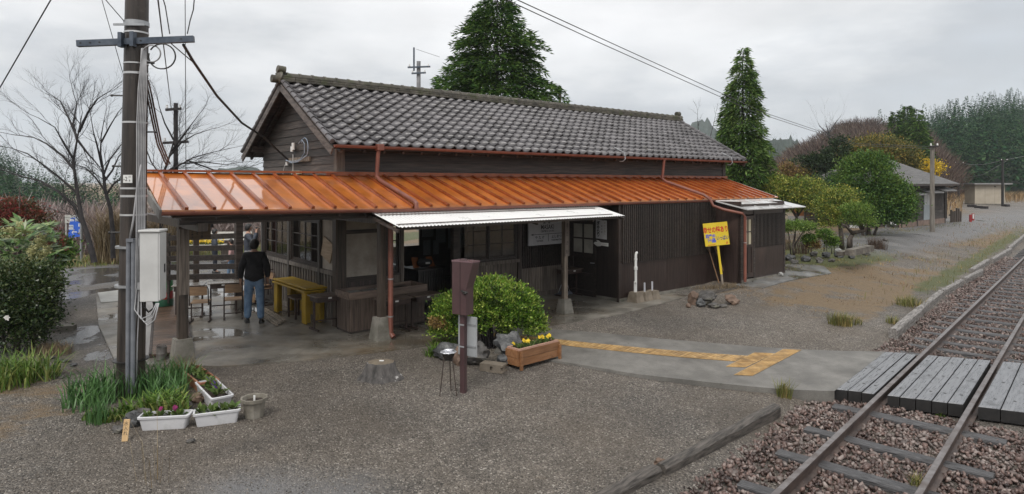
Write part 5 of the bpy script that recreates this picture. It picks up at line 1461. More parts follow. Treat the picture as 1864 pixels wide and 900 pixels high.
def person(label, loc, rz, h=1.72, top=BLACKP, legs=DENIM, armsL=None, armsR=None, stride=(.0, .0), head_turn=0.0, jacket_hem=.86, fat=1.0, cap=None, crouch=0.0):
    """stands facing +y; armsX = (elbow, wrist) in metres at 1.72 m height"""
    k = h / 1.72
    th = thing('person', label, 'person', loc, rz)
    V = lambda *a: tuple(c * k for c in a)
    lE, lW = armsL or ((-.255, -.02, 1.13), (-.265, .05, .89)); rE, rW = armsR or ((.255, -.02, 1.13), (.265, .05, .89))
    a0, a1 = stride
    hx, hy = math.sin(head_turn), math.cos(head_turn)
    v = [V(0, 0, .95), V(0, -.01, 1.12), V(0, 0, 1.3), V(0, 0, 1.42), V(0, .0, 1.49), V(.0, .012, 1.545), V(hx * .01, .02, 1.61), V(0, .015, 1.68),
         V(-.165, 0, 1.40), V(*lE), V(*lW), V(.165, 0, 1.40), V(*rE), V(*rW),
         V(-.095, 0, .88), V(-.115, a0 * .5 + .015, .49), V(-.13, a0, .09), V(.095, 0, .88), V(.115, a1 * .5 + .015, .49), V(.13, a1, .09), V(-.145, a0 + .13, .035), V(.145, a1 + .13, .035)]
    e_ = [(0, 1), (1, 2), (2, 3), (3, 4), (4, 5), (5, 6), (6, 7), (3, 8), (8, 9), (9, 10), (3, 11), (11, 12), (12, 13), (0, 14), (14, 15), (15, 16), (0, 17), (17, 18), (18, 19), (16, 20), (19, 21)]
    r_ = [(.13, .10), (.125, .095), (.14, .1), (.11, .085), .052, .062, (.078, .092), (.06, .072), .062, .044, .029, .062, .044, .029, .085, .06, .042, .085, .06, .042, .032, .032]
    r_ = [tuple(c * k for c in q) if isinstance(q, tuple) else q * k for q in r_]
    for idx, el_, wr_, sg in ((10, v[9], v[10], -1), (13, v[12], v[13], 1)):
        hand_geo(v, e_, r_, wr_, Vector(wr_) - Vector(el_), (0, 1, 0) if abs((Vector(wr_) - Vector(el_)).normalized().y) < .8 else (sg, 0, 0), k, .35, idx)
    body = skin_mesh('body', v, e_, r_, SKIN, th, 2)
    f = MB(Matrix.Translation((0, .015 * k, 1.615 * k)) @ Matrix.Rotation(-head_turn, 4, 'Z') @ Matrix.Scale(k, 4))
    f.add([(-.014, .09, -.02), (.014, .09, -.02), (0, .118, -.018), (0, .092, .03)], [(0, 1, 2), (0, 2, 3), (1, 3, 2)])
    for sx in (-1, 1): f.blob((sx * .083, .0, -.005), (.012, .02, .032), 2, 1, 0)
    f.build('nose_and_ears', SKIN, th, smooth=True)
    f2 = MB(Matrix.Translation((0, .015 * k, 1.615 * k)) @ Matrix.Rotation(-head_turn, 4, 'Z') @ Matrix.Scale(k, 4))
    for sx in (-1, 1): f2.blob((sx * .032, .084, .012), (.013, .008, .006), 1, 1, 0)
    f2.blob((0, .086, -.05), (.024, .008, .005), 1, 1, 0)
    f2.build('eyes_and_mouth', HAIR, th, smooth=True)
    hh = MB(Matrix.Translation((0, .005 * k, 1.625 * k)) @ Matrix.Rotation(-head_turn, 4, 'Z') @ Matrix.Scale(k, 4))
    vs, fs = [], []
    NU, NV = 20, 10
    for j in range(NV + 1):
        for i in range(NU):
            a = 2 * PI * i / NU; front_ = max(0, math.sin(a))
            low = -0.5 - .5 * (1 - front_) * .9 + 1.15 * front_ ** .7
            ph = PI / 2 + (low - PI / 2) * j / NV
            w_ = 1 + .03 * math.sin(5 * a + j)
            vs.append((.095 * w_ * math.cos(a) * math.cos(ph), .112 * w_ * math.sin(a) * math.cos(ph), .122 * math.sin(ph)))
    for j in range(NV):
        for i in range(NU): fs.append((j * NU + i, j * NU + (i + 1) % NU, (j + 1) * NU + (i + 1) % NU, (j + 1) * NU + i))
    hh.add(vs, fs); hh.build('hair', HAIR, th, smooth=True)
    if cap:
        c_ = MB(Matrix.Translation((0, .01 * k, 1.655 * k)) @ Matrix.Scale(k, 4)); c_.lathe([(.108, -.0), (.11, .02), (.09, .075), (.04, .098), (0, .1)], 18); c_.box(-.07, .09, -.004, .07, .18, .006); c_.build('cap', cap, th, smooth='auto')
    cv = [V(0, -.005, jacket_hem - .06), V(0, -.005, jacket_hem + .1), V(0, -.015, 1.12), V(0, -.01, 1.3), V(0, -.005, 1.40), V(0, -.005, 1.475), V(-.16, -.005, 1.395), V(*lE), V(*[lE[i] + (lW[i] - lE[i]) * .93 for i in range(3)]), V(.16, -.005, 1.395), V(*rE), V(*[rE[i] + (rW[i] - rE[i]) * .93 for i in range(3)])]
    ce_ = [(0, 1), (1, 2), (2, 3), (3, 4), (4, 5), (4, 6), (6, 7), (7, 8), (4, 9), (9, 10), (10, 11)]
    cr2 = [(.185, .135), (.18, .13), (.175, .128), (.18, .13), (.14, .105), (.085, .08), .088, .068, .052, .088, .068, .052]
    cr2 = [tuple(c * k * fat for c in q) if isinstance(q, tuple) else q * k * fat for q in cr2]
    skin_mesh('jacket', cv, ce_, cr2, top, th, 2, 2)
    tv = [V(0, 0, 1.04), V(0, 0, .9), V(-.1, 0, .83), V(-.117, a0 * .5 + .012, .49), V(-.13, a0 - .005, .07), V(.1, 0, .83), V(.117, a1 * .5 + .012, .49), V(.13, a1 - .005, .07)]
    skin_mesh('trousers', tv, [(0, 1), (1, 2), (2, 3), (3, 4), (1, 5), (5, 6), (6, 7)], [tuple(c * k * fat for c in q) if isinstance(q, tuple) else q * k * fat for q in [(.15, .115), (.155, .12), .105, .078, .068, .105, .078, .068]], legs, th, 2, 1)
    for sx, a in ((-1, a0), (1, a1)):
        s_ = MB(Matrix.Translation((sx * .135 * k, a * k, 0)) @ Matrix.Rotation(-sx * .12, 4, 'Z') @ Matrix.Scale(k, 4))
        pr_ = []
        for y, w_, h_ in ((-.085, .03, .06), (-.06, .042, .085), (0, .045, .09), (.06, .047, .07), (.13, .05, .052), (.17, .042, .042), (.19, .02, .03)):
            pr_.append([(-w_, y, 0), (w_, y, 0), (w_ * .92, y, h_ * .7), (w_ * .5, y, h_), (-w_ * .5, y, h_), (-w_ * .92, y, h_ * .7)])
        vs = [p for q in pr_ for p in q]; fs = []
        for i in range(6):
            for j in range(6): fs.append((i * 6 + j, i * 6 + (j + 1) % 6, i * 6 + 6 + (j + 1) % 6, i * 6 + 6 + j))
        fs += [tuple(range(5, -1, -1)), tuple(36 + j for j in range(6))]
        s_.add(vs, fs); s_.build('shoe', SHOE, th, smooth='auto')
    return th
JACK = mat('black_jacket_cloth', (.007, .007, .008), (.02, .019, .022), scale=9, rough=.85, bump=.5, bscale=11, bdist=.03)
person('man in black jacket and blue jeans standing with his back turned by the porch chairs', hw(-1.19, 1.5, .228), HA + R(-18), 1.72, JACK, DENIM, stride=(-.02, -.16), head_turn=.55, fat=1.1, jacket_hem=.87)
NAVY = mat('navy_jacket_cloth', (.03, .035, .05), (.06, .07, .09), scale=9, rough=.8)
p_ = gp(391, 497, z=.2)
person('boy in navy jacket and dark trousers standing behind the slatted fence with hands on hips', (p_.x, p_.y, .2), R(-60), 1.42, NAVY, mat('dark_trousers', (.015, .018, .028), rough=.8), armsL=((-.34, -.03, 1.16), (-.2, .1, 1.0)), armsR=((.34, -.03, 1.16), (.2, .1, 1.0)), head_turn=.3)
p_ = gp(452, 512, z=.2)
person('man in dark jacket holding a camera up to his face beyond the porch', (p_.x, p_.y, .2), R(-75), 1.7, NAVY, mat('grey_trousers', (.2, .2, .21), rough=.8), armsL=((-.3, .17, 1.2), (-.09, .24, 1.5)), armsR=((.3, .17, 1.2), (.09, .24, 1.5)))
cm_ = thing('camera', 'small black camera held to the face of the man beyond the porch', 'camera', (p_.x + .24 * math.sin(R(75)), p_.y + .24 * math.cos(R(75)), .2 + 1.54), R(-75))
m_ = MB(); m_.box(-.06, -.02, 0, .06, .02, .08, .005); m_.build('camera_body', BLACKM, cm_); m_ = MB(); m_.cyl((0, .02, .04), (0, .07, .04), .03, n=12); m_.build('lens', BLACKM, cm_)
p_ = gp(421, 507, z=.2)
person('child in pink top and blue jeans half hidden by the porch post', (p_.x, p_.y, .2), R(100), 1.2, mat('pink_cloth', (.45, .25, .25), (.5, .32, .3), scale=8, rough=.8), DENIM, stride=(.1, -.1))
bw_ = wh(*gp(455, 460, z=.2)[:2])
def leaf_cards(P, L, W, rg, D=None, align=0.0, N=None, nal=0.0, fold=0.25):
    """one small folded leaf at every point of P; D pulls the leaf's length, N its face"""
    n_ = len(P)
    a = rg.normal(size=(n_, 3)); a /= np.linalg.norm(a, axis=1)[:, None]
    if D is not None: a = a * (1 - align) + D * align
    a /= np.linalg.norm(a, axis=1)[:, None] + 1e-9
    m = rg.normal(size=(n_, 3)); m /= np.linalg.norm(m, axis=1)[:, None]
    if N is not None: m = m * (1 - nal) + N * nal
    b_ = np.cross(m, a); b_ /= np.linalg.norm(b_, axis=1)[:, None] + 1e-9
    c_ = np.cross(a, b_)
    L = (np.full(n_, L) if np.isscalar(L) else L)[:, None] * rg.uniform(.7, 1.3, (n_, 1)); W = (np.full(n_, W) if np.isscalar(W) else W)[:, None] * rg.uniform(.7, 1.3, (n_, 1))
    v = np.empty((n_, 4, 3))
    v[:, 0] = P; v[:, 1] = P + a * L * .5 + b_ * W * .5 + c_ * W * fold; v[:, 2] = P + a * L; v[:, 3] = P + a * L * .5 - b_ * W * .5 + c_ * W * fold
    f = np.arange(n_ * 4).reshape(n_, 4)
    return v.reshape(-1, 3), f
def cards_obj(name, parts, mt, parent=None, loc=None):
    V, F, b_ = [], [], 0
    for v, f in parts: V.append(v); F.append(f + b_); b_ += len(v)
    V = np.concatenate(V); F = np.concatenate(F)
    if loc is not None: V = V - np.array(loc)
    o = link_mesh(name, fast_mesh(name, V, F), mt, parent)
    if loc is not None: o.location = loc
    return o
def shell_points(rg, n_, c, r, inner=.55, top=-1.0):
    d = rg.normal(size=(n_, 3)); d /= np.linalg.norm(d, axis=1)[:, None]
    d = d[d[:, 2] > top]
    k = inner + (1 - inner) * rg.random(len(d)) ** .45
    return np.array(c) + d * np.array(r) * k[:, None], d
def clumps(rg, blobs, n_cl, per, csize, inner=.6, top=-.6, lump=.12):
    """leaf positions gathered in clumps on the shells of several ellipsoids"""
    w_ = np.array([(b_[1][0] * b_[1][1] * b_[1][2]) ** .66 for b_ in blobs]); w_ /= w_.sum()
    P, D = [], []
    for (c, r), ww in zip(blobs, w_):
        k = max(3, int(n_cl * ww))
        p, d = shell_points(rg, k, c, r, inner, top)
        p = p + rg.normal(size=p.shape) * np.array(r) * lump * .5
        sz = csize * rg.uniform(.6, 1.3, len(p))
        q = p[:, None, :] + rg.normal(size=(len(p), per, 3)) * sz[:, None, None] * np.array([1, 1, .6])
        P.append(q.reshape(-1, 3)); D.append(np.repeat(d, per, 0))
    return np.concatenate(P), np.concatenate(D)
BARK = mat('grey_brown_bark', (.035, .026, .02), (.1, .08, .065), scale=6, stretch=(3, 3, .6), rough=.8, bump=.7, bscale=14, bdist=.02)
DARKBARK = mat('wet_dark_bark', (.012, .010, .011), (.04, .034, .034), scale=6, rough=.7, bump=.5)
def blades(rg, n_, cx, cy, rx, ry, h, w_, zf, lean=.35, bend=.4, rot=0.0):
    """grass blades: two-segment tapering strips"""
    a = rg.uniform(0, 2 * PI, n_); k = rg.random(n_) ** .6
    x = k * np.cos(a) * rx; y = k * np.sin(a) * ry
    X = cx + x * math.cos(rot) - y * math.sin(rot); Y = cy + x * math.sin(rot) + y * math.cos(rot)
    Z = zf(X, Y) - .01
    th = rg.uniform(0, 2 * PI, n_); ln_ = h * rg.uniform(.5, 1.15, n_); le = lean * rg.uniform(.1, 1.2, n_)
    d = np.stack([np.cos(th), np.sin(th)], 1); s_ = np.stack([-np.sin(th), np.cos(th)], 1) * (w_ * rg.uniform(.6, 1.3, n_))[:, None]
    B_ = np.stack([X, Y, Z], 1); M_ = B_.copy(); T_2 = B_.copy()
    M_[:, :2] += d * (ln_ * le * .5)[:, None]; M_[:, 2] += ln_ * .62
    T_2[:, :2] += d * (ln_ * (le + bend * rg.random(n_)))[:, None]; T_2[:, 2] += ln_ * (1 - .35 * bend * rg.random(n_))
    v = np.empty((n_, 6, 3)); sz = np.concatenate([s_, np.zeros((n_, 1))], 1)
    v[:, 0] = B_ - sz * .5; v[:, 1] = B_ + sz * .5; v[:, 2] = M_ + sz * .42; v[:, 3] = M_ - sz * .42; v[:, 4] = T_2 + sz * .06; v[:, 5] = T_2 - sz * .06
    b_ = (np.arange(n_) * 6)[:, None]
    f = np.concatenate([b_ + np.array([[0, 1, 2, 3]]), b_ + np.array([[3, 2, 4, 5]])])
    return v.reshape(-1, 3), f
gzv = lambda x, y: gz(x, y)
GRASSG = leaf_mat('fresh_grass_blade', (.05, .11, .016), (.14, .24, .04), (.28, .3, .09), scale=3, rough=.4)
GRASSD = leaf_mat('dry_grass_blade', (.12, .083, .042), (.25, .185, .105), (.33, .27, .18), scale=2, rough=.7, transl=.15)
GRASSY = leaf_mat('yellow_green_grass', (.08, .1, .022), (.2, .2, .055), (.33, .25, .1), scale=2, rough=.6, transl=.15)
IRIS = leaf_mat('blue_green_leaf', (.04, .105, .032), (.12, .24, .075), scale=3, rough=.4)

pb = gp(240, 716)
PX, PY, PZ = pb.x, pb.y, pb.z
def pole_at(px, py, dy=0.0): return at(px, py, PY + dy) - Vector((PX, PY, PZ))
pole = thing('utility_pole', 'thick dark stained utility pole with steel crossarm and bundled cables in the left foreground', 'utility pole', (PX, PY, PZ))
POLEM = mat('dark_stained_pole', (.016, .012, .010), (.06, .047, .039), scale=2.2, stretch=(5, 5, .35), rough=.45, bump=.6, bscale=10, bdist=.012, c3=(.15, .135, .115), s3=.8, r3=(.58, .72))
m_ = MB(); m_.tube([(-.02, 0, -.15), (0, 0, 1.0), (.03, 0, 3.0), (.065, 0, 5.0), (.09, 0, 6.6)], [.178, .172, .16, .15, .14], 28); m_.build('shaft', POLEM, pole, smooth='auto')
ARM = mat('blue_grey_steel_arm', (.05, .065, .09), (.11, .13, .16), scale=6, rough=.4, metal=.4)
a_, b_ = at(141, 80, PY - .24), at(353, 71.5, PY - .02)
o0 = Vector((PX, PY, PZ))
m_ = MB(); m_.beam(a_ - o0, b_ - o0, .075, .085); arm_ = m_.build('crossarm', ARM, pole)
m_ = MB()
for f_ in (.04, .12, .2, .55, .9):
    p = a_.lerp(b_, f_) - o0; m_.box(p.x - .012, p.y - .042, p.z - .008, p.x + .012, p.y - .0376, p.z + .008)
m_.build('bolt_holes', BLACKM, arm_)
def ring(z, h_, mt, nm='band', over=.006, rr=None):
    rr = rr or (.178 - (.178 - .15) * max(0, min(1, z / 5.0)))
    cx_ = -.02 + .085 * min(1, z / 5)
    m_ = MB(); m_.lathe([(rr - .01, -h_ / 2), (rr + over, -h_ / 2), (rr + over, h_ / 2), (rr - .01, h_ / 2)], 28, (cx_, 0, z)); return m_.build(nm, mt, pole, smooth='auto')
def zz(py): return (CAMH + (HOR - py) / FPX * PY) - PZ
for y, h_ in ((61, .022), (117, .018), (135, .03), (224, .025), (343, .025), (357, .03), (391, .025)): ring(zz(y), h_, mat('aluminium_band', (.5, .5, .5), (.62, .62, .62), scale=5, rough=.3, metal=.5))
for y in (449, 519): ring(zz(y), .03, STEEL, 'strap', .05)
for y in (654, 690): ring(zz(y), .012, BLACKM, 'wire_tie', .05)
m_ = MB(); p = pole_at(248, 44, -.15); m_.add([tuple(p)], []) if False else None
ring(zz(44), .06, STEEL, 'bracket', .012); m_ = MB(); m_.box(-.16, -.17, zz(50) - .015, .27, -.155, zz(50) + .015); m_.build('bracket_bolt', STEEL, pole)
m_ = MB(); m_.box(-.05, -.25, zz(92), -.0, -.16, zz(66)); m_.box(.1, -.23, zz(90), .15, -.14, zz(64)); m_.build('arm_clamp', ARM, pole)
COND = mat('grey_conduit', (.13, .14, .16), (.2, .21, .23), scale=4, rough=.45)
for dx in (232.5, 241.5):
    m_ = MB(); m_.cyl(pole_at(dx, 716, -.2), pole_at(dx + 1.5, 437, -.2), .03, n=10); m_.build('conduit', COND, pole, smooth='auto')
m_ = MB(); m_.box(*(pole_at(229, 441, -.24)), *(pole_at(249, 434, -.15))); m_.build('conduit_cap', COND, pole)
m_ = MB(); m_.tube([pole_at(236, 437, -.2), pole_at(243, 400, -.2), pole_at(250, 340, -.18), pole_at(256, 300, -.15)], .014, 8); m_.build('cable', mat('pale_grey_cable', (.3, .3, .31), (.42, .42, .43), scale=6, rough=.45), pole, smooth=True)
PALEC = MATS['pale_grey_cable']
for k in range(6):
    m_ = MB(); x = 250 + 3.0 * k
    pts = [pole_at(x + 8 - k * 1.5, 88, -.2 + .03 * k), pole_at(x + 6 - k, 120, -.17), pole_at(x + 2, 160, -.19 + .012 * k), pole_at(x - 1, 230, -.19 + .015 * k), pole_at(x - 1, 330, -.19 + .018 * k), pole_at(x - 2, 450, -.2 + .018 * k), pole_at(x - 3 - k, 520, -.2 + .02 * k)]
    if k % 2: pts += [pole_at(x - 8, 560 + 4 * k, -.22), pole_at(x + 4, 578 + 3 * k, -.24), pole_at(272 + 2 * k, 572 + 2 * k, -.22), pole_at(284 + k, 552, -.2)]
    else: pts += [pole_at(x - 12, 620, -.17), pole_at(x - 14, 715, -.17)]
    m_.tube(pts, .0085, 7); m_.build('cable', PALEC, pole, smooth=True)
for r_, cc in ((24, (295, 103)), (16, (276, 98))):
    m_ = MB(); pts = [pole_at(cc[0] + r_ * math.cos(a) * 1.02, cc[1] + r_ * math.sin(a) * .95, -.1 + .05 * math.sin(a * .5)) for a in np.linspace(-2.6, 3.4, 22)]
    m_.tube(pts, .010, 6); m_.build('cable_loop', BLACKM if r_ > 20 else PALEC, pole, smooth=True)
m_ = MB(); pts = [pole_at(266, 148, -.1), pole_at(272, 175, -.05), pole_at(280, 215, .3), pole_at(290, 262, 1.0), pole_at(306, 300, 2.2)]
for d in (-.03, 0, .03): m_.tube([p + Vector((d, 0, d * .5)) for p in pts], .012, 6)
m_.build('brown_cable_bundle', mat('brown_cable', (.06, .04, .035), (.11, .08, .07), scale=9, rough=.6), pole, smooth=True)
for y, sx, ln_ in ((175, -1, .14), (241, 1, .16), (303, -1, .12), (423, -1, .17), (116, 1, .12)):
    m_ = MB(); x0 = .05 + sx * .1; m_.cyl((x0, -.03, zz(y)), (x0 + sx * (ln_ + .06), -.05, zz(y)), .011, n=8); m_.cyl((x0 + sx * (ln_ + .05), -.05, zz(y)), (x0 + sx * (ln_ + .07), -.05, zz(y)), .018, n=8); m_.build('step_bolt', BLACKM, pole)
m_ = MB(); p = pole_at(233, 326, -.172); MT = Matrix.Translation(p) @ Matrix.Rotation(R(-14), 4, 'Z') @ front(0)
m_ = MB(MT); m_.box(-.075, -.055, 0, .075, .055, .008); pl8 = m_.build('number_plate', WHITEP, pole)
m_ = MB(MT); put_text(m_, '-2', -.035, -.03, .085, .0095); put_text(m_, '1日', .035, .018, .03, .0095); put_text(m_, '真', .035, -.035, .03, .0095); m_.build('lettering', BLACKP, pl8)
cb = at(279, 547, PY - .1)
cab = thing('electric_cabinet', 'white steel electric cabinet strapped to the dark utility pole', 'cabinet', tuple(cb), R(8))
CABW = mat('cabinet_white_paint', (.5, .5, .49), (.6, .6, .59), scale=3, rough=.35, c3=(.42, .41, .39), s3=3, r3=(.6, .8))
m_ = MB(); m_.box(-.125, -.13, 0, .115, .12, .95, .008); m_.build('cabinet_body', CABW, cab)
m_ = MB(); m_.box(-.142, -.15, .951, .14, .14, .985, .008); m_.build('cabinet_top', CABW, cab)
m_ = MB(); m_.box(.1155, -.12, .02, .129, .11, .94); m_.build('cabinet_door', CABW, cab)
for z in (.16, .76): m_ = MB(); m_.box(-.19, -.06, z, -.1301, .06, z + .1); m_.build('mounting_bracket', STEEL, cab)
m_ = MB(); m_.box(.1291, .03, .38, .137, .06, .5); m_.build('door_latch', BLACKM, cab)
m_ = MB(); m_.tube([(0, 0, 0), (.02, 0, -.1), (-.06, 0, -.16), (-.12, -.02, -.08), (-.1, -.02, .02)], .016, 8); m_.build('cable_tail', BLACKM, cab, smooth=True)

def wire(label, pts, r_=.008, sag=0.0, n_=14, mt=None, name='overhead_wire'):
    P = [Vector(p) for p in pts]
    if len(P) == 2:
        P = [P[0].lerp(P[1], i / n_) - Vector((0, 0, sag * 4 * (i / n_) * (1 - i / n_))) for i in range(n_ + 1)]
    m_ = MB(); m_.tube(P, r_, 6)
    return tag(m_.build(name, mt or BLACKM), label, 'wire', 'overhead wires of the station yard')
gab = Vector(hw(-.05, 2.55, 3.66))
wire('thick black service cable sagging from the front crossarm to the station gable', [at(334, 82, PY), at(352, 112, PY + .8), at(395, 175, PY + 2.2), at(440, 224, PY + 4.2), at(478, 249, PY + 5.6), gab], .022)
wire('thinner cable joining the thick service cable just under the crossarm, left strand', [at(312, 80, PY), at(326, 92, PY + .2), at(352, 114, PY + .8)], .008)
wire('steel guy wire crossing the upper left corner of the photo', [at(96, -6, PY - .5), at(-6, 170, PY + .6)], .009)
wire('thin wire from the top edge down to the left side of the front pole', [at(184, -5, PY + .3), at(229, 152, PY + .1)], .005)
wire('short stay wire from the top edge to the bracket on the front pole', [at(188, -5, PY - .3), at(232, 46, PY - .1)], .006)
wire('thin wire from the top edge to the crossarm of the pole behind the canopy', [at(287, -5, PY + .2), at(312, 200, 26)], .012)
wire('vertical thin wire at the right end of the crossarm reaching down behind the canopy', [at(337, -5, 13), at(338.5, 310, 14)], .0075)
wire('jumper wire with clamps from the top edge to the crossarm middle', [at(296, -5, PY - .1), at(301, 12, PY), at(309, 62, PY)], .008)
wire('curved jumper wire from the top edge to the crossarm end', [at(354, -5, PY - .1), at(352, 18, PY), at(346, 38, PY), at(341, 62, PY)], .008)
fp = at(1697, 268, 36)
wire('upper of two long black wires from the top edge to the far grey pole', [at(935, -3, 11), at(1120, 82, 15), at(1390, 205, 23), at(1560, 262, 30), at(1695, 267, 36)], .010)
wire('lower of two long black wires from the top edge to the far grey pole', [at(905, -8, 11), at(1080, 73, 15), at(1370, 203, 23), at(1560, 265, 30), at(1701, 271, 36)], .010)

def trough(label, pL, pR, w_, h, mt, plants, z0=None):
    a, b_ = gp(*pL), gp(*pR)
    c = (a + b_) / 2; ln_ = (b_ - a).length; rz = math.atan2(b_.y - a.y, b_.x - a.x)
    n_ = Vector((-math.sin(rz), math.cos(rz), 0)); c = c + n_ * w_ / 2
    th = thing('planter', label, 'planter', (c.x, c.y, float(gz(c.x, c.y))), rz, 'planters round the foot of the pole')
    L2, W2 = ln_ / 2, w_ / 2; t_ = .012; b2 = .86
    def rr(l_, w2, z, rad=.03):
        o = []
        for sx, sy, a0 in ((1, 1, 0), (-1, 1, 1), (-1, -1, 2), (1, -1, 3)):
            for j in range(4):
                an = (a0 + j / 3) * PI / 2; o.append((sx * (l_ - rad) + rad * math.cos(an), sy * (w2 - rad) + rad * math.sin(an), z))
        return o
    rings = [rr(L2 * b2, W2 * b2, 0), rr(L2 * b2 + .004, W2 * b2 + .004, .02), rr(L2 * .97, W2 * .95, h - .03), rr(L2 + .008, W2 + .008, h - .028), rr(L2 + .01, W2 + .01, h - .004), rr(L2 + .004, W2 + .004, h), rr(L2 - t_, W2 - t_, h), rr(L2 - t_ - .006, W2 - t_ - .006, h - .06)]
    vs = [p for q in rings for p in q]; fs = []
    for i in range(len(rings) - 1):
        for j in range(16): fs.append((i * 16 + j, i * 16 + (j + 1) % 16, i * 16 + 16 + (j + 1) % 16, i * 16 + 16 + j))
    fs.append(tuple(range(15, -1, -1)))
    m_ = MB(); m_.add(vs, fs); m_.build('trough', mt, th, smooth='auto')
    m_ = MB(); N = 14
    rg = random.Random(int(c.x * 100))
    for i in range(N + 1):
        for j in range(5): m_.v.append(((-L2 + .02) + (2 * L2 - .04) * i / N, (-W2 + .02) + (2 * W2 - .04) * j / 4, h - .045 + rg.uniform(-.012, .014)))
    for i in range(N):
        for j in range(4): a = i * 5 + j; m_.f.append((a, a + 5, a + 6, a + 1)); m_.m.append(0)
    m_.build('soil', SOIL, th)
    r2 = np.random.default_rng(int(abs(c.y) * 100))
    for (x, y, sz, kind) in plants:
        px_, py_ = x * L2, y * W2
        nl = 16
        th_ = r2.uniform(0, 2 * PI, nl); el_ = r2.uniform(.15, 1.2, nl)
        D = np.stack([np.cos(th_) * np.cos(el_), np.sin(th_) * np.cos(el_), np.sin(el_)], 1)
        P = np.array([px_, py_, h - .04]) + D * r2.uniform(.0, .05, (nl, 1)) * sz
        v, f = leaf_cards(P, .075 * sz, .045 * sz, r2, D, .85, np.array([[0, 0, 1]]), .6)
        o = cards_obj('seedling', [(v, f)], LEAFP, th)
        if kind:
            fl = []; k_ = {'v': VIOLET, 'r': CRIMSON, 'y': PANSYY}[kind]
            for q in range(2 if sz > 1.1 else 1):
                cen = np.array([px_ + r2.uniform(-.03, .03), py_ + r2.uniform(-.03, .03), h + .045 * sz + .02 * q])
                th_ = np.linspace(0, 2 * PI, 6)[:5] + r2.uniform(0, 1)
                fc = Vector((r2.uniform(-.4, .4), -.8, .6)).normalized(); u_ = fc.orthogonal().normalized(); w3 = fc.cross(u_)
                D = np.array([tuple(u_ * math.cos(t) + w3 * math.sin(t)) for t in th_])
                fl.append(leaf_cards(np.tile(cen, (5, 1)), .032, .034, r2, D, .97, np.array([tuple(fc)]), .95))
            cards_obj('blossom', fl, k_, th)
    return th
LEAFP = leaf_mat('pansy_leaf', (.05, .1, .02), (.13, .18, .05), scale=6, rough=.5)
VIOLET = leaf_mat('violet_petal', (.09, .03, .3), (.2, .08, .45), rough=.6); CRIMSON = leaf_mat('crimson_petal', (.16, .01, .06), (.25, .02, .12), rough=.6); PANSYY = leaf_mat('yellow_petal', (.65, .42, .01), (.8, .6, .05), rough=.6)
PWH = mat('white_planter_plastic', (.55, .55, .57), (.64, .64, .65), scale=3, rough=.4, c3=(.4, .4, .39), s3=3.5, r3=(.58, .78))
PTC = mat('terracotta_plastic', (.3, .125, .07), (.38, .17, .1), scale=3, rough=.5)
trough('white trough planter at the left with crimson pansies, nearest the small wooden marker', (250, 786), (342, 781), .2, .165, PWH, ((-.75, .1, .9, None), (-.2, 0, 1.1, 'r'), (.15, .2, .8, None), (.5, 0, 1.3, 'r')))
trough('white trough planter beside the round grey pot, with a white tag in its soil', (352, 780), (437, 769), .2, .165, PWH, ((-.7, .1, 1.2, None), (-.25, 0, 1.2, None), (.3, .1, 1.1, None), (.62, 0, 1.3, None)))
trough('short white trough planter with violet pansies, set end on behind the others', (425, 741), (393, 710), .27, .165, PWH, ((.5, 0, 1.4, 'v'), (.0, .1, 1.2, 'v'), (-.5, 0, 1.3, 'v')))
trough('terracotta coloured trough planter farthest back, full of small green plants', (399, 712), (362, 684), .26, .165, PTC, ((.7, .1, 1.0, 'v'), (.3, 0, 1.2, None), (.0, .1, 1.3, None), (-.35, 0, 1.3, None), (-.65, .1, 1.1, None), (.5, .3, 1.0, None)))
pp = gp(456, 765)
th = thing('flower_pot', 'round stained grey flower pot with bare soil and a white tag', 'flower pot', (pp.x, pp.y + .12, pp.z), 0)
POTM = mat('stained_grey_pot', (.14, .125, .1), (.26, .24, .2), scale=6, rough=.7, bump=.2, c3=(.3, .28, .25), s3=5, r3=(.55, .75))
MB().lathe([(0, 0), (.112, 0), (.116, .02), (.14, .2), (.165, .205), (.168, .245), (.16, .25), (.145, .245), (.13, .2), (.12, .18)], 10).build('pot', POTM, th)
MB().lathe([(0, .2), (.06, .203), (.138, .198)], 16).build('soil', SOIL, th)
m_ = MB(); m_.box(-.012, -.003, .18, .012, .003, .27); m_.build('plant_tag', TAG, th)
pp = gp(227, 804)
th = thing('wooden_marker', 'pale new wooden stake with handwriting leaning on a stone by the white planters', 'marker', tuple(pp), R(6))
MT = Matrix.Rotation(R(-14), 4, 'X') @ MF
m_ = MB(MT); m_.box(-.033, 0, -.008, .033, .24, .008, .003); m_.build('stake', mat('new_pine_wood', (.5, .32, .15), (.62, .44, .24), scale=5, stretch=(8, 1, .6), rough=.6, c3=(.36, .2, .08), s3=6, r3=(.55, .7)), th)
m_ = MB(MT)
for k, ch in enumerate('水入れ'): put_text(m_, ch, 0, .175 - .052 * k, .05, .0092)
m_.build('lettering', BLACKP, th)
ROCK = mat('grey_garden_rock', (.045, .042, .04), (.15, .14, .13), scale=4, rough=.7, bump=.8, bscale=9, bdist=.03, c3=(.09, .085, .05), s3=2.5, r3=(.52, .7), island=.2)
BROCK = mat('brown_garden_rock', (.1, .065, .046), (.22, .15, .11), scale=4, rough=.7, bump=.8, bscale=9, bdist=.03)
DROCK = mat('wet_dark_rock', (.03, .032, .034), (.1, .1, .1), scale=3, rough=.35, rough2=.6, bump=.8, bscale=8, bdist=.03)
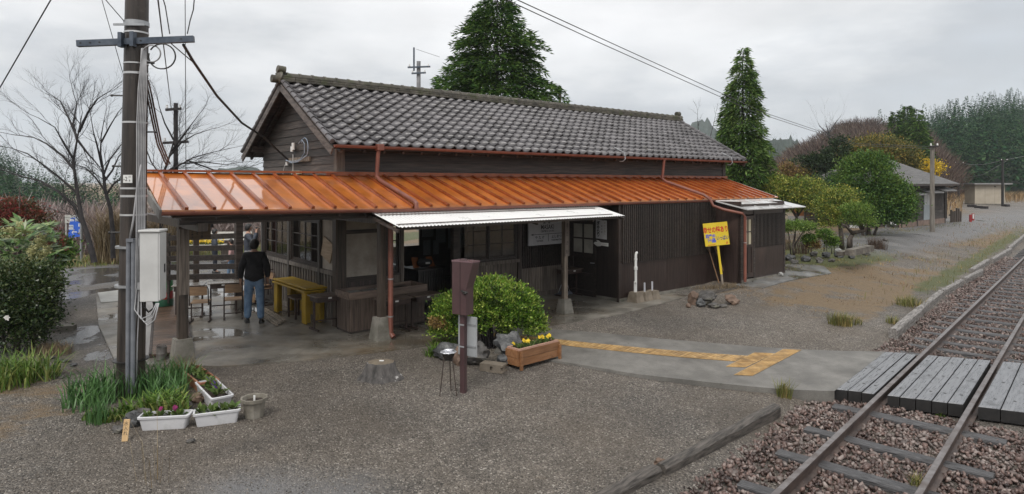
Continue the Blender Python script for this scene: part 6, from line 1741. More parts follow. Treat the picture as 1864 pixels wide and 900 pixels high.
def rock(px, py, rx, ry, rz_, label, mt=ROCK, seed=0, z=None, group=None, sink=.25, rot=0.0, lift=0.0):
    p = gp(px, py); m_ = MB(); m_.blob((0, 0, rz_ * (1 - sink)), (rx, ry, rz_), seed, 3, .42, freq=2.2)
    o = m_.build('rock', mt, None, smooth='auto', loc=(0, 0, 0)); o.location = (p.x, p.y + ry * .8, p.z + lift); o.rotation_euler = (0, 0, rot)
    return tag(o, label, 'rock', group)
rock(236, 780, .1, .09, .11, 'dark stone leaning behind the small wooden marker', DROCK, 3)
rock(212, 790, .07, .06, .05, 'small flat stone left of the wooden marker', ROCK, 31)
rock(252, 772, .12, .08, .1, 'grey-green stone at the left end of the white planter', ROCK, 4)
rock(356, 735, .1, .08, .08, 'brownish stone at the garden edge beside the terracotta planter', BROCK, 5)
rock(340, 748, .07, .06, .06, 'grey stone between the leaves and the white planters', ROCK, 6)
rock(345, 808, .05, .04, .025, 'small dark pebble lying alone on the gravel below the planters', ROCK, 7)
for k, (x, y, s_) in enumerate(((90, 655, .05), (103, 662, .06), (118, 661, .05), (131, 668, .05), (110, 690, .04), (135, 700, .05), (152, 740, .05))):
    rock(x, y, s_ * 1.3, s_, s_ * .6, ('wet dark stone, leftmost of the row beside the green shrub', 'pointed wet stone in the row right of the green shrub', 'pale wet stone in the middle of the row right of the green shrub', 'flat wet stone ending the row right of the green shrub', 'small stone in the brown needles left of the pole', 'grey stone in the brown needles near the pole garden', 'rusty stone at the left edge of the pole garden')[k], DROCK if k < 4 else ROCK, 40 + k)
rg = np.random.default_rng(31)
def tuft(name, label, cat, pxs, mt, seed, group=None):
    r2 = np.random.default_rng(seed); parts = []; c0 = None
    for (px, py, n_, rx, ry, h, w_, lean) in pxs:
        p = gp(px, py)
        if c0 is None: c0 = (p.x, p.y, p.z)
        parts.append(blades(r2, n_, p.x, p.y, rx, ry, h, w_, gzv, lean))
    o = cards_obj(name, parts, mt, None, c0); return tag(o, label, cat, group)
tuft('leafy_clump', 'tall blue-green blade leaves growing left of the pole foot', 'plant', ((185, 725, 260, .45, .35, .42, .018, .4), (160, 740, 120, .3, .3, .34, .02, .6)), IRIS, 1)
tuft('leafy_clump', 'tall blue-green blade leaves growing right of the pole foot', 'plant', ((285, 715, 330, .42, .36, .46, .016, .35), (302, 730, 110, .25, .2, .34, .02, .5)), IRIS, 2)
tuft('leafy_clump', 'bright green broad leaves spreading to the right behind the white planters', 'plant', ((305, 745, 190, .26, .16, .24, .032, .9), (280, 752, 200, .45, .14, .22, .028, .9)), GRASSG, 3)
tuft('grass_tuft', 'brownish tuft of grass behind the terracotta planter', 'grass tuft', ((330, 690, 260, .22, .2, .34, .008, .5),), GRASSY, 4)
tuft('grass_tuft', 'dark green upright weed standing left of the wooden marker', 'grass tuft', ((178, 770, 120, .12, .12, .34, .01, .3),), IRIS, 5)
tuft('grass_tuft', 'low bright green weeds between the stones and the left white planter', 'grass tuft', ((200, 762, 200, .34, .17, .13, .018, .9),), GRASSG, 6)
tuft('grass_tuft', 'yellow-green grass tuft at the corner of the concrete path by the ballast', 'grass tuft', ((1427, 722, 130, .1, .09, .26, .008, .5),), GRASSY, 7, 'grass tufts in the yard')
tuft('grass_tuft', 'round green grass tuft with a stone, standing alone on the gravel yard', 'grass tuft', ((1530, 592, 360, .26, .2, .3, .009, .5), (1550, 590, 140, .25, .15, .22, .009, .6)), GRASSY, 8, 'grass tufts in the yard')
tuft('grass_tuft', 'small thin grass tuft near the start of the pale edging board', 'grass tuft', ((1625, 588, 130, .16, .14, .2, .008, .6),), GRASSY, 9, 'grass tufts in the yard')
tuft('grass_tuft', 'yellow-green grass tuft against the middle of the pale edging board', 'grass tuft', ((1658, 557, 340, .36, .34, .28, .009, .5),), GRASSY, 10, 'grass tufts in the yard')
tuft('grass_tuft', 'small bright green weed growing in the ballast before the plank deck', 'grass tuft', ((1712, 757, 50, .07, .05, .09, .02, .9),), GRASSG, 11)
tuft('grass_tuft', 'wispy weed at the foot of the right rail near the bottom edge', 'grass tuft', ((1668, 893, 60, .07, .06, .2, .007, .5),), GRASSY, 12)
tuft('grass_tuft', 'brown and green grass by the shrub, left of the gravel lane', 'grass tuft', ((95, 645, 320, .35, .25, .24, .009, .6),), GRASSD, 13)
tuft('leafy_clump', 'long arching green leaves at the foot of the camellia shrub', 'plant', ((40, 690, 340, .55, .3, .42, .02, .8), (5, 705, 150, .4, .3, .4, .02, .8)), GRASSG, 14)
tuft('dry_stalks', 'tall thin dry stalks standing in the gravel in front of the white planters', 'dry stalks', ((290, 880, 9, .12, .1, .75, .005, .22), (255, 880, 5, .1, .1, .6, .005, .3), (340, 890, 4, .1, .1, .55, .005, .3)), GRASSD, 15)
pp = gp(690, 694)
th = thing('tree_stump', 'short grey tree stump with flaring roots and pale lichen on the gravel', 'tree stump', (pp.x, pp.y + .14, pp.z))
m_ = MB(); N = 28; vs, fs = [], []
rs = random.Random(4); ph_ = [rs.uniform(-1, 1) for _ in range(6)]
for j, (z, rr) in enumerate(((-.05, .33), (.02, .29), (.09, .235), (.17, .205), (.235, .19), (.25, .18))):
    for i in range(N):
        a = 2 * PI * i / N; lob = .5 + .5 * math.cos(5 * a + 1.3); k = (1 - j / 5) ** 1.5
        r_ = rr * (1 + .22 * k * (lob - .4) + .05 * math.sin(9 * a + j) + .03 * math.sin(17 * a)); vs.append((r_ * math.cos(a) * 1.1, r_ * math.sin(a) * .9, z))
for j in range(5):
    for i in range(N): fs.append((j * N + i, j * N + (i + 1) % N, j * N + N + (i + 1) % N, j * N + N + i))
m_.add(vs, fs); m_.build('bark', mat('stump_bark', (.03, .028, .026), (.11, .1, .095), scale=5, stretch=(2, 2, .7), rough=.75, bump=1, bscale=8, bdist=.03, c3=(.5, .48, .46), s3=5.5, r3=(.63, .67)), th, smooth='auto')
m_ = MB(); m_.add([(vs[5 * N + i][0], vs[5 * N + i][1], .2495) for i in range(N)], [tuple(range(N))]); m_.build('cut_face', mat('weathered_cut_wood', (.11, .085, .06), (.2, .165, .12), scale=8, rough=.8, bump=.3), th)
m_ = MB(); m_.box(-.03, .02, .25, .035, .06, .258); m_.build('white_scrap', TAG, th)
pp = gp(815, 722)
th = thing('grill_stand', 'small charcoal grill bowl covered with foil on three thin iron legs', 'grill stand', (pp.x + .0, pp.y + .08, pp.z))
m_ = MB(); m_.lathe([(0, .5), (.06, .5), (.085, .55), (.1, .6), (.095, .6), (.08, .56), (.0, .53)], 18); m_.build('bowl', BLACKM, th, smooth='auto')
for a in (-2.4, -.6, 1.4):
    m_ = MB(); m_.tube([(.07 * math.cos(a), .07 * math.sin(a), .56), (.15 * math.cos(a), .13 * math.sin(a), 0)], .0075, 6); m_.build('leg', mat('rusty_iron', (.025, .017, .014), (.06, .04, .03), rough=.6), th)
m_ = MB(); m_.lathe([(0, .612), (.06, .618), (.118, .606), (.122, .602), (.05, .607)], 9); m_.blob((.0, 0, .625), (.1, .08, .025), 9, 2, .5, freq=5); m_.build('foil_cover', mat('crumpled_foil', (.55, .56, .6), (.7, .71, .75), scale=9, rough=.3, metal=.7, bump=.8, bscale=25), th)
pp = gp(843, 717)
th = thing('sign_post', 'brown painted steel post carrying a brown box sign seen from behind, before the bush', 'sign post', (pp.x, pp.y + .05, pp.z), R(-32))
BRN = mat('dark_maroon_paint', (.06, .033, .035), (.085, .047, .048), scale=3, rough=.38)
m_ = MB(); m_.box(-.038, -.038, -.05, .038, .038, 1.9, .005); m_.build('post', BRN, th)
m_ = MB()
prof = [(-.14, 1.12), (.11, 1.12), (.11, 1.5), (.215, 1.84), (.215, 1.86), (-.14, 1.86)]
m_.add([(x, -.08, z) for x, z in prof] + [(x, .09, z) for x, z in prof], [tuple(range(6)), tuple(range(11, 5, -1))] + [(i, (i + 1) % 6 + 0, (i + 1) % 6 + 6, i + 6) for i in range(6)])
m_.build('sign_box', BRN, th)
m_ = MB(); m_.box(-.146, -.086, 1.861, .223, .096, 1.882); m_.build('box_cap', mat('wet_maroon_cap', (.16, .1, .11), (.2, .13, .14), rough=.15), th)
m_ = MB(); m_.box(.0, -.084, 1.125, .004, -.0805, 1.855); m_.build('box_seam', BLACKP, th)
m_ = MB(); m_.tube([(.04, -.09, 1.46), (.09, -.11, 1.45), (.13, -.08, 1.44)], .018, 7); m_.blob((.1, -.1, 1.44), (.035, .03, .03), 3, 1, .2); m_.build('latch', BLACKM, th)
m_ = MB(); m_.box(-.12, .041, .52, .2, .058, 1.08); m_.build('steel_plate', mat('plate_back', (.34, .36, .37), (.44, .45, .46), scale=3, rough=.45, metal=.3), th)
for z in (.66, .97): m_ = MB(); m_.box(-.115, .028, z - .012, .19, .0405, z + .012); m_.box(-.044, -.046, z - .01, .044, -.0385, z + .01); m_.build('clamp', STEEL, th)
pp = gp(898, 679)
th = thing('concrete_block', 'hollow grey concrete building block lying on the gravel by the wooden planter', 'block', (pp.x, pp.y + .1, pp.z), R(-24))
m_ = MB(); CB = mat('brown_concrete', (.14, .115, .085), (.24, .2, .155))
for (x0, y0, z0, x1, y1, z1) in ((-.195, -.095, .0, .195, .095, .03), (-.195, -.095, .095, .195, .095, .125), (-.195, -.095, .03, -.02, .095, .095), (.03, -.095, .03, .165, .095, .095)): m_.box(x0, y0, z0, x1, y1, z1)
m_.box(-.02, -.06, .0301, .03, .095, .0949); m_.box(.165, -.05, .0301, .185, .05, .0949)
m_.build('block', CB, th)
pp, p2 = gp(944, 676), gp(1019, 656)
rz = math.atan2(p2.y - pp.y, p2.x - pp.x); c = (pp + p2) / 2 + Vector((-math.sin(rz), math.cos(rz), 0)) * .15
th = thing('wooden_planter', 'new brown wooden planter box with yellow pansies beside the concrete path', 'planter', (c.x, c.y, float(gz(c.x, c.y)) + .0), rz)
L2 = (p2 - pp).length / 2
PLW = mat('stained_planter_wood', (.19, .085, .035), (.3, .15, .07), scale=4, stretch=(.6, 5, 5), rough=.45, bump=.3, bscale=12, c3=(.1, .045, .02), s3=5, r3=(.6, .72), island=.2)
m_ = MB()
for z in (.06, .185): m_.box(-L2, -.15, z, L2, -.125, z + .118); m_.box(-L2, .125, z, L2, .15, z + .118); m_.box(-L2 + .001, -.124, z, -L2 + .026, .124, z + .118); m_.box(L2 - .026, -.124, z, L2 - .001, .124, z + .118)
m_.build('side_boards', PLW, th)
for x in (-L2 - .005, L2 - .07):
    for y in (-.185, .151): m_ = MB(); m_.box(x + .03, y, 0, x + .075, y + .034, .29 if x < 0 else .26); m_.build('corner_post', PLW, th)
m_ = MB(); m_.box(-L2 + .02, -.14, .304, L2 - .02, -.105, .33); m_.box(-L2 + .02, .105, .304, L2 - .02, .14, .33); m_.box(-L2 + .02, -.104, .304, -L2 + .055, .104, .33); m_.box(L2 - .055, -.104, .304, L2 - .02, .104, .33); m_.build('liner_rim', mat('pinkish_plastic', (.42, .25, .19), (.5, .31, .24), rough=.4), th)
m_ = MB(); m_.box(-L2 + .056, -.103, .2, L2 - .056, .103, .3); m_.build('soil', SOIL, th)
r2 = np.random.default_rng(77); n_ = 330
P = np.stack([r2.uniform(-L2 + .07, L2 - .07, n_), r2.uniform(-.09, .09, n_), .3 + r2.random(n_) * .06], 1); D = np.stack([r2.normal(size=n_), r2.normal(size=n_), np.abs(r2.normal(size=n_)) + .3], 1); D /= np.linalg.norm(D, axis=1)[:, None]
cards_obj('pansy_leaves', [leaf_cards(P, .05, .03, r2, D, .8)], LEAFP, th)
for x, y, k in ((-.2, -.02, 3), (-.12, .04, 2), (.18, .02, 4), (.32, -.03, 3), (.27, .05, 3), (-.38, .0, 1)):
    fl = []
    for q in range(k):
        cen = np.array([x * L2 / .42 * .9 + r2.uniform(-.05, .05), y + r2.uniform(-.03, .03), .375 + r2.uniform(0, .04)]); fc = Vector((r2.uniform(-.5, .5), -.8, .6)).normalized(); u_ = fc.orthogonal().normalized(); w3 = fc.cross(u_)
        D = np.array([tuple(u_ * math.cos(t) + w3 * math.sin(t)) for t in np.linspace(0, 2 * PI, 6)[:5]]); fl.append(leaf_cards(np.tile(cen, (5, 1)), .034, .036, r2, D, .97, np.array([tuple(fc)]), .95))
    cards_obj('blossom', fl, PANSYY, th)
bc = gp(890, 640); bc.y += .3
bush = thing('clipped_bush', 'large clipped round bright green bush on thin bare stems among rocks', 'bush', (bc.x, bc.y, bc.z))
rg = np.random.default_rng(41)
def pix_r(px): return px / FPX * bc.y
def bp_(px, py, dy=0): return at(px, py, bc.y + dy) - Vector(bush.location)
blobs = [(bp_(905, 558, .1), (.72, .62, .50)), (bp_(945, 580, .1), (.40, .5, .36)), (bp_(850, 572, .05), (.45, .5, .42)), (bp_(815, 575, .1), (.27, .35, .36)), (bp_(806, 600, .0), (.22, .3, .17)), (bp_(975, 590, .2), (.16, .3, .2))]
blobs = [(tuple(c), r) for c, r in blobs]
P, D = clumps(rg, blobs, 1150, 22, .055, inner=.86, top=-.55, lump=.05)
D2 = D.copy(); D2[:, 2] += .55
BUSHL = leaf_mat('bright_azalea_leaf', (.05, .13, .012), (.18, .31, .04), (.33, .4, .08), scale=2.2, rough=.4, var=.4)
cards_obj('foliage', [leaf_cards(P, .055, .026, rg, D2 / np.linalg.norm(D2, axis=1)[:, None], .55)], BUSHL, bush)
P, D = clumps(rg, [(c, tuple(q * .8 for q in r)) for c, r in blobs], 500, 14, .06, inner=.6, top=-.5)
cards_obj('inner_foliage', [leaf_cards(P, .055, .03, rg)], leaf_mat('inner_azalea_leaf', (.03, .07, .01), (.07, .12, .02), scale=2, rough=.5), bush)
P, D = clumps(rg, [(tuple(bp_(797, 590, -.25)), (.13, .1, .1))], 60, 14, .04, inner=.5)
cards_obj('reddish_leaves', [leaf_cards(P, .05, .024, rg)], leaf_mat('reddish_azalea_leaf', (.2, .13, .04), (.3, .2, .08), scale=3), bush)
m_ = MB(); rr = random.Random(8)
for k in range(30):
    x = rr.uniform(-.35, .42); y = rr.uniform(-.2, .25); a = rr.uniform(-.3, .3)
    m_.tube([(x * .45 + .05, y * .6, -.03), (x * .7 + .05 + a * .2, y, .28), (x + a * .4 + .05, y * 1.2, .6)], [.014, .011, .007], 5)
m_.build('stems', DARKBARK, bush)
rock(932, 662, .36, .2, .27, 'large grey slanting boulder on the right under the clipped bush', DROCK, 12, group='rocks under the clipped bush', rot=-.35)
rock(868, 668, .22, .16, .2, 'grey rock in the middle under the clipped bush beside the brown post', ROCK, 13, group='rocks under the clipped bush')
rock(815, 658, .26, .2, .17, 'dark rounded rock at the left under the clipped bush', DROCK, 14, group='rocks under the clipped bush')
rock(838, 668, .13, .12, .17, 'rusty brown rock behind the foil covered grill stand', BROCK, 15, group='rocks under the clipped bush')
rock(838, 632, .22, .2, .3, 'upright dark grey rock behind the brown post under the bush', DROCK, 16, group='rocks under the clipped bush')
rock(918, 668, .14, .12, .1, 'small round dark stone between boulder and wooden planter', DROCK, 17, group='rocks under the clipped bush')
P = gp(790, 636); tuft('leafy_clump', 'low dark green weeds at the left edge of the bush rocks', 'plant', ((795, 648, 140, .2, .14, .2, .02, .9), (812, 634, 140, .25, .14, .2, .025, .9)), GRASSG, 21)
for k, (x, y, rx, ry, rz_, mt_, lb) in enumerate(((1266, 556, .15, .13, .19, BROCK, 'rusty brown boulder, tallest of the rock group in the yard'), (1285, 557, .30, .2, .21, ROCK, 'long slanting grey rock in the middle of the yard rock group'), (1278, 560, .12, .1, .11, DROCK, 'dark pointed stone at the front of the yard rock group'), (1300, 562, .17, .12, .08, ROCK, 'low pale stone at the front of the yard rock group'), (1335, 556, .17, .14, .14, BROCK, 'brown rock at the right end of the yard rock group'), (1253, 561, .07, .06, .06, BROCK, 'small reddish stone at the left end of the yard rock group'), (1318, 561, .1, .08, .05, ROCK, 'flat grey stone between the two brown yard rocks'))):
    rock(x, y, rx, ry, rz_, lb, mt_, 60 + k, group='rock group in the gravel yard')
rock(1208, 853, .09, .06, .06, 'rusty stone lying against the dark edging timber in the foreground', BROCK, 71)
rock(1423, 505, .07, .06, .06, 'white stone lying on the slab before the annex', mat('white_stone', (.3, .3, .29), (.42, .42, .4), scale=6, rough=.7), 72, lift=.05)
tm_ = MB(); tm_.beam(Vector(hw(8.9, -2.72, .22)), Vector(hw(10.9, -2.95, .30)), .18, .1); tag(tm_.build('edging_timber', EDGED), 'dark timber half buried in dry grass below the yellow placard', 'edging timber')
tuft('grass_tuft', 'dry yellow grass growing over the timber below the yellow placard', 'grass tuft', ((1312, 525, 420, .8, .16, .14, .007, .8),), GRASSD, 22)
def hill(name, ridge, yr, yb, mt, back=1.6, base_z=0.3, rough_=1.5, seed=0, n_=60):
    rg = np.random.default_rng(seed)
    px = np.linspace(ridge[0][0], ridge[-1][0], n_); py = np.interp(px, [r[0] for r in ridge], [r[1] for r in ridge])
    K = 16; vs = []
    for i in range(n_):
        for k in range(K + 4):
            if k <= K: f_ = k / K; y = yb + (yr - yb) * f_; h_ = f_ ** .85
            else: f_ = 1; y = yr * (1 + (back - 1) * (k - K) / 3); h_ = 1 - (k - K) / 3
            zt = CAMH + (HOR - py[i]) / FPX * yr
            z = base_z + (zt - base_z) * h_ + rg.normal(0, rough_) * (1 if 0 < k < K else 0)
            vs.append(((px[i] - 932) / FPX * y, y, z))
    M_ = K + 4; a = np.arange(n_ * M_).reshape(n_, M_)
    f = np.stack([a[:-1, :-1].ravel(), a[1:, :-1].ravel(), a[1:, 1:].ravel(), a[:-1, 1:].ravel()], 1)
    o = link_mesh(name, fast_mesh(name, np.array(vs), f, True), mt); tag(o, kind='structure')
    return dict(px=px, py=py, yr=yr, yb=yb, bz=base_z)
def hill_points(h, rg, n_, f0=0.0, f1=1.0, x0=None, x1=None):
    i = rg.uniform(x0 if x0 is not None else h['px'][0], x1 if x1 is not None else h['px'][-1], n_); f_ = f0 + (f1 - f0) * rg.random(n_)
    py = np.interp(i, h['px'], h['py']); y = h['yb'] + (h['yr'] - h['yb']) * f_
    zt = CAMH + (HOR - py) / FPX * h['yr']; z = h['bz'] + (zt - h['bz']) * f_ ** .85
    return np.stack([(i - 932) / FPX * y, y, z], 1)
HILLG = mat('wooded_hill_ground', (.015, .028, .012), (.04, .055, .025), scale=.12, rough=.9)
HILLB = mat('leafless_hill_ground', (.045, .033, .028), (.085, .06, .05), scale=.15, rough=.9)
HILLF = mat('far_wooded_hill', (.015, .03, .02), (.03, .05, .035), scale=.02, rough=.95, bump=.0)
h_right = hill('forest_hill', [(1600, 290), (1680, 268), (1720, 252), (1780, 238), (1864, 222), (1990, 200), (2150, 190)], 330, 130, HILLG, seed=1)
h_right2 = hill('far_hill', [(1780, 212), (1830, 204), (1900, 196), (2050, 180), (2200, 180)], 560, 400, HILLF, seed=2, rough_=3)
h_brown = hill('leafless_hill', [(1385, 345), (1425, 325), (1450, 305), (1500, 278), (1525, 260), (1560, 252), (1620, 254), (1675, 268), (1705, 300), (1725, 335)], 150, 75, HILLB, seed=3, rough_=.7)
h_blue1 = hill('blue_hill', [(1330, 315), (1375, 268), (1400, 256), (1440, 253), (1462, 268), (1500, 310), (1560, 335)], 520, 380, HILLF, seed=4, rough_=3)
h_blue2 = hill('peak', [(1150, 310), (1215, 270), (1248, 252), (1258, 224), (1272, 220), (1290, 224), (1310, 242), (1345, 266), (1420, 335)], 800, 640, HILLF, seed=5, rough_=4)
h_left = hill('left_hill', [(-260, 230), (-120, 262), (-40, 290), (0, 312), (35, 332), (60, 348), (95, 368), (150, 388), (230, 405)], 210, 90, HILLG, base_z=-4, seed=6)
h_left2 = hill('far_left_hill', [(-100, 330), (60, 345), (130, 348), (210, 352), (300, 350), (370, 330), (395, 312), (420, 306), (445, 304), (470, 311), (520, 335), (600, 340)], 620, 430, HILLF, base_z=-6, seed=7, rough_=3)
def tiny_conifers(pts, hts, rg, per, wfac=.2):
    V, F, b_ = [], [], 0
    n_ = len(pts)
    t = rg.random((n_, per)) ** .75
    H = hts[:, None]
    rad = (1 - t) * H * wfac * rg.uniform(.55, 1.05, (n_, per)); an = rg.uniform(0, 2 * PI, (n_, per))
    P = np.stack([pts[:, 0, None] + rad * np.cos(an), pts[:, 1, None] + rad * np.sin(an), pts[:, 2, None] + H * (.08 + .92 * t)], 2).reshape(-1, 3)
    D = np.stack([np.cos(an), np.sin(an), np.full_like(an, -.35)], 2).reshape(-1, 3); D /= np.linalg.norm(D, axis=1)[:, None]
    Ls = (H * .07 * (1.25 - t)).reshape(-1)
    return leaf_cards(P, Ls, Ls * .42, rg, D, .75)
CONL = leaf_mat('distant_conifer_needles', (.006, .03, .015), (.022, .066, .028), (.055, .105, .042), scale=.22, rough=.9, var=.5, transl=.05, spec=.05)
rg = np.random.default_rng(51)
p = hill_points(h_right, rg, 640, .0, 1.02); hts = rg.uniform(9, 19, len(p))
o = cards_obj('conifer_forest', [tiny_conifers(p, hts, rg, 230, .17)], CONL); tag(o, kind='stuff')
p = hill_points(h_right, rg, 60, -.22, .05, 1680, 1990); hts = rg.uniform(9, 16, len(p))
o = cards_obj('conifer_forest', [tiny_conifers(p, hts, rg, 480, .22)], CONL); tag(o, kind='stuff')
p = hill_points(h_left, rg, 420, .0, 1.02); hts = rg.uniform(6, 11, len(p))
o = cards_obj('conifer_forest', [tiny_conifers(p, hts, rg, 130)], CONL); tag(o, kind='stuff')
FARL = leaf_mat('far_conifer_needles', (.02, .045, .02), (.05, .08, .035), scale=.03, rough=.9, transl=0)
pp_ = [hill_points(h_right2, rg, 220, .3, 1.02), hill_points(h_blue1, rg, 260, .3, 1.02), hill_points(h_blue2, rg, 200, .5, 1.01), hill_points(h_left2, rg, 330, .4, 1.01)]
o = cards_obj('far_forest', [tiny_conifers(q, rg.uniform(6, 11, len(q)), rg, 26, .26) for q in pp_], FARL); tag(o, kind='stuff')
def twig_bush(pts, hts, rg, per, spread=.45, w_=.02):
    n_ = len(pts); t = rg.random((n_, per)) ** .6; an = rg.uniform(0, 2 * PI, (n_, per)); H = hts[:, None]
    rad = np.sqrt(np.clip(1 - (2 * t - 1.05) ** 2, 0.02, 1)) * H * spread * rg.uniform(.3, 1.0, (n_, per))
    P = np.stack([pts[:, 0, None] + rad * np.cos(an), pts[:, 1, None] + rad * np.sin(an), pts[:, 2, None] + H * (.05 + .75 * t)], 2).reshape(-1, 3)
    D = np.stack([np.cos(an) * .6, np.sin(an) * .6, np.full_like(an, 1.0)], 2).reshape(-1, 3); D /= np.linalg.norm(D, axis=1)[:, None]
    Ls = np.repeat(hts * .26, per)
    return leaf_cards(P, Ls, Ls * w_ * 4, rg, D, .75, fold=.1)
TWIG = leaf_mat('leafless_twigs', (.045, .03, .026), (.11, .072, .058), (.16, .125, .10), scale=.12, rough=.9, var=.4, transl=0)
p = hill_points(h_brown, rg, 420, .0, 1.01, 1415, 1725); o = cards_obj('leafless_wood', [twig_bush(p, rg.uniform(3.0, 5.5, len(p)), rg, 230, .6, .012)], TWIG); tag(o, kind='stuff')
GREENM = leaf_mat('hill_evergreens', (.015, .035, .012), (.04, .065, .02), scale=.1, rough=.8, transl=.1)
p = hill_points(h_brown, rg, 22, .7, 1.0, 1515, 1650); o = cards_obj('hilltop_evergreens', [tiny_conifers(p, rg.uniform(3, 5.5, len(p)), rg, 70, .3)], GREENM); tag(o, kind='stuff')
n_ = 1150
px = rg.uniform(-60, 640, n_); y = rg.uniform(27, 48, n_) + np.abs(rg.normal(0, 4, n_)); x = (px - 932) / FPX * y
s_, t_ = wh(x, y); kp = (t_ > 18.2) ; x, y = x[kp], y[kp]
z = gz(x, y); top = CAMH + (HOR - rg.uniform(366, 408, len(x))) / FPX * y; hts = np.clip(top - z, 1.5, 9)
REDTW = leaf_mat('reddish_bare_twigs', (.12, .088, .082), (.27, .205, .19), (.36, .315, .3), scale=.25, rough=.9, var=.4, transl=0)
o = cards_obj('bare_thicket', [twig_bush(np.stack([x, y, z], 1), hts, rg, 90, .2, .012)], REDTW); tag(o, kind='stuff')
m_ = MB(); rr = random.Random(2)
for k in range(380):
    i = rr.randrange(len(x)); h_ = hts[i] * rr.uniform(.8, 1.12); dx, dy = rr.uniform(-.5, .5), rr.uniform(-.5, .5)
    m_.tube([(x[i] + dx, y[i] + dy, z[i]), (x[i] + dx + rr.uniform(-.2, .2), y[i] + dy, z[i] + h_ * .6), (x[i] + dx + rr.uniform(-.4, .4), y[i] + dy, z[i] + h_)], [.028, .018, .005], 4, False)
o = m_.build('thicket_stems', mat('pale_sapling_bark', (.13, .11, .1), (.34, .3, .28), scale=3, rough=.9), None, loc=(0, 0, 0)); tag(o, kind='stuff')
def area_grass(name, n_, f_region, xr, yr, h, w_, mt, seed, lean=.6):
    r2 = np.random.default_rng(seed); X = r2.uniform(*xr, n_); Y = r2.uniform(*yr, n_); k = f_region(X, Y, r2); X, Y = X[k], Y[k]
    parts = []; v, f = blades(r2, len(X), 0, 0, 0, 0, h, w_, lambda a, b_: np.zeros_like(a), lean)
    v = v.reshape(-1, 6, 3); v[:, :, 0] += X[:, None]; v[:, :, 1] += Y[:, None]; v[:, :, 2] += gz(X, Y)[:, None]
    o = cards_obj(name, [(v.reshape(-1, 3), f)], mt); return tag(o, kind='stuff')
def st(X, Y): return wh(X, Y)
area_grass('verge_grass', 20000, lambda X, Y, r: (lambda s, t: (t > 14.6) & (t < 18.5) & (s < 6))(*st(X, Y)), (-26, -6), (17, 34), .22, .02, GRASSY, 61)
area_grass('verge_grass', 5000, lambda X, Y, r: (lambda s, t: (t > 14.3) & (t < 18) & (s < 6))(*st(X, Y)), (-26, -6), (17, 34), .2, .02, GRASSD, 62)
area_grass('verge_grass', 14000, lambda X, Y, r: (lambda s, t: (t > 14.3) & (t < 17) & (s < 6))(*st(X, Y)), (-26, -6), (17, 32), .16, .02, GRASSG, 60)
def clumpy(X, Y, r, thr=.1, sc=.8):
    from mathutils import noise
    return np.array([noise.noise(Vector((a * sc, b_ * sc, 3.0))) + .35 * noise.noise(Vector((a * sc * 3.1, b_ * sc * 3.1, 7.0))) for a, b_ in zip(X, Y)]) > thr
def dryreg(X, Y, r):
    s, t = st(X, Y); q = -(X * cT - Y * sT); m = (s > 9.5) & (q > 3.7) & (t < 3) & (s < 40) & ((s > 12) | (t > -5.3)); road_ = (s > 18) & (np.abs(t + .2 - .085 * (s - 24)) < 2.0)
    return m & ~(road_ & (r.random(len(X)) < .95)) & clumpy(X, Y, r, .05)
area_grass('dry_turf_grass', 80000, dryreg, (4, 34), (14, 40), .055, .010, leaf_mat('tan_turf_blade', (.13, .08, .035), (.29, .19, .09), (.33, .25, .14), scale=1, rough=.7, transl=.15), 63, .9)
area_grass('track_side_grass', 16000, lambda X, Y, r: (lambda q, p: (q < -3.5) & (q > -4.5 - .02 * p) & (p > 19) & (p < 62))(X * cT - Y * sT, X * sT + Y * cT), (8, 48), (12, 52), .2, .012, GRASSY, 64)
area_grass('track_side_grass', 16000, lambda X, Y, r: (lambda q, p: (q < -4.2) & (q > -5.6 - .02 * p) & (p > 22) & (p < 66))(X * cT - Y * sT, X * sT + Y * cT) & clumpy(X, Y, r, -.1), (8, 52), (12, 56), .16, .012, leaf_mat('reddish_dry_grass', (.13, .055, .022), (.26, .13, .055), (.3, .2, .09), scale=1, rough=.8, transl=.1), 65)
area_grass('tall_dry_grass', 26000, lambda X, Y, r: (lambda s, t: ((t > 4 + .04 * (s - 50)) & (s > 46) & (t < 34)) | ((s > 98) & (t > 2)))(*st(X, Y)) & ~((932 + FPX * X / Y > 1752) & (Y < 86)), (24, 130), (40, 125), 1.25, .05, leaf_mat('tall_dry_reed', (.16, .09, .04), (.33, .22, .11), (.36, .28, .17), scale=.3, rough=.8, transl=.1), 66, .25)
def gardenreg(X, Y, r):
    s, t = st(X, Y); return (s > 13.6) & (s < 24) & (t > -3.3) & (t < 6) & clumpy(X, Y, r, -.05)
area_grass('garden_grass', 15000, gardenreg, (6, 22), (17, 36), .09, .014, GRASSY, 67, .9)
area_grass('roadside_grass', 16000, lambda X, Y, r: (lambda s, t: (s > 24) & (s < 46) & (t > .6 + .02 * (s - 24)) & (t < 2.6))(*st(X, Y)) & clumpy(X, Y, r, -.15), (12, 34), (26, 48), .12, .014, GRASSY, 68, .8)

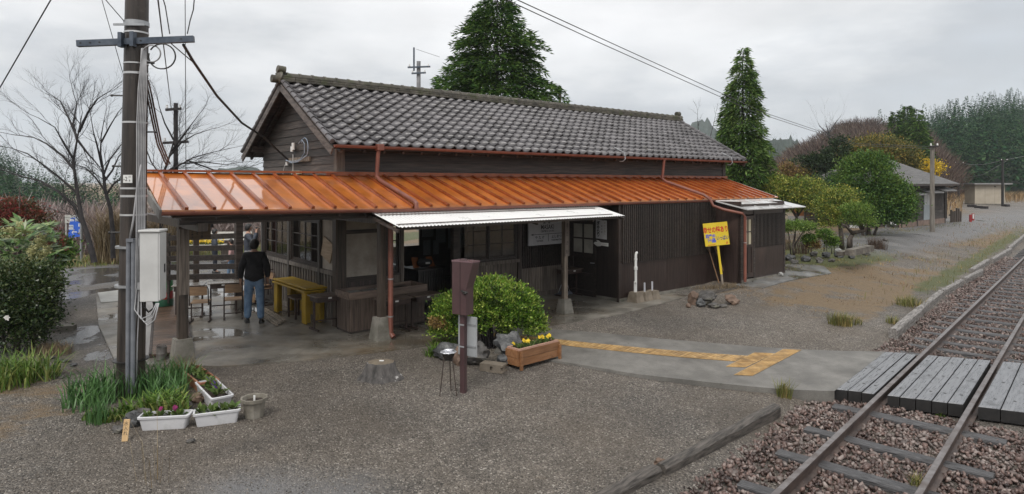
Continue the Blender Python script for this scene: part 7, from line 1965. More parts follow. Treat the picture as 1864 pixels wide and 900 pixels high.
def conifer(label, px, Y, prof, mt, seed, levels=.3, nb=8, card=.24, droop=.35, name='conifer', group=None, gaps=.0, wd=.5, per=4, bz=None, asp=.3):
    """prof: (photo y, half width in photo px) from the top downwards"""
    rg = np.random.default_rng(seed); base = Vector((at(px, 300, Y).x, Y, 0)); base.z = float(gz(base.x, base.y)) if bz is None else bz
    th = thing(name, label, 'tree', tuple(base), 0, group)
    zs = [CAMH + (HOR - q[0]) / FPX * Y - base.z for q in prof][::-1]; rs_ = [q[1] / FPX * Y for q in prof][::-1]
    top = zs[-1]
    m_ = MB(); m_.tube([(0, 0, -.1), (0, 0, top * .5), (0, 0, top * .97)], [top * .02, top * .01, .006], 8)
    P, D, LL = [], [], []
    z = zs[0]
    while z < top - .05:
        R_ = np.interp(z, zs, rs_)
        k = max(4, int(nb * (.5 + .5 * min(1, R_ / 1.2))))
        for b_ in range(k):
            if rg.random() < gaps: continue
            a = rg.uniform(0, 2 * PI); Lb = R_ * rg.uniform(.7, 1.12); z0 = z + rg.uniform(-.5, .5) * levels + .12 * Lb
            ns = max(3, int(Lb / (card * .42)))
            dirv = np.array([math.cos(a), math.sin(a), 0])
            for i in range(ns):
                f_ = .18 + .82 * (i + rg.random()) / ns; rr_ = Lb * f_
                zc = z0 + .10 * rr_ - droop * rr_ * f_
                wdt = wd * Lb * (1 - f_) * .55 + .10
                for _ in range(per):
                    side = rg.normal() * wdt
                    P.append(np.array([dirv[0] * rr_ - dirv[1] * side, dirv[1] * rr_ + dirv[0] * side, zc + rg.normal() * .06 - abs(side) * .15]))
                    d = dirv + np.array([-dirv[1], dirv[0], 0]) * np.sign(side) * .6 + np.array([0, 0, -droop * .8 + rg.normal() * .25]); D.append(d / np.linalg.norm(d)); LL.append(card * rg.uniform(.8, 1.25))
            if rg.random() < .35: m_.tube([(0, 0, z0), tuple(dirv * Lb * .5 + np.array([0, 0, z0 - droop * Lb * .1])), tuple(dirv * Lb * .9 + np.array([0, 0, z0 - droop * Lb * .75]))], [.03, .018, .006], 4, False)
        z += levels
    m_.build('trunk', DARKBARK, th)
    v, f = leaf_cards(np.array(P), np.array(LL), np.array(LL) * asp, rg, np.array(D), .76, np.array([[0, 0, 1]]), .35)
    cards_obj('crown', [(v, f)], mt, th); return th
HINOKI = leaf_mat('hinoki_spray', (.012, .036, .010), (.05, .11, .022), (.11, .18, .04), scale=1.1, rough=.7, var=.5, spec=.15)
LIGHTCON = leaf_mat('light_cypress_spray', (.022, .055, .014), (.085, .16, .035), (.15, .22, .06), scale=1.0, rough=.7, var=.45, spec=.15)
conifer('broad conical evergreen towering behind the ridge of the station roof', 905, 29, ((-12, 8), (0, 30), (30, 50), (60, 74), (100, 92), (140, 112), (170, 124), (200, 128), (300, 132)), HINOKI, 71, levels=.3, nb=13, card=.26, droop=.34, gaps=.1, wd=.45, per=7, asp=.2)
conifer('narrow spire shaped evergreen just right of the station roof end', 1352, 32, ((84, 3), (100, 9), (115, 18), (150, 30), (200, 41), (260, 53), (310, 61), (350, 66), (420, 62)), LIGHTCON, 72, levels=.24, nb=12, card=.24, droop=.7, wd=.5, per=7, asp=.2)
for k, (px, Y, ty, w_, lb) in enumerate(((1629, 82, 205, 22, 'left of the three dark conifers on the brown hill'), (1652, 84, 192, 26, 'middle and tallest of the three dark conifers on the brown hill'), (1668, 80, 195, 26, 'right of the three dark conifers on the brown hill'), (1673, 72, 222, 30, 'dark green conifer lower down in front of the three hill conifers'))):
    conifer(lb, px, Y, ((ty, 3), (ty + 14, w_ * .35), (ty + 40, w_ * .75), (ty + 75, w_), (ty + 110, w_)), HINOKI, 80 + k, levels=.5, nb=10, card=.5, droop=.5, wd=.45, per=6, asp=.2, group='dark conifers on the brown hill', bz=6.0 if k < 3 else 3.5)
conifer('bluish conical tree far off in the gap beside the tall spire evergreen', 1440, 92, ((288, 2), (300, 14), (315, 22), (330, 24)), HINOKI, 90, levels=.6, nb=9, card=.5, droop=.3, wd=.5, per=3)

def broadleaf(label, px, Y, py, crown, mt, seed, limbs, leaf=.12, n_cl=900, per=14, cs=.16, name='garden_tree', cat='tree', group=None, inner=.55, lw=.5, mats2=None, depth=.85, trunkm=None, rad=.09, top=-.75, bz=None, up=.25):
    """crown: ellipsoids in photo pixels (x, y, half width, half height[, depth shift m]); limbs: polylines in photo pixels"""
    rg = np.random.default_rng(seed); p = gp(px, py) if bz is None else Vector((at(px, py, Y).x, Y, bz))
    base = at(px, py, Y) if bz is None else p
    th = thing(name, label, cat, tuple(base), 0, group)
    K_ = Y / FPX
    bl = []
    for c in crown:
        q = at(c[0], c[1], Y + (c[4] if len(c) > 4 else 0)) - base; bl.append((tuple(q), (c[2] * K_, c[2] * K_ * depth, c[3] * K_)))
    P, D = clumps(rg, bl, n_cl, per, cs, inner=inner, top=top)
    D2 = D + np.array([0, 0, up]); D2 /= np.linalg.norm(D2, axis=1)[:, None]
    v, f = leaf_cards(P, leaf, leaf * lw, rg, D2, .45)
    cards_obj('crown', [(v, f)], mt, th)
    if mats2:
        P, D = clumps(rg, bl, int(n_cl * .3), per, cs, inner=.9, top=.0)
        D2 = D + np.array([0, 0, .8]); D2 /= np.linalg.norm(D2, axis=1)[:, None]
        cards_obj('young_leaves', [leaf_cards(P, leaf, leaf * lw, rg, D2, .6)], mats2, th)
    m_ = MB()
    for li, pl in enumerate(limbs):
        n2 = len(pl); pts = [at(a, b_, Y + (rg.uniform(-.2, .2) if i else 0)) - base for i, (a, b_) in enumerate(pl)]
        r0 = rad * (1 if li == 0 else .6); m_.tube(pts, [r0 * (1 - .6 * i / max(1, n2 - 1)) for i in range(n2)], 8)
    m_.build('trunk', trunkm or BARK, th, smooth=True)
    return th
GA = leaf_mat('garden_leaf', (.05, .1, .018), (.19, .255, .04), (.4, .38, .08), scale=1.3, rough=.5)
GB = leaf_mat('dense_green_leaf', (.018, .06, .014), (.08, .17, .032), (.15, .25, .05), scale=.9, rough=.5, var=.45)
GC = leaf_mat('olive_leaf', (.05, .07, .018), (.15, .15, .04), (.3, .22, .05), scale=.7, rough=.6)
GY = leaf_mat('ginkgo_yellow_leaf', (.45, .3, .01), (.65, .47, .03), scale=.8, rough=.6)
GN = leaf_mat('clipped_pine_leaf', (.035, .095, .014), (.13, .23, .035), (.24, .32, .07), scale=2, rough=.5)
GR = leaf_mat('rusty_autumn_leaf', (.11, .06, .03), (.2, .12, .05), (.28, .18, .05), scale=.6, rough=.7)
OLIVE2 = leaf_mat('yellowing_leaf', (.08, .085, .02), (.18, .15, .03), scale=.8, rough=.6)
broadleaf('spreading garden tree with yellow-green top, right behind the annex roof', 1452, 31, 412, ((1448, 348, 46, 24), (1420, 348, 28, 22), (1474, 345, 26, 20), (1462, 374, 32, 11), (1410, 338, 20, 16)), GA, 101, (((1452, 412), (1450, 395), (1440, 380), (1425, 360)), ((1450, 396), (1462, 380), (1475, 360)), ((1451, 398), (1452, 370), (1450, 345))), leaf=.11, n_cl=700, per=16, cs=.17)
broadleaf('big rounded evergreen garden tree on twin trunks in front of the old wooden house', 1578, 33, 450, ((1575, 332, 50, 48), (1560, 372, 46, 34), (1600, 380, 48, 36), (1620, 368, 36, 36), (1630, 388, 26, 26), (1582, 300, 32, 22), (1640, 365, 20, 32)), GB, 102, (((1583, 450), (1580, 420), (1572, 380), (1570, 340)), ((1588, 450), (1592, 425), (1605, 390)), ((1576, 448), (1570, 425), (1560, 400))), leaf=.125, n_cl=2300, per=15, cs=.2, mats2=leaf_mat('bright_top_leaf', (.06, .12, .015), (.12, .18, .03), scale=1, rough=.5), rad=.16)
broadleaf('cloud pruned garden tree with loose yellow-green crown left of the big round tree', 1530, 26, 455, ((1518, 368, 30, 22), (1535, 360, 24, 20), (1510, 388, 22, 14), (1512, 405, 20, 9), (1540, 378, 20, 14)), GA, 103, (((1533, 458), (1531, 425), (1528, 400), (1522, 370)), ((1530, 410), (1515, 402), (1505, 400))), leaf=.085, n_cl=520, per=14, cs=.13, rad=.11)
broadleaf('pruned niwaki tree with two flat bright pads on a crooked trunk', 1549, 23.5, 458, ((1558, 382, 24, 11), (1572, 404, 20, 8), (1548, 395, 10, 6)), GN, 104, (((1546, 458), (1547, 435), (1553, 424), (1575, 420), (1577, 405)), ((1553, 426), (1540, 412), (1532, 408)), ((1574, 421), (1562, 400), (1558, 390))), leaf=.06, n_cl=330, per=16, cs=.09, rad=.11, inner=.75, name='pruned_tree')
broadleaf('low pruned pine with one flat mushroom-like pad beside the annex', 1446, 22.5, 470, ((1448, 412, 27, 7), (1430, 414, 14, 6), (1468, 413, 14, 6)), GN, 105, (((1446, 472), (1443, 450), (1447, 430), (1448, 415)), ((1440, 470), (1438, 440), (1434, 418)), ((1444, 450), (1460, 425), (1468, 416))), leaf=.055, n_cl=330, per=16, cs=.085, rad=.05, inner=.75, name='pruned_tree', top=-.9)
for k, (px, py, cy, rx, ry, lb) in enumerate(((1500, 458, 427, 12, 9, 'small round topped shrub on two thin stems in the garden bed'), (1472, 460, 436, 10, 10, 'small dense shrub left in the garden bed by the annex'), (1514, 462, 440, 9, 9, 'small round shrub right of the thin stemmed one in the bed'), (1480, 452, 445, 10, 7, 'low rusty shrub behind the small garden shrubs'))):
    broadleaf(lb, px, 22.5, py, ((px, cy, rx, ry),), GN if k < 3 else GR, 110 + k, (((px, py), (px, cy)), ((px + 5, py), (px + 4, cy))), leaf=.055, n_cl=120, per=16, cs=.07, rad=.018, name='garden_shrub', cat='shrub', group='small shrubs in the garden bed')
broadleaf('olive green tree rising behind the big round garden tree', 1590, 52, 400, ((1590, 275, 52, 26), (1560, 290, 40, 26), (1625, 290, 42, 34), (1640, 310, 30, 30)), GC, 106, (((1595, 420), (1592, 350), (1590, 290)),), leaf=.2, n_cl=1100, per=14, cs=.32, rad=.2)
broadleaf('bright yellow autumn tree peeping out above the old house roof', 1668, 60, 330, ((1668, 303, 26, 14), (1650, 297, 14, 12), (1690, 308, 18, 12), (1703, 303, 10, 5), (1660, 290, 8, 8)), GY, 107, (((1672, 340), (1670, 320), (1668, 300)),), leaf=.2, n_cl=360, per=12, cs=.3, rad=.12, bz=.5)
broadleaf('dark spreading pine left of the olive tree, before the brown hill', 1505, 50, 400, ((1500, 300, 34, 14), (1480, 292, 22, 7), (1525, 280, 22, 8), (1530, 265, 14, 14), (1512, 320, 30, 14)), leaf_mat('dark_pine_needles', (.012, .03, .012), (.035, .06, .02), scale=1, rough=.7), 108, (((1508, 420), (1506, 340), (1500, 300), (1480, 294)), ((1506, 330), (1525, 290), (1535, 262))), leaf=.22, n_cl=520, per=12, cs=.3, rad=.16, inner=.4)
broadleaf('dark evergreen shrub mass filling the gap between garden trees', 1512, 40, 400, ((1505, 350, 40, 30), (1475, 345, 30, 20), (1530, 340, 26, 26)), leaf_mat('dark_shrub_leaf', (.015, .035, .012), (.04, .07, .02), scale=.8, rough=.6), 109, (((1510, 415), (1508, 360)),), leaf=.15, n_cl=560, per=12, cs=.25, rad=.1)
broadleaf('rusty yellow shrub far behind the spreading garden tree', 1450, 60, 340, ((1440, 322, 22, 16), (1475, 318, 26, 13), (1420, 325, 16, 10), (1432, 308, 10, 12)), GR, 120, (((1445, 345), (1445, 320)),), leaf=.2, n_cl=420, per=12, cs=.3, rad=.06, bz=.3, cat='shrub', name='autumn_shrub', mats2=OLIVE2)
broadleaf('broad dark hedge-like trees low behind the annex, under the spire evergreen', 1420, 45, 400, ((1400, 345, 34, 26), (1440, 360, 34, 24), (1375, 350, 30, 30)), GB, 121, (((1410, 405), (1410, 360)),), leaf=.16, n_cl=560, per=12, cs=.25, rad=.1, bz=.3)
tuft('brush', 'brown leafless little bush on the grass before the big round tree trunks', 'shrub', ((1597, 452, 260, .4, .3, .5, .012, .5),), leaf_mat('brown_stems', (.06, .04, .03), (.13, .085, .06), rough=.8), 131)
tuft('brush', 'thin brown dead stems left in the garden bed beside the low pine', 'shrub', ((1462, 462, 160, .35, .3, .75, .012, .3), (1430, 455, 90, .3, .3, .55, .012, .3)), leaf_mat('brown_stems', (.06, .04, .03), (.13, .085, .06)), 132)
rr = random.Random(3)
gl = MB(); gl.beam(at(1546, 460, 21.0) , at(1584, 452, 22.6), .26, .2); tag(gl.build('squared_log', mat('weathered_log', (.08, .07, .06), (.22, .2, .17), scale=4, rough=.8, bump=.6)), 'weathered squared log lying at the front of the garden bed', 'log')
gl = MB(); gl.beam(at(1528, 462, 21.4), at(1546, 459, 21.9), .2, .12); tag(gl.build('squared_log', MATS['weathered_log']), 'pale short timber end touching the squared log in the garden', 'log')
for k, (x, y, s_, mt_, lb) in enumerate(((1484, 468, .22, ROCK, 'rounded grey stone in front of the small garden shrubs'), (1507, 470, .24, DROCK, 'dark stone beside the rounded grey one in the garden edge'), (1527, 461, .2, MATS['white_stone'], 'white topped stone next to the garden logs'), (1531, 470, .24, DROCK, 'dark stone below the white topped garden stone'), (1468, 477, .24, DROCK, 'low dark stone at the garden edge near the annex corner'), (1495, 480, .22, ROCK, 'mossy stone at the front edge of the garden bed'), (1552, 472, .2, DROCK, 'flat stone in front of the squared log'), (1578, 466, .2, ROCK, 'grey stone at the right end of the squared log'), (1440, 476, .26, DROCK, 'dark stone close to the annex right wall'), (1515, 478, .16, ROCK, 'small stone in the front row of the garden bed'), (1614, 440, .18, ROCK, 'lone grey boulder on the grass near the old house lane'), (1450, 482, .2, ROCK, 'flat grey stone before the dark one by the annex'))):
    rock(x, y, s_ * .75, s_ * .6, s_ * .5, lb, mt_, 140 + k, group='stones of the garden edge')

def bare_tree(label, Y, limbs, seed, r0=.16, twig=.9, dens=1.0, mt=None, group=None, depth=5, fan=1.0):
    rr = random.Random(seed)
    base = at(*limbs[0][0], Y); th = thing('bare_tree', label, 'tree', tuple(base), 0, group)
    tr, tw_ = MB(), MB()
    def grow(p, d, ln_, r_, lev):
        if lev == 0 or ln_ < .06: return
        k = 3; pts = [p]; q = p.copy(); dd = d.copy()
        for i in range(k):
            dd = (dd + Vector((rr.gauss(0, .16), rr.gauss(0, .16), rr.gauss(.02, .12)))).normalized(); q = q + dd * (ln_ / k); pts.append(q.copy())
        (tr if r_ > .03 else tw_).tube(pts, [r_ * (1 - .5 * i / k) for i in range(k + 1)], 5 if r_ > .02 else 3, False)
        for i in range(1, k + 1):
            for _ in range(2 if i == k else (1 if rr.random() < .75 * dens else 0)):
                ax = Vector((rr.gauss(0, 1), rr.gauss(0, 1), rr.gauss(0, 1))).normalized()
                nd = (Matrix.Rotation(rr.uniform(.35, .85) * (1 if i < k else .6), 3, ax) @ dd); nd = (nd + Vector((0, 0, .06))).normalized()
                grow(pts[i], nd, ln_ * rr.uniform(.55, .8), r_ * (.55 if i < k else .5), lev - 1)
    for li, pl in enumerate(limbs):
        n_ = len(pl); dy = 0 if li == 0 else rr.uniform(-1, 1) * fan
        pts = [at(a, b_, Y + dy * i / max(1, n_ - 1)) - base for i, (a, b_) in enumerate(pl)]
        rb = r0 * .85 if li == 0 else r0 * rr.uniform(.32, .45)
        rads = [max(.010, rb * (1 - i / max(1, n_ - 1)) ** .8) for i in range(n_)]
        tr.tube(pts, rads, 8, False)
        tot = 0
        for i in range(1 if li else max(1, n_ // 2), n_):
            seg = pts[i] - pts[i - 1]; L = seg.length
            for k in range(max(1, int(L / .55 * dens))):
                p = pts[i - 1].lerp(pts[i], rr.random()); ax = Vector((rr.gauss(0, 1), rr.gauss(0, 1), rr.gauss(0, .6))).normalized()
                d = (Matrix.Rotation(rr.uniform(.3, .9), 3, ax) @ seg.normalized() + Vector((0, 0, .12))).normalized()
                grow(p, d, twig * rr.uniform(.6, 1.15), min(.02, rads[i] * .4 + .004), depth - 1 if rads[i] > .03 else depth - 2)
        grow(pts[-1], (pts[-1] - pts[-2]).normalized(), twig, max(.009, rads[-1]), depth - 1)
    tr.build('trunk', mt or DARKBARK, th, smooth=True); tw_.build('twigs', mt or DARKBARK, th)
    return th
bare_tree('bare cherry tree with leaning double trunk spreading far to the left', 21, [[(172, 478), (160, 432), (148, 395), (141, 350), (133, 295), (143, 240), (150, 205)], [(158, 425), (135, 375), (105, 348), (75, 330), (40, 322), (0, 308), (-30, 295)], [(141, 352), (110, 325), (85, 305), (50, 280), (20, 270), (-10, 265)], [(136, 310), (115, 285), (85, 262), (60, 250), (20, 245)], [(134, 290), (118, 265), (100, 232), (70, 215)], [(140, 250), (125, 215), (110, 185), (92, 172)], [(144, 240), (160, 205), (178, 180), (190, 172)], [(140, 255), (133, 225), (140, 190), (132, 165)], [(141, 255), (160, 280), (178, 300), (192, 322)]], 3, r0=.11, twig=.75, dens=1.6)
bare_tree('bare cherry tree rising straight up half hidden behind the front pole', 22.5, [[(206, 470), (205, 420), (201, 380), (192, 350), (188, 315), (183, 280), (184, 250), (190, 215)], [(196, 355), (175, 325), (155, 305), (135, 300)], [(188, 320), (200, 290), (222, 262), (240, 240)], [(186, 305), (178, 270), (170, 240), (165, 210)], [(195, 352), (207, 335), (222, 325), (240, 320)], [(184, 260), (200, 230), (215, 205), (228, 190)], [(190, 330), (205, 310), (216, 285), (235, 265)]], 5, r0=.10, twig=.65, dens=1.5)
bare_tree('bare tree behind the porch canopy with branches reaching right to the gable', 25, [[(292, 470), (294, 400), (292, 350), (300, 310), (310, 280), (318, 250), (322, 215)], [(296, 330), (320, 305), (350, 288), (385, 278), (420, 270)], [(300, 315), (330, 298), (370, 295), (410, 300), (445, 295)], [(308, 285), (330, 260), (355, 245), (385, 235)], [(312, 275), (335, 245), (350, 225), (365, 205)], [(296, 325), (275, 295), (262, 260), (268, 220)], [(316, 255), (300, 225), (290, 195), (285, 170)], [(340, 292), (390, 310), (430, 312), (468, 300)]], 7, r0=.10, twig=.72, dens=1.5)
bare_tree('thin bare sapling right beside the spire evergreen, behind the roof end', 30, [[(1275, 330), (1273, 280), (1270, 215)], [(1273, 300), (1290, 260), (1300, 222)], [(1274, 310), (1255, 280), (1245, 250)]], 9, r0=.06, twig=.5, dens=.9, depth=4)
bare_tree('bare gnarled tree on the skyline of the brown hill', 100, [[(1512, 262), (1508, 240), (1502, 222)], [(1508, 245), (1520, 225), (1530, 212)], [(1508, 245), (1492, 230), (1488, 222)]], 11, r0=.25, twig=2.0, dens=.8, depth=4)

CAM = leaf_mat('camellia_leaf', (.014, .036, .011), (.05, .085, .024), (.1, .125, .045), scale=2, rough=.25, spec=.5, var=.4, transl=.12)
sh = broadleaf('dense dark glossy camellia shrub with a white flower at the left edge', 35, 11.2, 660, ((35, 545, 66, 72), (0, 560, 60, 70), (70, 520, 34, 40), (20, 600, 60, 42), (82, 575, 22, 26), (-40, 540, 50, 80)), CAM, 151, (((28, 690), (30, 640), (32, 590), (30, 540)), ((14, 690), (10, 640), (0, 580)), ((55, 680), (60, 630), (64, 580))), leaf=.06, n_cl=2100, per=13, cs=.085, lw=.45, name='camellia_shrub', cat='shrub', inner=.6, rad=.07)
r2 = np.random.default_rng(5); fl = []
for (x, y) in ((14, 578),):
    c = at(x, y, 10.55) - Vector(sh.location); D = np.array([(math.cos(a), -.3, math.sin(a)) for a in np.linspace(0, 2 * PI, 7)[:6]]); fl.append(leaf_cards(np.tile(np.array(c), (6, 1)), .055, .05, r2, D, .95, np.array([[0, -1, .2]]), .9))
cards_obj('blossom', fl, leaf_mat('white_petal', (.7, .68, .62), (.8, .78, .75), rough=.6), sh)
fs_c = at(45, 470, 12.2)
th = thing('fatsia_shrub', 'broad fatsia shrub with hand shaped leaves and pale cream flower heads above the camellia', 'shrub', (fs_c.x, fs_c.y, float(gz(fs_c.x, fs_c.y))))
parts = []; o_ = Vector(th.location)
for k in range(190):
    x = r2.uniform(-20, 112); y = r2.uniform(400, 512) + max(0, (x - 70)) * .5; c = at(x, y, 12.2 + r2.uniform(-.7, .5)) - o_
    d0 = Vector((r2.normal() * .6, -.7 + r2.normal() * .3, .25 + r2.normal() * .2)).normalized(); nrm = Vector((0, -.45, .9)); s_ = nrm.cross(d0).normalized()
    D = np.array([tuple((d0 * math.cos(a) + s_ * math.sin(a)) - Vector((0, 0, .12))) for a in np.linspace(-1.9, 1.9, 8)]); D /= np.linalg.norm(D, axis=1)[:, None]
    parts.append(leaf_cards(np.tile(np.array(c), (8, 1)), .19 * r2.uniform(.7, 1.1), .055, r2, D, .97, np.array([tuple(nrm)]), .9, fold=.1))
FATS = leaf_mat('fatsia_leaf', (.045, .11, .03), (.14, .24, .07), (.26, .33, .13), scale=2, rough=.3, spec=.5)
cards_obj('leaves', parts, FATS, th)
P = []
for (x, y) in ((22, 432), (30, 418), (60, 462), (72, 450), (66, 475), (78, 440), (14, 428), (55, 478), (45, 425), (84, 462)):
    c = np.array(at(x, y, 11.6) - o_);
    for q in range(9):
        d = r2.normal(size=3); d[2] = abs(d[2]); d /= np.linalg.norm(d); P.append(c + d * r2.uniform(.04, .13) + r2.normal(size=(34, 3)) * .022)
P = np.concatenate(P); cards_obj('flower_heads', [leaf_cards(P, .026, .022, r2)], leaf_mat('cream_flower', (.38, .38, .16), (.6, .58, .32), scale=4, rough=.7), th)
m_ = MB()
for k in range(14): xx = r2.uniform(-.8, .7); m_.tube([(xx * .5, r2.uniform(-.2, .2), 0), (xx * .8, 0, .8), (xx, r2.uniform(-.3, .3), 1.7 + r2.uniform(-.3, .3))], [.025, .02, .012], 6)
m_.build('stems', BARK, th)
broadleaf('nandina shrub with red and bronze leaves rising behind the fatsia', 40, 14.2, 640, ((30, 392, 42, 20), (0, 400, 40, 26), (62, 402, 22, 16), (20, 375, 26, 10), (80, 440, 26, 20)), leaf_mat('red_bronze_leaf', (.05, .06, .02), (.13, .06, .03), (.26, .05, .045), scale=1.6, rough=.5), 153, (((35, 640), (34, 500), (36, 340)), ((20, 640), (15, 500), (10, 390)), ((60, 640), (55, 500), (62, 400))), leaf=.075, n_cl=620, per=14, cs=.12, lw=.35, name='nandina_shrub', cat='shrub', rad=.03, inner=.4)
broadleaf('green leaved shrub at the edge of the car park behind the fatsia', 95, 15.5, 560, ((98, 462, 22, 26), (110, 450, 12, 10), (84, 480, 22, 26)), GB, 154, (((97, 560), (98, 480)),), leaf=.1, n_cl=240, per=12, cs=.14, name='green_shrub', cat='shrub', rad=.03, inner=.4)
tuft('pampas_clump', 'tall dry brown reeds at the far edge of the car park, left of the pole', 'reeds', ((212, 478, 900, .75, .5, 2.1, .022, .3), (235, 476, 500, .6, .5, 1.9, .022, .3)), GRASSD, 155)
tuft('pampas_clump', 'dry brown reeds seen between the pole cabinet and the canopy', 'reeds', ((290, 470, 500, .8, .5, 1.9, .022, .3),), GRASSD, 156)

b0 = gp(148, 476)
th = thing('road_sign', 'blue direction sign with white writing and arrow on a grey post by the car park', 'sign', tuple(b0), R(-14))
m_ = MB(); m_.cyl((0, 0, -.1), (0, 0, 1.68), .045, n=12); m_.build('post', STEEL, th)
m_ = MB(MF); m_.add([(-.6, .86, 0), (-.02, .93, 0), (.05, 1.68, 0), (-.47, 1.62, 0), (-.6, .86, .03), (-.02, .93, .03), (.05, 1.68, .03), (-.47, 1.62, .03)], [(3, 2, 1, 0), (4, 5, 6, 7), (0, 1, 5, 4), (1, 2, 6, 5), (2, 3, 7, 6), (3, 0, 4, 7)]); m_.build('panel', mat('sign_blue', (.02, .1, .55), (.03, .13, .6), rough=.4), th)
m_ = MB(MF); put_text(m_, '←', -.28, 1.0, .3, .032, bold=.008); m_.box(-.08, 1.02, .0305, -.05, 1.2, .0325); put_text(m_, '真幸', -.4, 1.5, .1, .032, bold=.003); put_text(m_, 'えびの市', -.2, 1.36, .08, .032) if False else None; m_.box(-.1, 1.3, .0305, -.05, 1.42, .0325); m_.build('white_writing', WHITEP, th)
m_ = MB(MF); m_.box(-.26, 1.5, .0305, .02, 1.65, .034); m_.box(-.54, 1.18, .0305, -.33, 1.36, .034); m_.build('white_field', mat('pale_sign_field', (.5, .55, .62), rough=.5), th)
m_ = MB(MF); put_text(m_, '京町温泉', -.12, 1.58, .06, .036); put_text(m_, '↑吉松', -.13, 1.52, .05, .036); put_text(m_, '駐車場', -.435, 1.27, .06, .036); put_text(m_, 'P', -.435, 1.2, .06, .036); m_.build('dark_writing', mat('sign_navy', (.03, .06, .2), rough=.5), th)
m_ = MB(MF); m_.box(-.85, 1.42, -.1, -.3, 1.72, -.07); m_.box(-.83, .95, -.1, -.78, 1.42, -.075); m_.build('back_panel', mat('weathered_white_board', (.4, .4, .38), (.52, .52, .49), scale=4, rough=.6), th)
for z in (1.05, 1.6): m_ = MB(); m_.box(-.1, -.052, z, .07, -.0305, z + .04); m_.build('clamp', STEEL, th)
m_ = MB(); c = [gp(178, 536), gp(217, 531), gp(222, 551), gp(184, 554)]; m_.add([(p.x, p.y, p.z + .045) for p in c] + [(p.x, p.y, p.z - .02) for p in c], [(3, 2, 1, 0), (0, 1, 5, 4), (1, 2, 6, 5), (2, 3, 7, 6), (3, 0, 4, 7)])
tag(m_.build('cover_plate', mat('pale_wet_plate', (.3, .3, .28), (.4, .4, .38), scale=5, rough=.3)), 'pale flat plate lying on the wet ground left of the pole', 'plate')
m_ = MB(); m_.beam(gp(84, 603) + Vector((0, 0, .04)), gp(136, 601) + Vector((0, 0, .04)), .18, .12); tag(m_.build('kerb_stone', CONCRETE), 'grey kerb stone on the wet lane right of the camellia', 'kerb')
m_ = MB(); m_.beam(gp(101, 530) + Vector((0, 0, .2)), gp(96, 590) + Vector((0, 0, .25)), .16, .5); tag(m_.build('low_wall', CONCRETE), 'low concrete wall end peeping out right of the camellia', 'wall')
th = thing('flower_stand', 'low wooden bench carrying a tray of yellow flowers beyond the porch', 'flower stand', gp(372, 470, z=.2), R(8))
m_ = MB(); m_.box(-.95, -.25, .36, .95, .25, .42); m_.build('bench_top', POSTWOOD, th)
for x in (-.8, .8): m_ = MB(); m_.box(x - .12, -.2, 0, x + .12, .2, .36); m_.build('leg', POSTWOOD, th)
m_ = MB(); m_.box(-.8, -.22, .421, .8, .18, .53); m_.build('tray', mat('white_tray', (.6, .58, .52), (.68, .66, .6), rough=.5), th)
P = np.stack([r2.uniform(-.7, .7, 500), r2.uniform(-.2, .15, 500), r2.uniform(.53, .62, 500)], 1); cards_obj('leaves', [leaf_cards(P, .05, .04, r2)], LEAFP, th)
P = np.stack([r2.uniform(-.7, .7, 260), r2.uniform(-.2, .12, 260), r2.uniform(.6, .7, 260)], 1); cards_obj('blossom', [leaf_cards(P, .06, .06, r2, None, 0, np.array([[0, -.6, .8]]), .8)], PANSYY, th)
th = thing('white_bench', 'long low white bench standing in the open beyond the porch fence', 'bench', gp(385, 452, z=.2), R(4))
WB = mat('white_bench_board', (.6, .58, .54), (.7, .68, .64), scale=4, rough=.5)
m_ = MB(); m_.box(-1.7, -.18, .36, 1.7, .18, .41); m_.build('seat', WB, th); m_ = MB(); m_.box(-1.7, .2, .5, 1.7, .24, .72); m_.build('backrest', WB, th)
for x in (-1.5, 0, 1.5): m_ = MB(); m_.box(x - .04, -.16, 0, x + .04, .24, .36); m_.box(x - .03, .201, .36, x + .03, .199, .5) if False else None; m_.build('leg', POSTWOOD, th)
def pole2(label, px, Y, top, w_, arms, mt, extra=None, steel=False, base=None):
    b_ = at(px, 300, Y); z0 = float(gz(b_.x, b_.y)); th = thing('utility_pole', label, 'utility pole', (b_.x, b_.y, z0))
    zt = CAMH + (HOR - top) / FPX * Y - z0; r_ = w_ / FPX * Y / 2
    m_ = MB(); m_.tube([(0, 0, -.1), (0, 0, zt)], [r_ * 1.1, r_ * .92], 14); m_.build('shaft', mt, th, smooth='auto')
    for (y, x0, x1) in arms:
        z = CAMH + (HOR - y) / FPX * Y - z0; m_ = MB(); m_.beam(((x0 - px) / FPX * Y, -r_ - .05, z), ((x1 - px) / FPX * Y, -r_ - .05, z + .05), .08, .1); a = m_.build('crossarm', DARKBARK if not steel else ARM, th)
        for f_ in (.08, .92):
            xx = (x0 + (x1 - x0) * f_ - px) / FPX * Y; i_ = MB(); i_.lathe([(0, 0), (.045, 0), (.05, .05), (.03, .07), (.045, .12), (0, .14)], 10, (xx, -r_ - .05, z + .07)); i_.build('insulator', INSU, a, smooth='auto')
    return th
pole2('dark wooden pole with two crossarms rising behind the porch canopy', 320, 26, 188, 8, ((201, 305, 333), (261, 300, 346)), DARKBARK)
t3 = pole2('grey concrete pole with steel bracket behind the station ridge, left of the conifer', 762, 42, 112, 8, ((124, 743, 784), (135, 750, 776)), mat('pale_pole_concrete', (.2, .2, .21), (.3, .3, .31), scale=3, rough=.7), steel=True)
m_ = MB(); zt = CAMH + (HOR - 88) / FPX * 42 - t3.location.z; m_.box(-.32, -.25, zt - 1.5, -.22, -.15, zt); m_.build('bracket_post', ARM, t3)
wire('thin wire from the bracket of the concrete pole into the big conifer', [at(758, 90, 42), at(800, 104, 40)], .012)
pole2('top of a wooden pole showing at the right flank of the big conifer', 1019, 36, 157, 6, (), POSTWOOD)
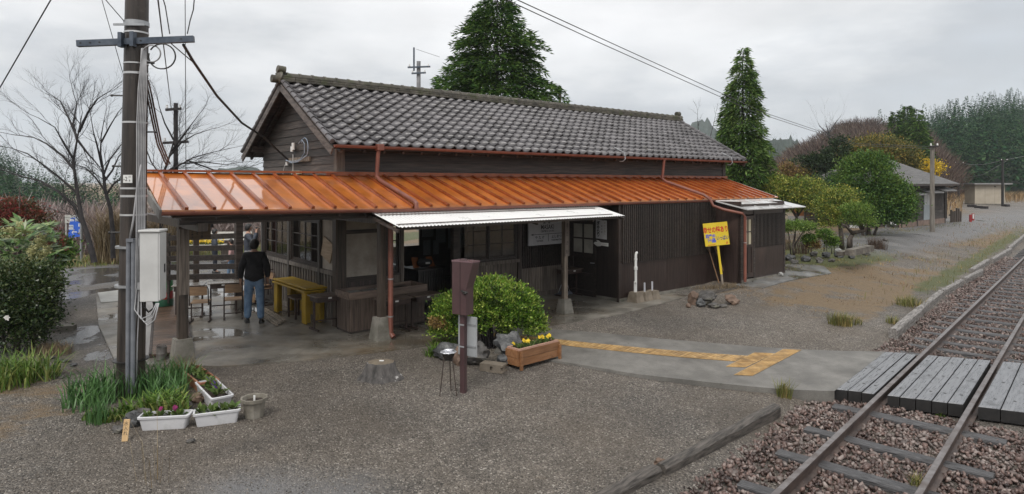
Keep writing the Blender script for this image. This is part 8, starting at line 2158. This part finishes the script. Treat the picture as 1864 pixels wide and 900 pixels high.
pole2('grey wooden pole carrying two wires, standing before the old house on the right', 1697, 36, 265, 7.5, ((268, 1690, 1704),), mat('grey_pole_wood', (.12, .105, .09), (.24, .22, .19), scale=3, stretch=(4, 4, .4), rough=.7, bump=.4))
pole2('thin distant pole with a short crossarm left of the beige shed', 1745, 88, 297, 3.2, ((298, 1737, 1753),), DARKBARK)
pole2('dark steel pole standing at the right corner of the beige shed', 1825, 74, 290, 4, ((293, 1820, 1832),), BLACKM)
wire('pale wire sagging between the two distant poles by the shed', [at(1752, 297, 88), at(1820, 293, 74)], .014, .35, mt=STEEL)
wire('pale wire from the shed pole up to the right edge, lower one', [at(1831, 294, 74), at(1790, 318, 76), at(1752, 325, 88)], .014, mt=STEEL)
wire('pale wire from the shed pole out to the right edge of the photo', [at(1831, 291, 74), at(1880, 282, 74)], .014, mt=STEEL)
hs = hthing('old_house', 'old single-storey wooden house with grey tiled roof and pale door, right of the garden', 'house', 36.4, 2.3, .45)
FH = front(0)
OB = mat('old_house_boards', (.03, .025, .022), (.09, .075, .065), scale=3, stretch=(.4, 4, 5), rough=.7, bump=.4, island=.35, bscale=8)
def clap(mb, x0, x1, y0, y1, h=.2):
    y = y0
    while y < y1 - .02: mb.add([(x0, y, .03), (x1, y, .03), (x1, min(y + h, y1), .005), (x0, min(y + h, y1), .005), (x0, y, 0), (x1, y, 0)], [(0, 1, 2, 3), (4, 5, 1, 0)]); y += h
m_ = MB(FH); clap(m_, 0, 7.7, .35, 2.6); m_.box(0, 0, -.1, 7.7, 2.6, -.001); m_.build('front_wall', OB, hs)
m_ = MB(); m_.box(7.6, .02, 0, 7.7, 5, 2.6); m_.box(0, .02, 0, .1, 5, 2.6); m_.box(.1, 4.9, 0, 7.6, 5, 2.6); m_.build('side_walls', OB, hs)
m_ = MB(FH); m_.box(-.05, -.3, -.05, 7.75, .34, .05); m_.build('foundation', mat('pinkish_foundation', (.2, .14, .11), (.3, .22, .18), scale=3, rough=.8), hs)
m_ = MB(); ov = .7
e_ = [(-ov, -ov, 2.62), (7.7 + ov, -ov, 2.62), (7.7 + ov, 5 + ov, 2.62), (-ov, 5 + ov, 2.62), (1.6, 2.5, 4.35), (4.4, 2.5, 4.35)]
m_.add(e_, [(0, 1, 5, 4), (1, 2, 5), (2, 3, 4, 5), (3, 0, 4), (3, 2, 1, 0)])
m_.build('roof', mat('streaky_grey_tile', (.035, .032, .03), (.11, .104, .098), scale=2, stretch=(.5, 1, 9), rough=.5, bump=.8, bscale=4, bdist=.05, c3=(.17, .165, .16), s3=2.5, r3=(.58, .74)), hs)
m_ = MB(FH); m_.box(-.7, 2.5, .66, 8.4, 2.6, .7); m_.build('fascia', OLDWOOD, hs)
m_ = MB(); m_.tube([(8.3, -.72, 2.55), (8.2, -.4, 2.4), (7.78, -.06, 2.2), (7.78, -.06, .3)], .05, 8); m_.build('downpipe', BLACKM, hs)
m_ = MB(FH); m_.box(3.7, .35, .031, 4.8, 2.05, .06); dd = m_.build('door', mat('pale_blue_door', (.3, .34, .36), (.38, .42, .44), scale=3, rough=.5), hs)
m_ = MB(FH); m_.box(3.82, 1.3, .0605, 4.2, 1.95, .064); m_.box(4.3, 1.3, .0605, 4.68, 1.95, .064); m_.build('door_panes', mat('milky_pane', (.42, .44, .45), (.5, .52, .53), rough=.3), dd)
m_ = MB(FH); m_.box(.3, 1.15, .031, 1.9, 1.95, .06); ww = m_.build('window', FRAMEG, hs)
m_ = MB(FH); m_.box(.38, 1.22, .0605, 1.07, 1.88, .064); m_.box(1.13, 1.22, .0605, 1.82, 1.88, .064); m_.build('pane', MATS['milky_pane'], ww)
m_ = MB(FH); m_.box(5.4, .9, .031, 7.1, 2.0, .055); m_.build('shutter', DARKIN, hs)
for (x0, x1, z) in ((2.7, 5.1, 2.2), (5.15, 7.6, 2.3), (-.2, 2.3, 2.1)):
    m_ = MB(FH); m_.add([(x0, z + .12, .03), (x1, z + .12, .03), (x1, z - .1, .75), (x0, z - .1, .75), (x0, z + .06, .03), (x1, z + .06, .03), (x1, z - .16, .75), (x0, z - .16, .75)], [(0, 1, 2, 3), (7, 6, 5, 4), (0, 4, 5, 1), (1, 5, 6, 2), (2, 6, 7, 3), (3, 7, 4, 0)]); m_.build('door_roof', mat('grey_sheet_roof', (.13, .13, .13), (.2, .2, .2), scale=3, rough=.4), hs)
for x in (.05, 2.6, 7.6): m_ = MB(FH); m_.box(x - .07, 0, .032, x + .07, 2.6, .07); m_.build('wall_post', OLDWOOD, hs)
th = thing('board_fence', 'grey broken board fence between the garden trees and the old house', 'fence', tuple(at(1560, 417, 42)), R(6))
rr = random.Random(6)
for k in range(7):
    z = .05 + .22 * k; m_ = MB()
    x = -3.6
    while x < 3.2:
        w_ = rr.uniform(1.4, 2.6); m_.box(x, -.015, z, min(x + w_, 3.3), .015, z + .17); x += w_ + (0.0 if rr.random() < .8 else .5)
    m_.build('board', GREYWOOD, th)
for x in (-3.5, -1.8, 0, 1.7, 3.2): m_ = MB(); m_.box(x - .06, .016, -.1, x + .06, .12, 1.65); m_.build('fence_post', POSTWOOD, th)
m_ = MB(); m_.beam((1.8, -.05, .15), (3.2, -.05, .5), .05, .1); m_.build('brace', GREYWOOD, th)
th = thing('rusty_panel_fence', 'rusty orange sheet fence on a pale concrete wall behind the spreading garden tree', 'fence', tuple(at(1468, 408, 44)), R(4))
m_ = MB(); m_.box(-1.3, -.05, 0, 1.0, .05, .55); m_.build('concrete_base', mat('pale_concrete_wall', (.3, .29, .28), (.4, .39, .38), scale=3, rough=.8), th)
m_ = MB(); m_.box(-.9, -.03, .552, 1.0, .03, 1.3); m_.build('rusty_sheet', mat('rusty_orange_sheet_fence', (.25, .09, .03), (.36, .15, .06), scale=4, rough=.7), th)
th = thing('small_notice', 'small white notice on a sagging rope before the old house', 'notice', tuple(at(1627, 418, 36)), R(8))
m_ = MB(); m_.box(-.2, -.01, .25, .2, .01, .52); m_.build('panel', WHITEP, th); m_ = MB(front(-.0105))
for y in (.44, .37, .3): m_.box(-.14, y, .0, .14, y + .02, .002)
m_.build('text_lines', BLACKP, th); m_ = MB(); m_.tube([(-.5, .0, 0), (-.45, 0, .55)], .02, 6); m_.tube([(.2, 0, .5), (.8, .2, .45), (1.5, .4, 1.15)], .012, 6); m_.tube([(-.2, .0, .42), (-.47, 0, .45)], .01, 6); m_.build('rope', STEEL, th)
th = thing('white_letter_sign', 'row of white letters on a dark board low behind the pruned trees', 'sign', tuple(at(1556, 418, 38)), R(6))
m_ = MB(); m_.box(-.8, .0, .0, 1.2, .03, .3); m_.build('board', DARKIN, th); m_ = MB(front(-.004)); put_text(m_, '真幸駅 吉都', .2, .1, .2, .0, bold=.008); m_.build('lettering', WHITEP, th)
th = thing('picket_fence', 'short dark rotten picket fence at the right end of the old house', 'fence', hw(45.0, 2.2, .4), HA)
for k in range(6): m_ = MB(); h_ = rr.uniform(.75, 1.05); m_.box(.38 * k, -.04, 0, .38 * k + .2, .04, h_); m_.build('picket', POSTWOOD, th)
m_ = MB(); m_.box(-.1, .041, .5, 2.3, .09, .6); m_.build('rail_bar', POSTWOOD, th)
for k, (px, py) in enumerate(((1766.5, 404), (1771, 401.5))):
    p = gp(px, py); th = thing('bollard', ('short red roadside post, the nearer left one of a pair', 'short red and white roadside post, the farther right one of a pair')[k], 'bollard', tuple(p), 0, 'red posts by the lane')
    m_ = MB(); m_.box(-.06, -.06, 0, .06, .06, .5); m_.build('post', mat('red_post_paint', (.25, .02, .025), (.35, .03, .03), scale=5, rough=.5), th)
    if k: m_ = MB(); m_.box(-.062, -.064, .12, .03, -.0605, .46); m_.build('white_face', WHITEP, th)
p = gp(1800, 373); th = thing('shed', 'small beige panel shed with flat grey roof beside the track far right', 'shed', tuple(p), R(-12))
BEI = mat('beige_panel', (.38, .33, .26), (.46, .41, .33), scale=1.2, rough=.6, c3=(.3, .26, .2), s3=1, r3=(.6, .8))
m_ = MB(); m_.box(-1.5, 0, .12, 1.7, 2.6, 2.45); m_.build('walls', BEI, th)
m_ = MB(); m_.box(-1.75, -.5, 2.45, 2.3, 2.9, 2.62); m_.build('roof', mat('grey_flat_roof', (.2, .2, .2), (.28, .28, .28), scale=3, rough=.5), th)
m_ = MB(); m_.box(-1.52, -.02, 0, 1.72, 2.62, .12); m_.build('base', CONCRETE, th)
for x in (-.42, .62): m_ = MB(); m_.box(x, -.006, .12, x + .02, -.001, 2.45); m_.build('panel_joint', mat('dark_joint', (.2, .17, .13), rough=.7), th)
m_ = MB(); m_.box(.55, -.03, 2.15, .75, -.0065, 2.25); m_.build('vent', BLACKM, th)
for k, (x0, x1, y, lb) in enumerate(((1762, 1776, 377, 'dark timber lying on the grass left of the beige shed'), (1775, 1787, 379, 'dark timber stack in front of the beige shed'), (1786, 1797, 380, 'dark low timber before the right half of the beige shed'), (1828, 1836, 376, 'dark timber end right of the shed pole'))):
    m_ = MB(); m_.beam(gp(x0, y) + Vector((0, 0, .12)), gp(x1, y + .5) + Vector((0, 0, .12)), .3, .25); tag(m_.build('timber', DARKBARK), lb, 'timber', 'old timbers by the shed')
tuft('brush', 'reddish bare bush in the tall dry grass left of the beige shed', 'shrub', ((1750, 362, 700, 2.2, 1.5, 2.0, .04, .5),), TWIG, 161)
tuft('brush', 'low purple-brown bare bushes behind the grey pole on the right', 'shrub', ((1725, 352, 900, 3.5, 2, 2.4, .05, .5),), TWIG, 162)
hz = MB(); hz.box(-1300, -60, -60, 1700, 1850, 135)
hm = bpy.data.materials.new('damp_air'); hm.use_nodes = True
hn, hl = hm.node_tree.nodes, hm.node_tree.links
hn.clear()
ho = hn.new('ShaderNodeOutputMaterial'); hv = hn.new('ShaderNodeVolumePrincipled')
hv.inputs['Color'].default_value = (.86, .92, .99, 1); hv.inputs['Density'].default_value = 0.0003; hv.inputs['Anisotropy'].default_value = 0.0
hl.new(hv.outputs[0], ho.inputs['Volume'])
haze = hz.build('haze', hm); tag(haze, kind='stuff')
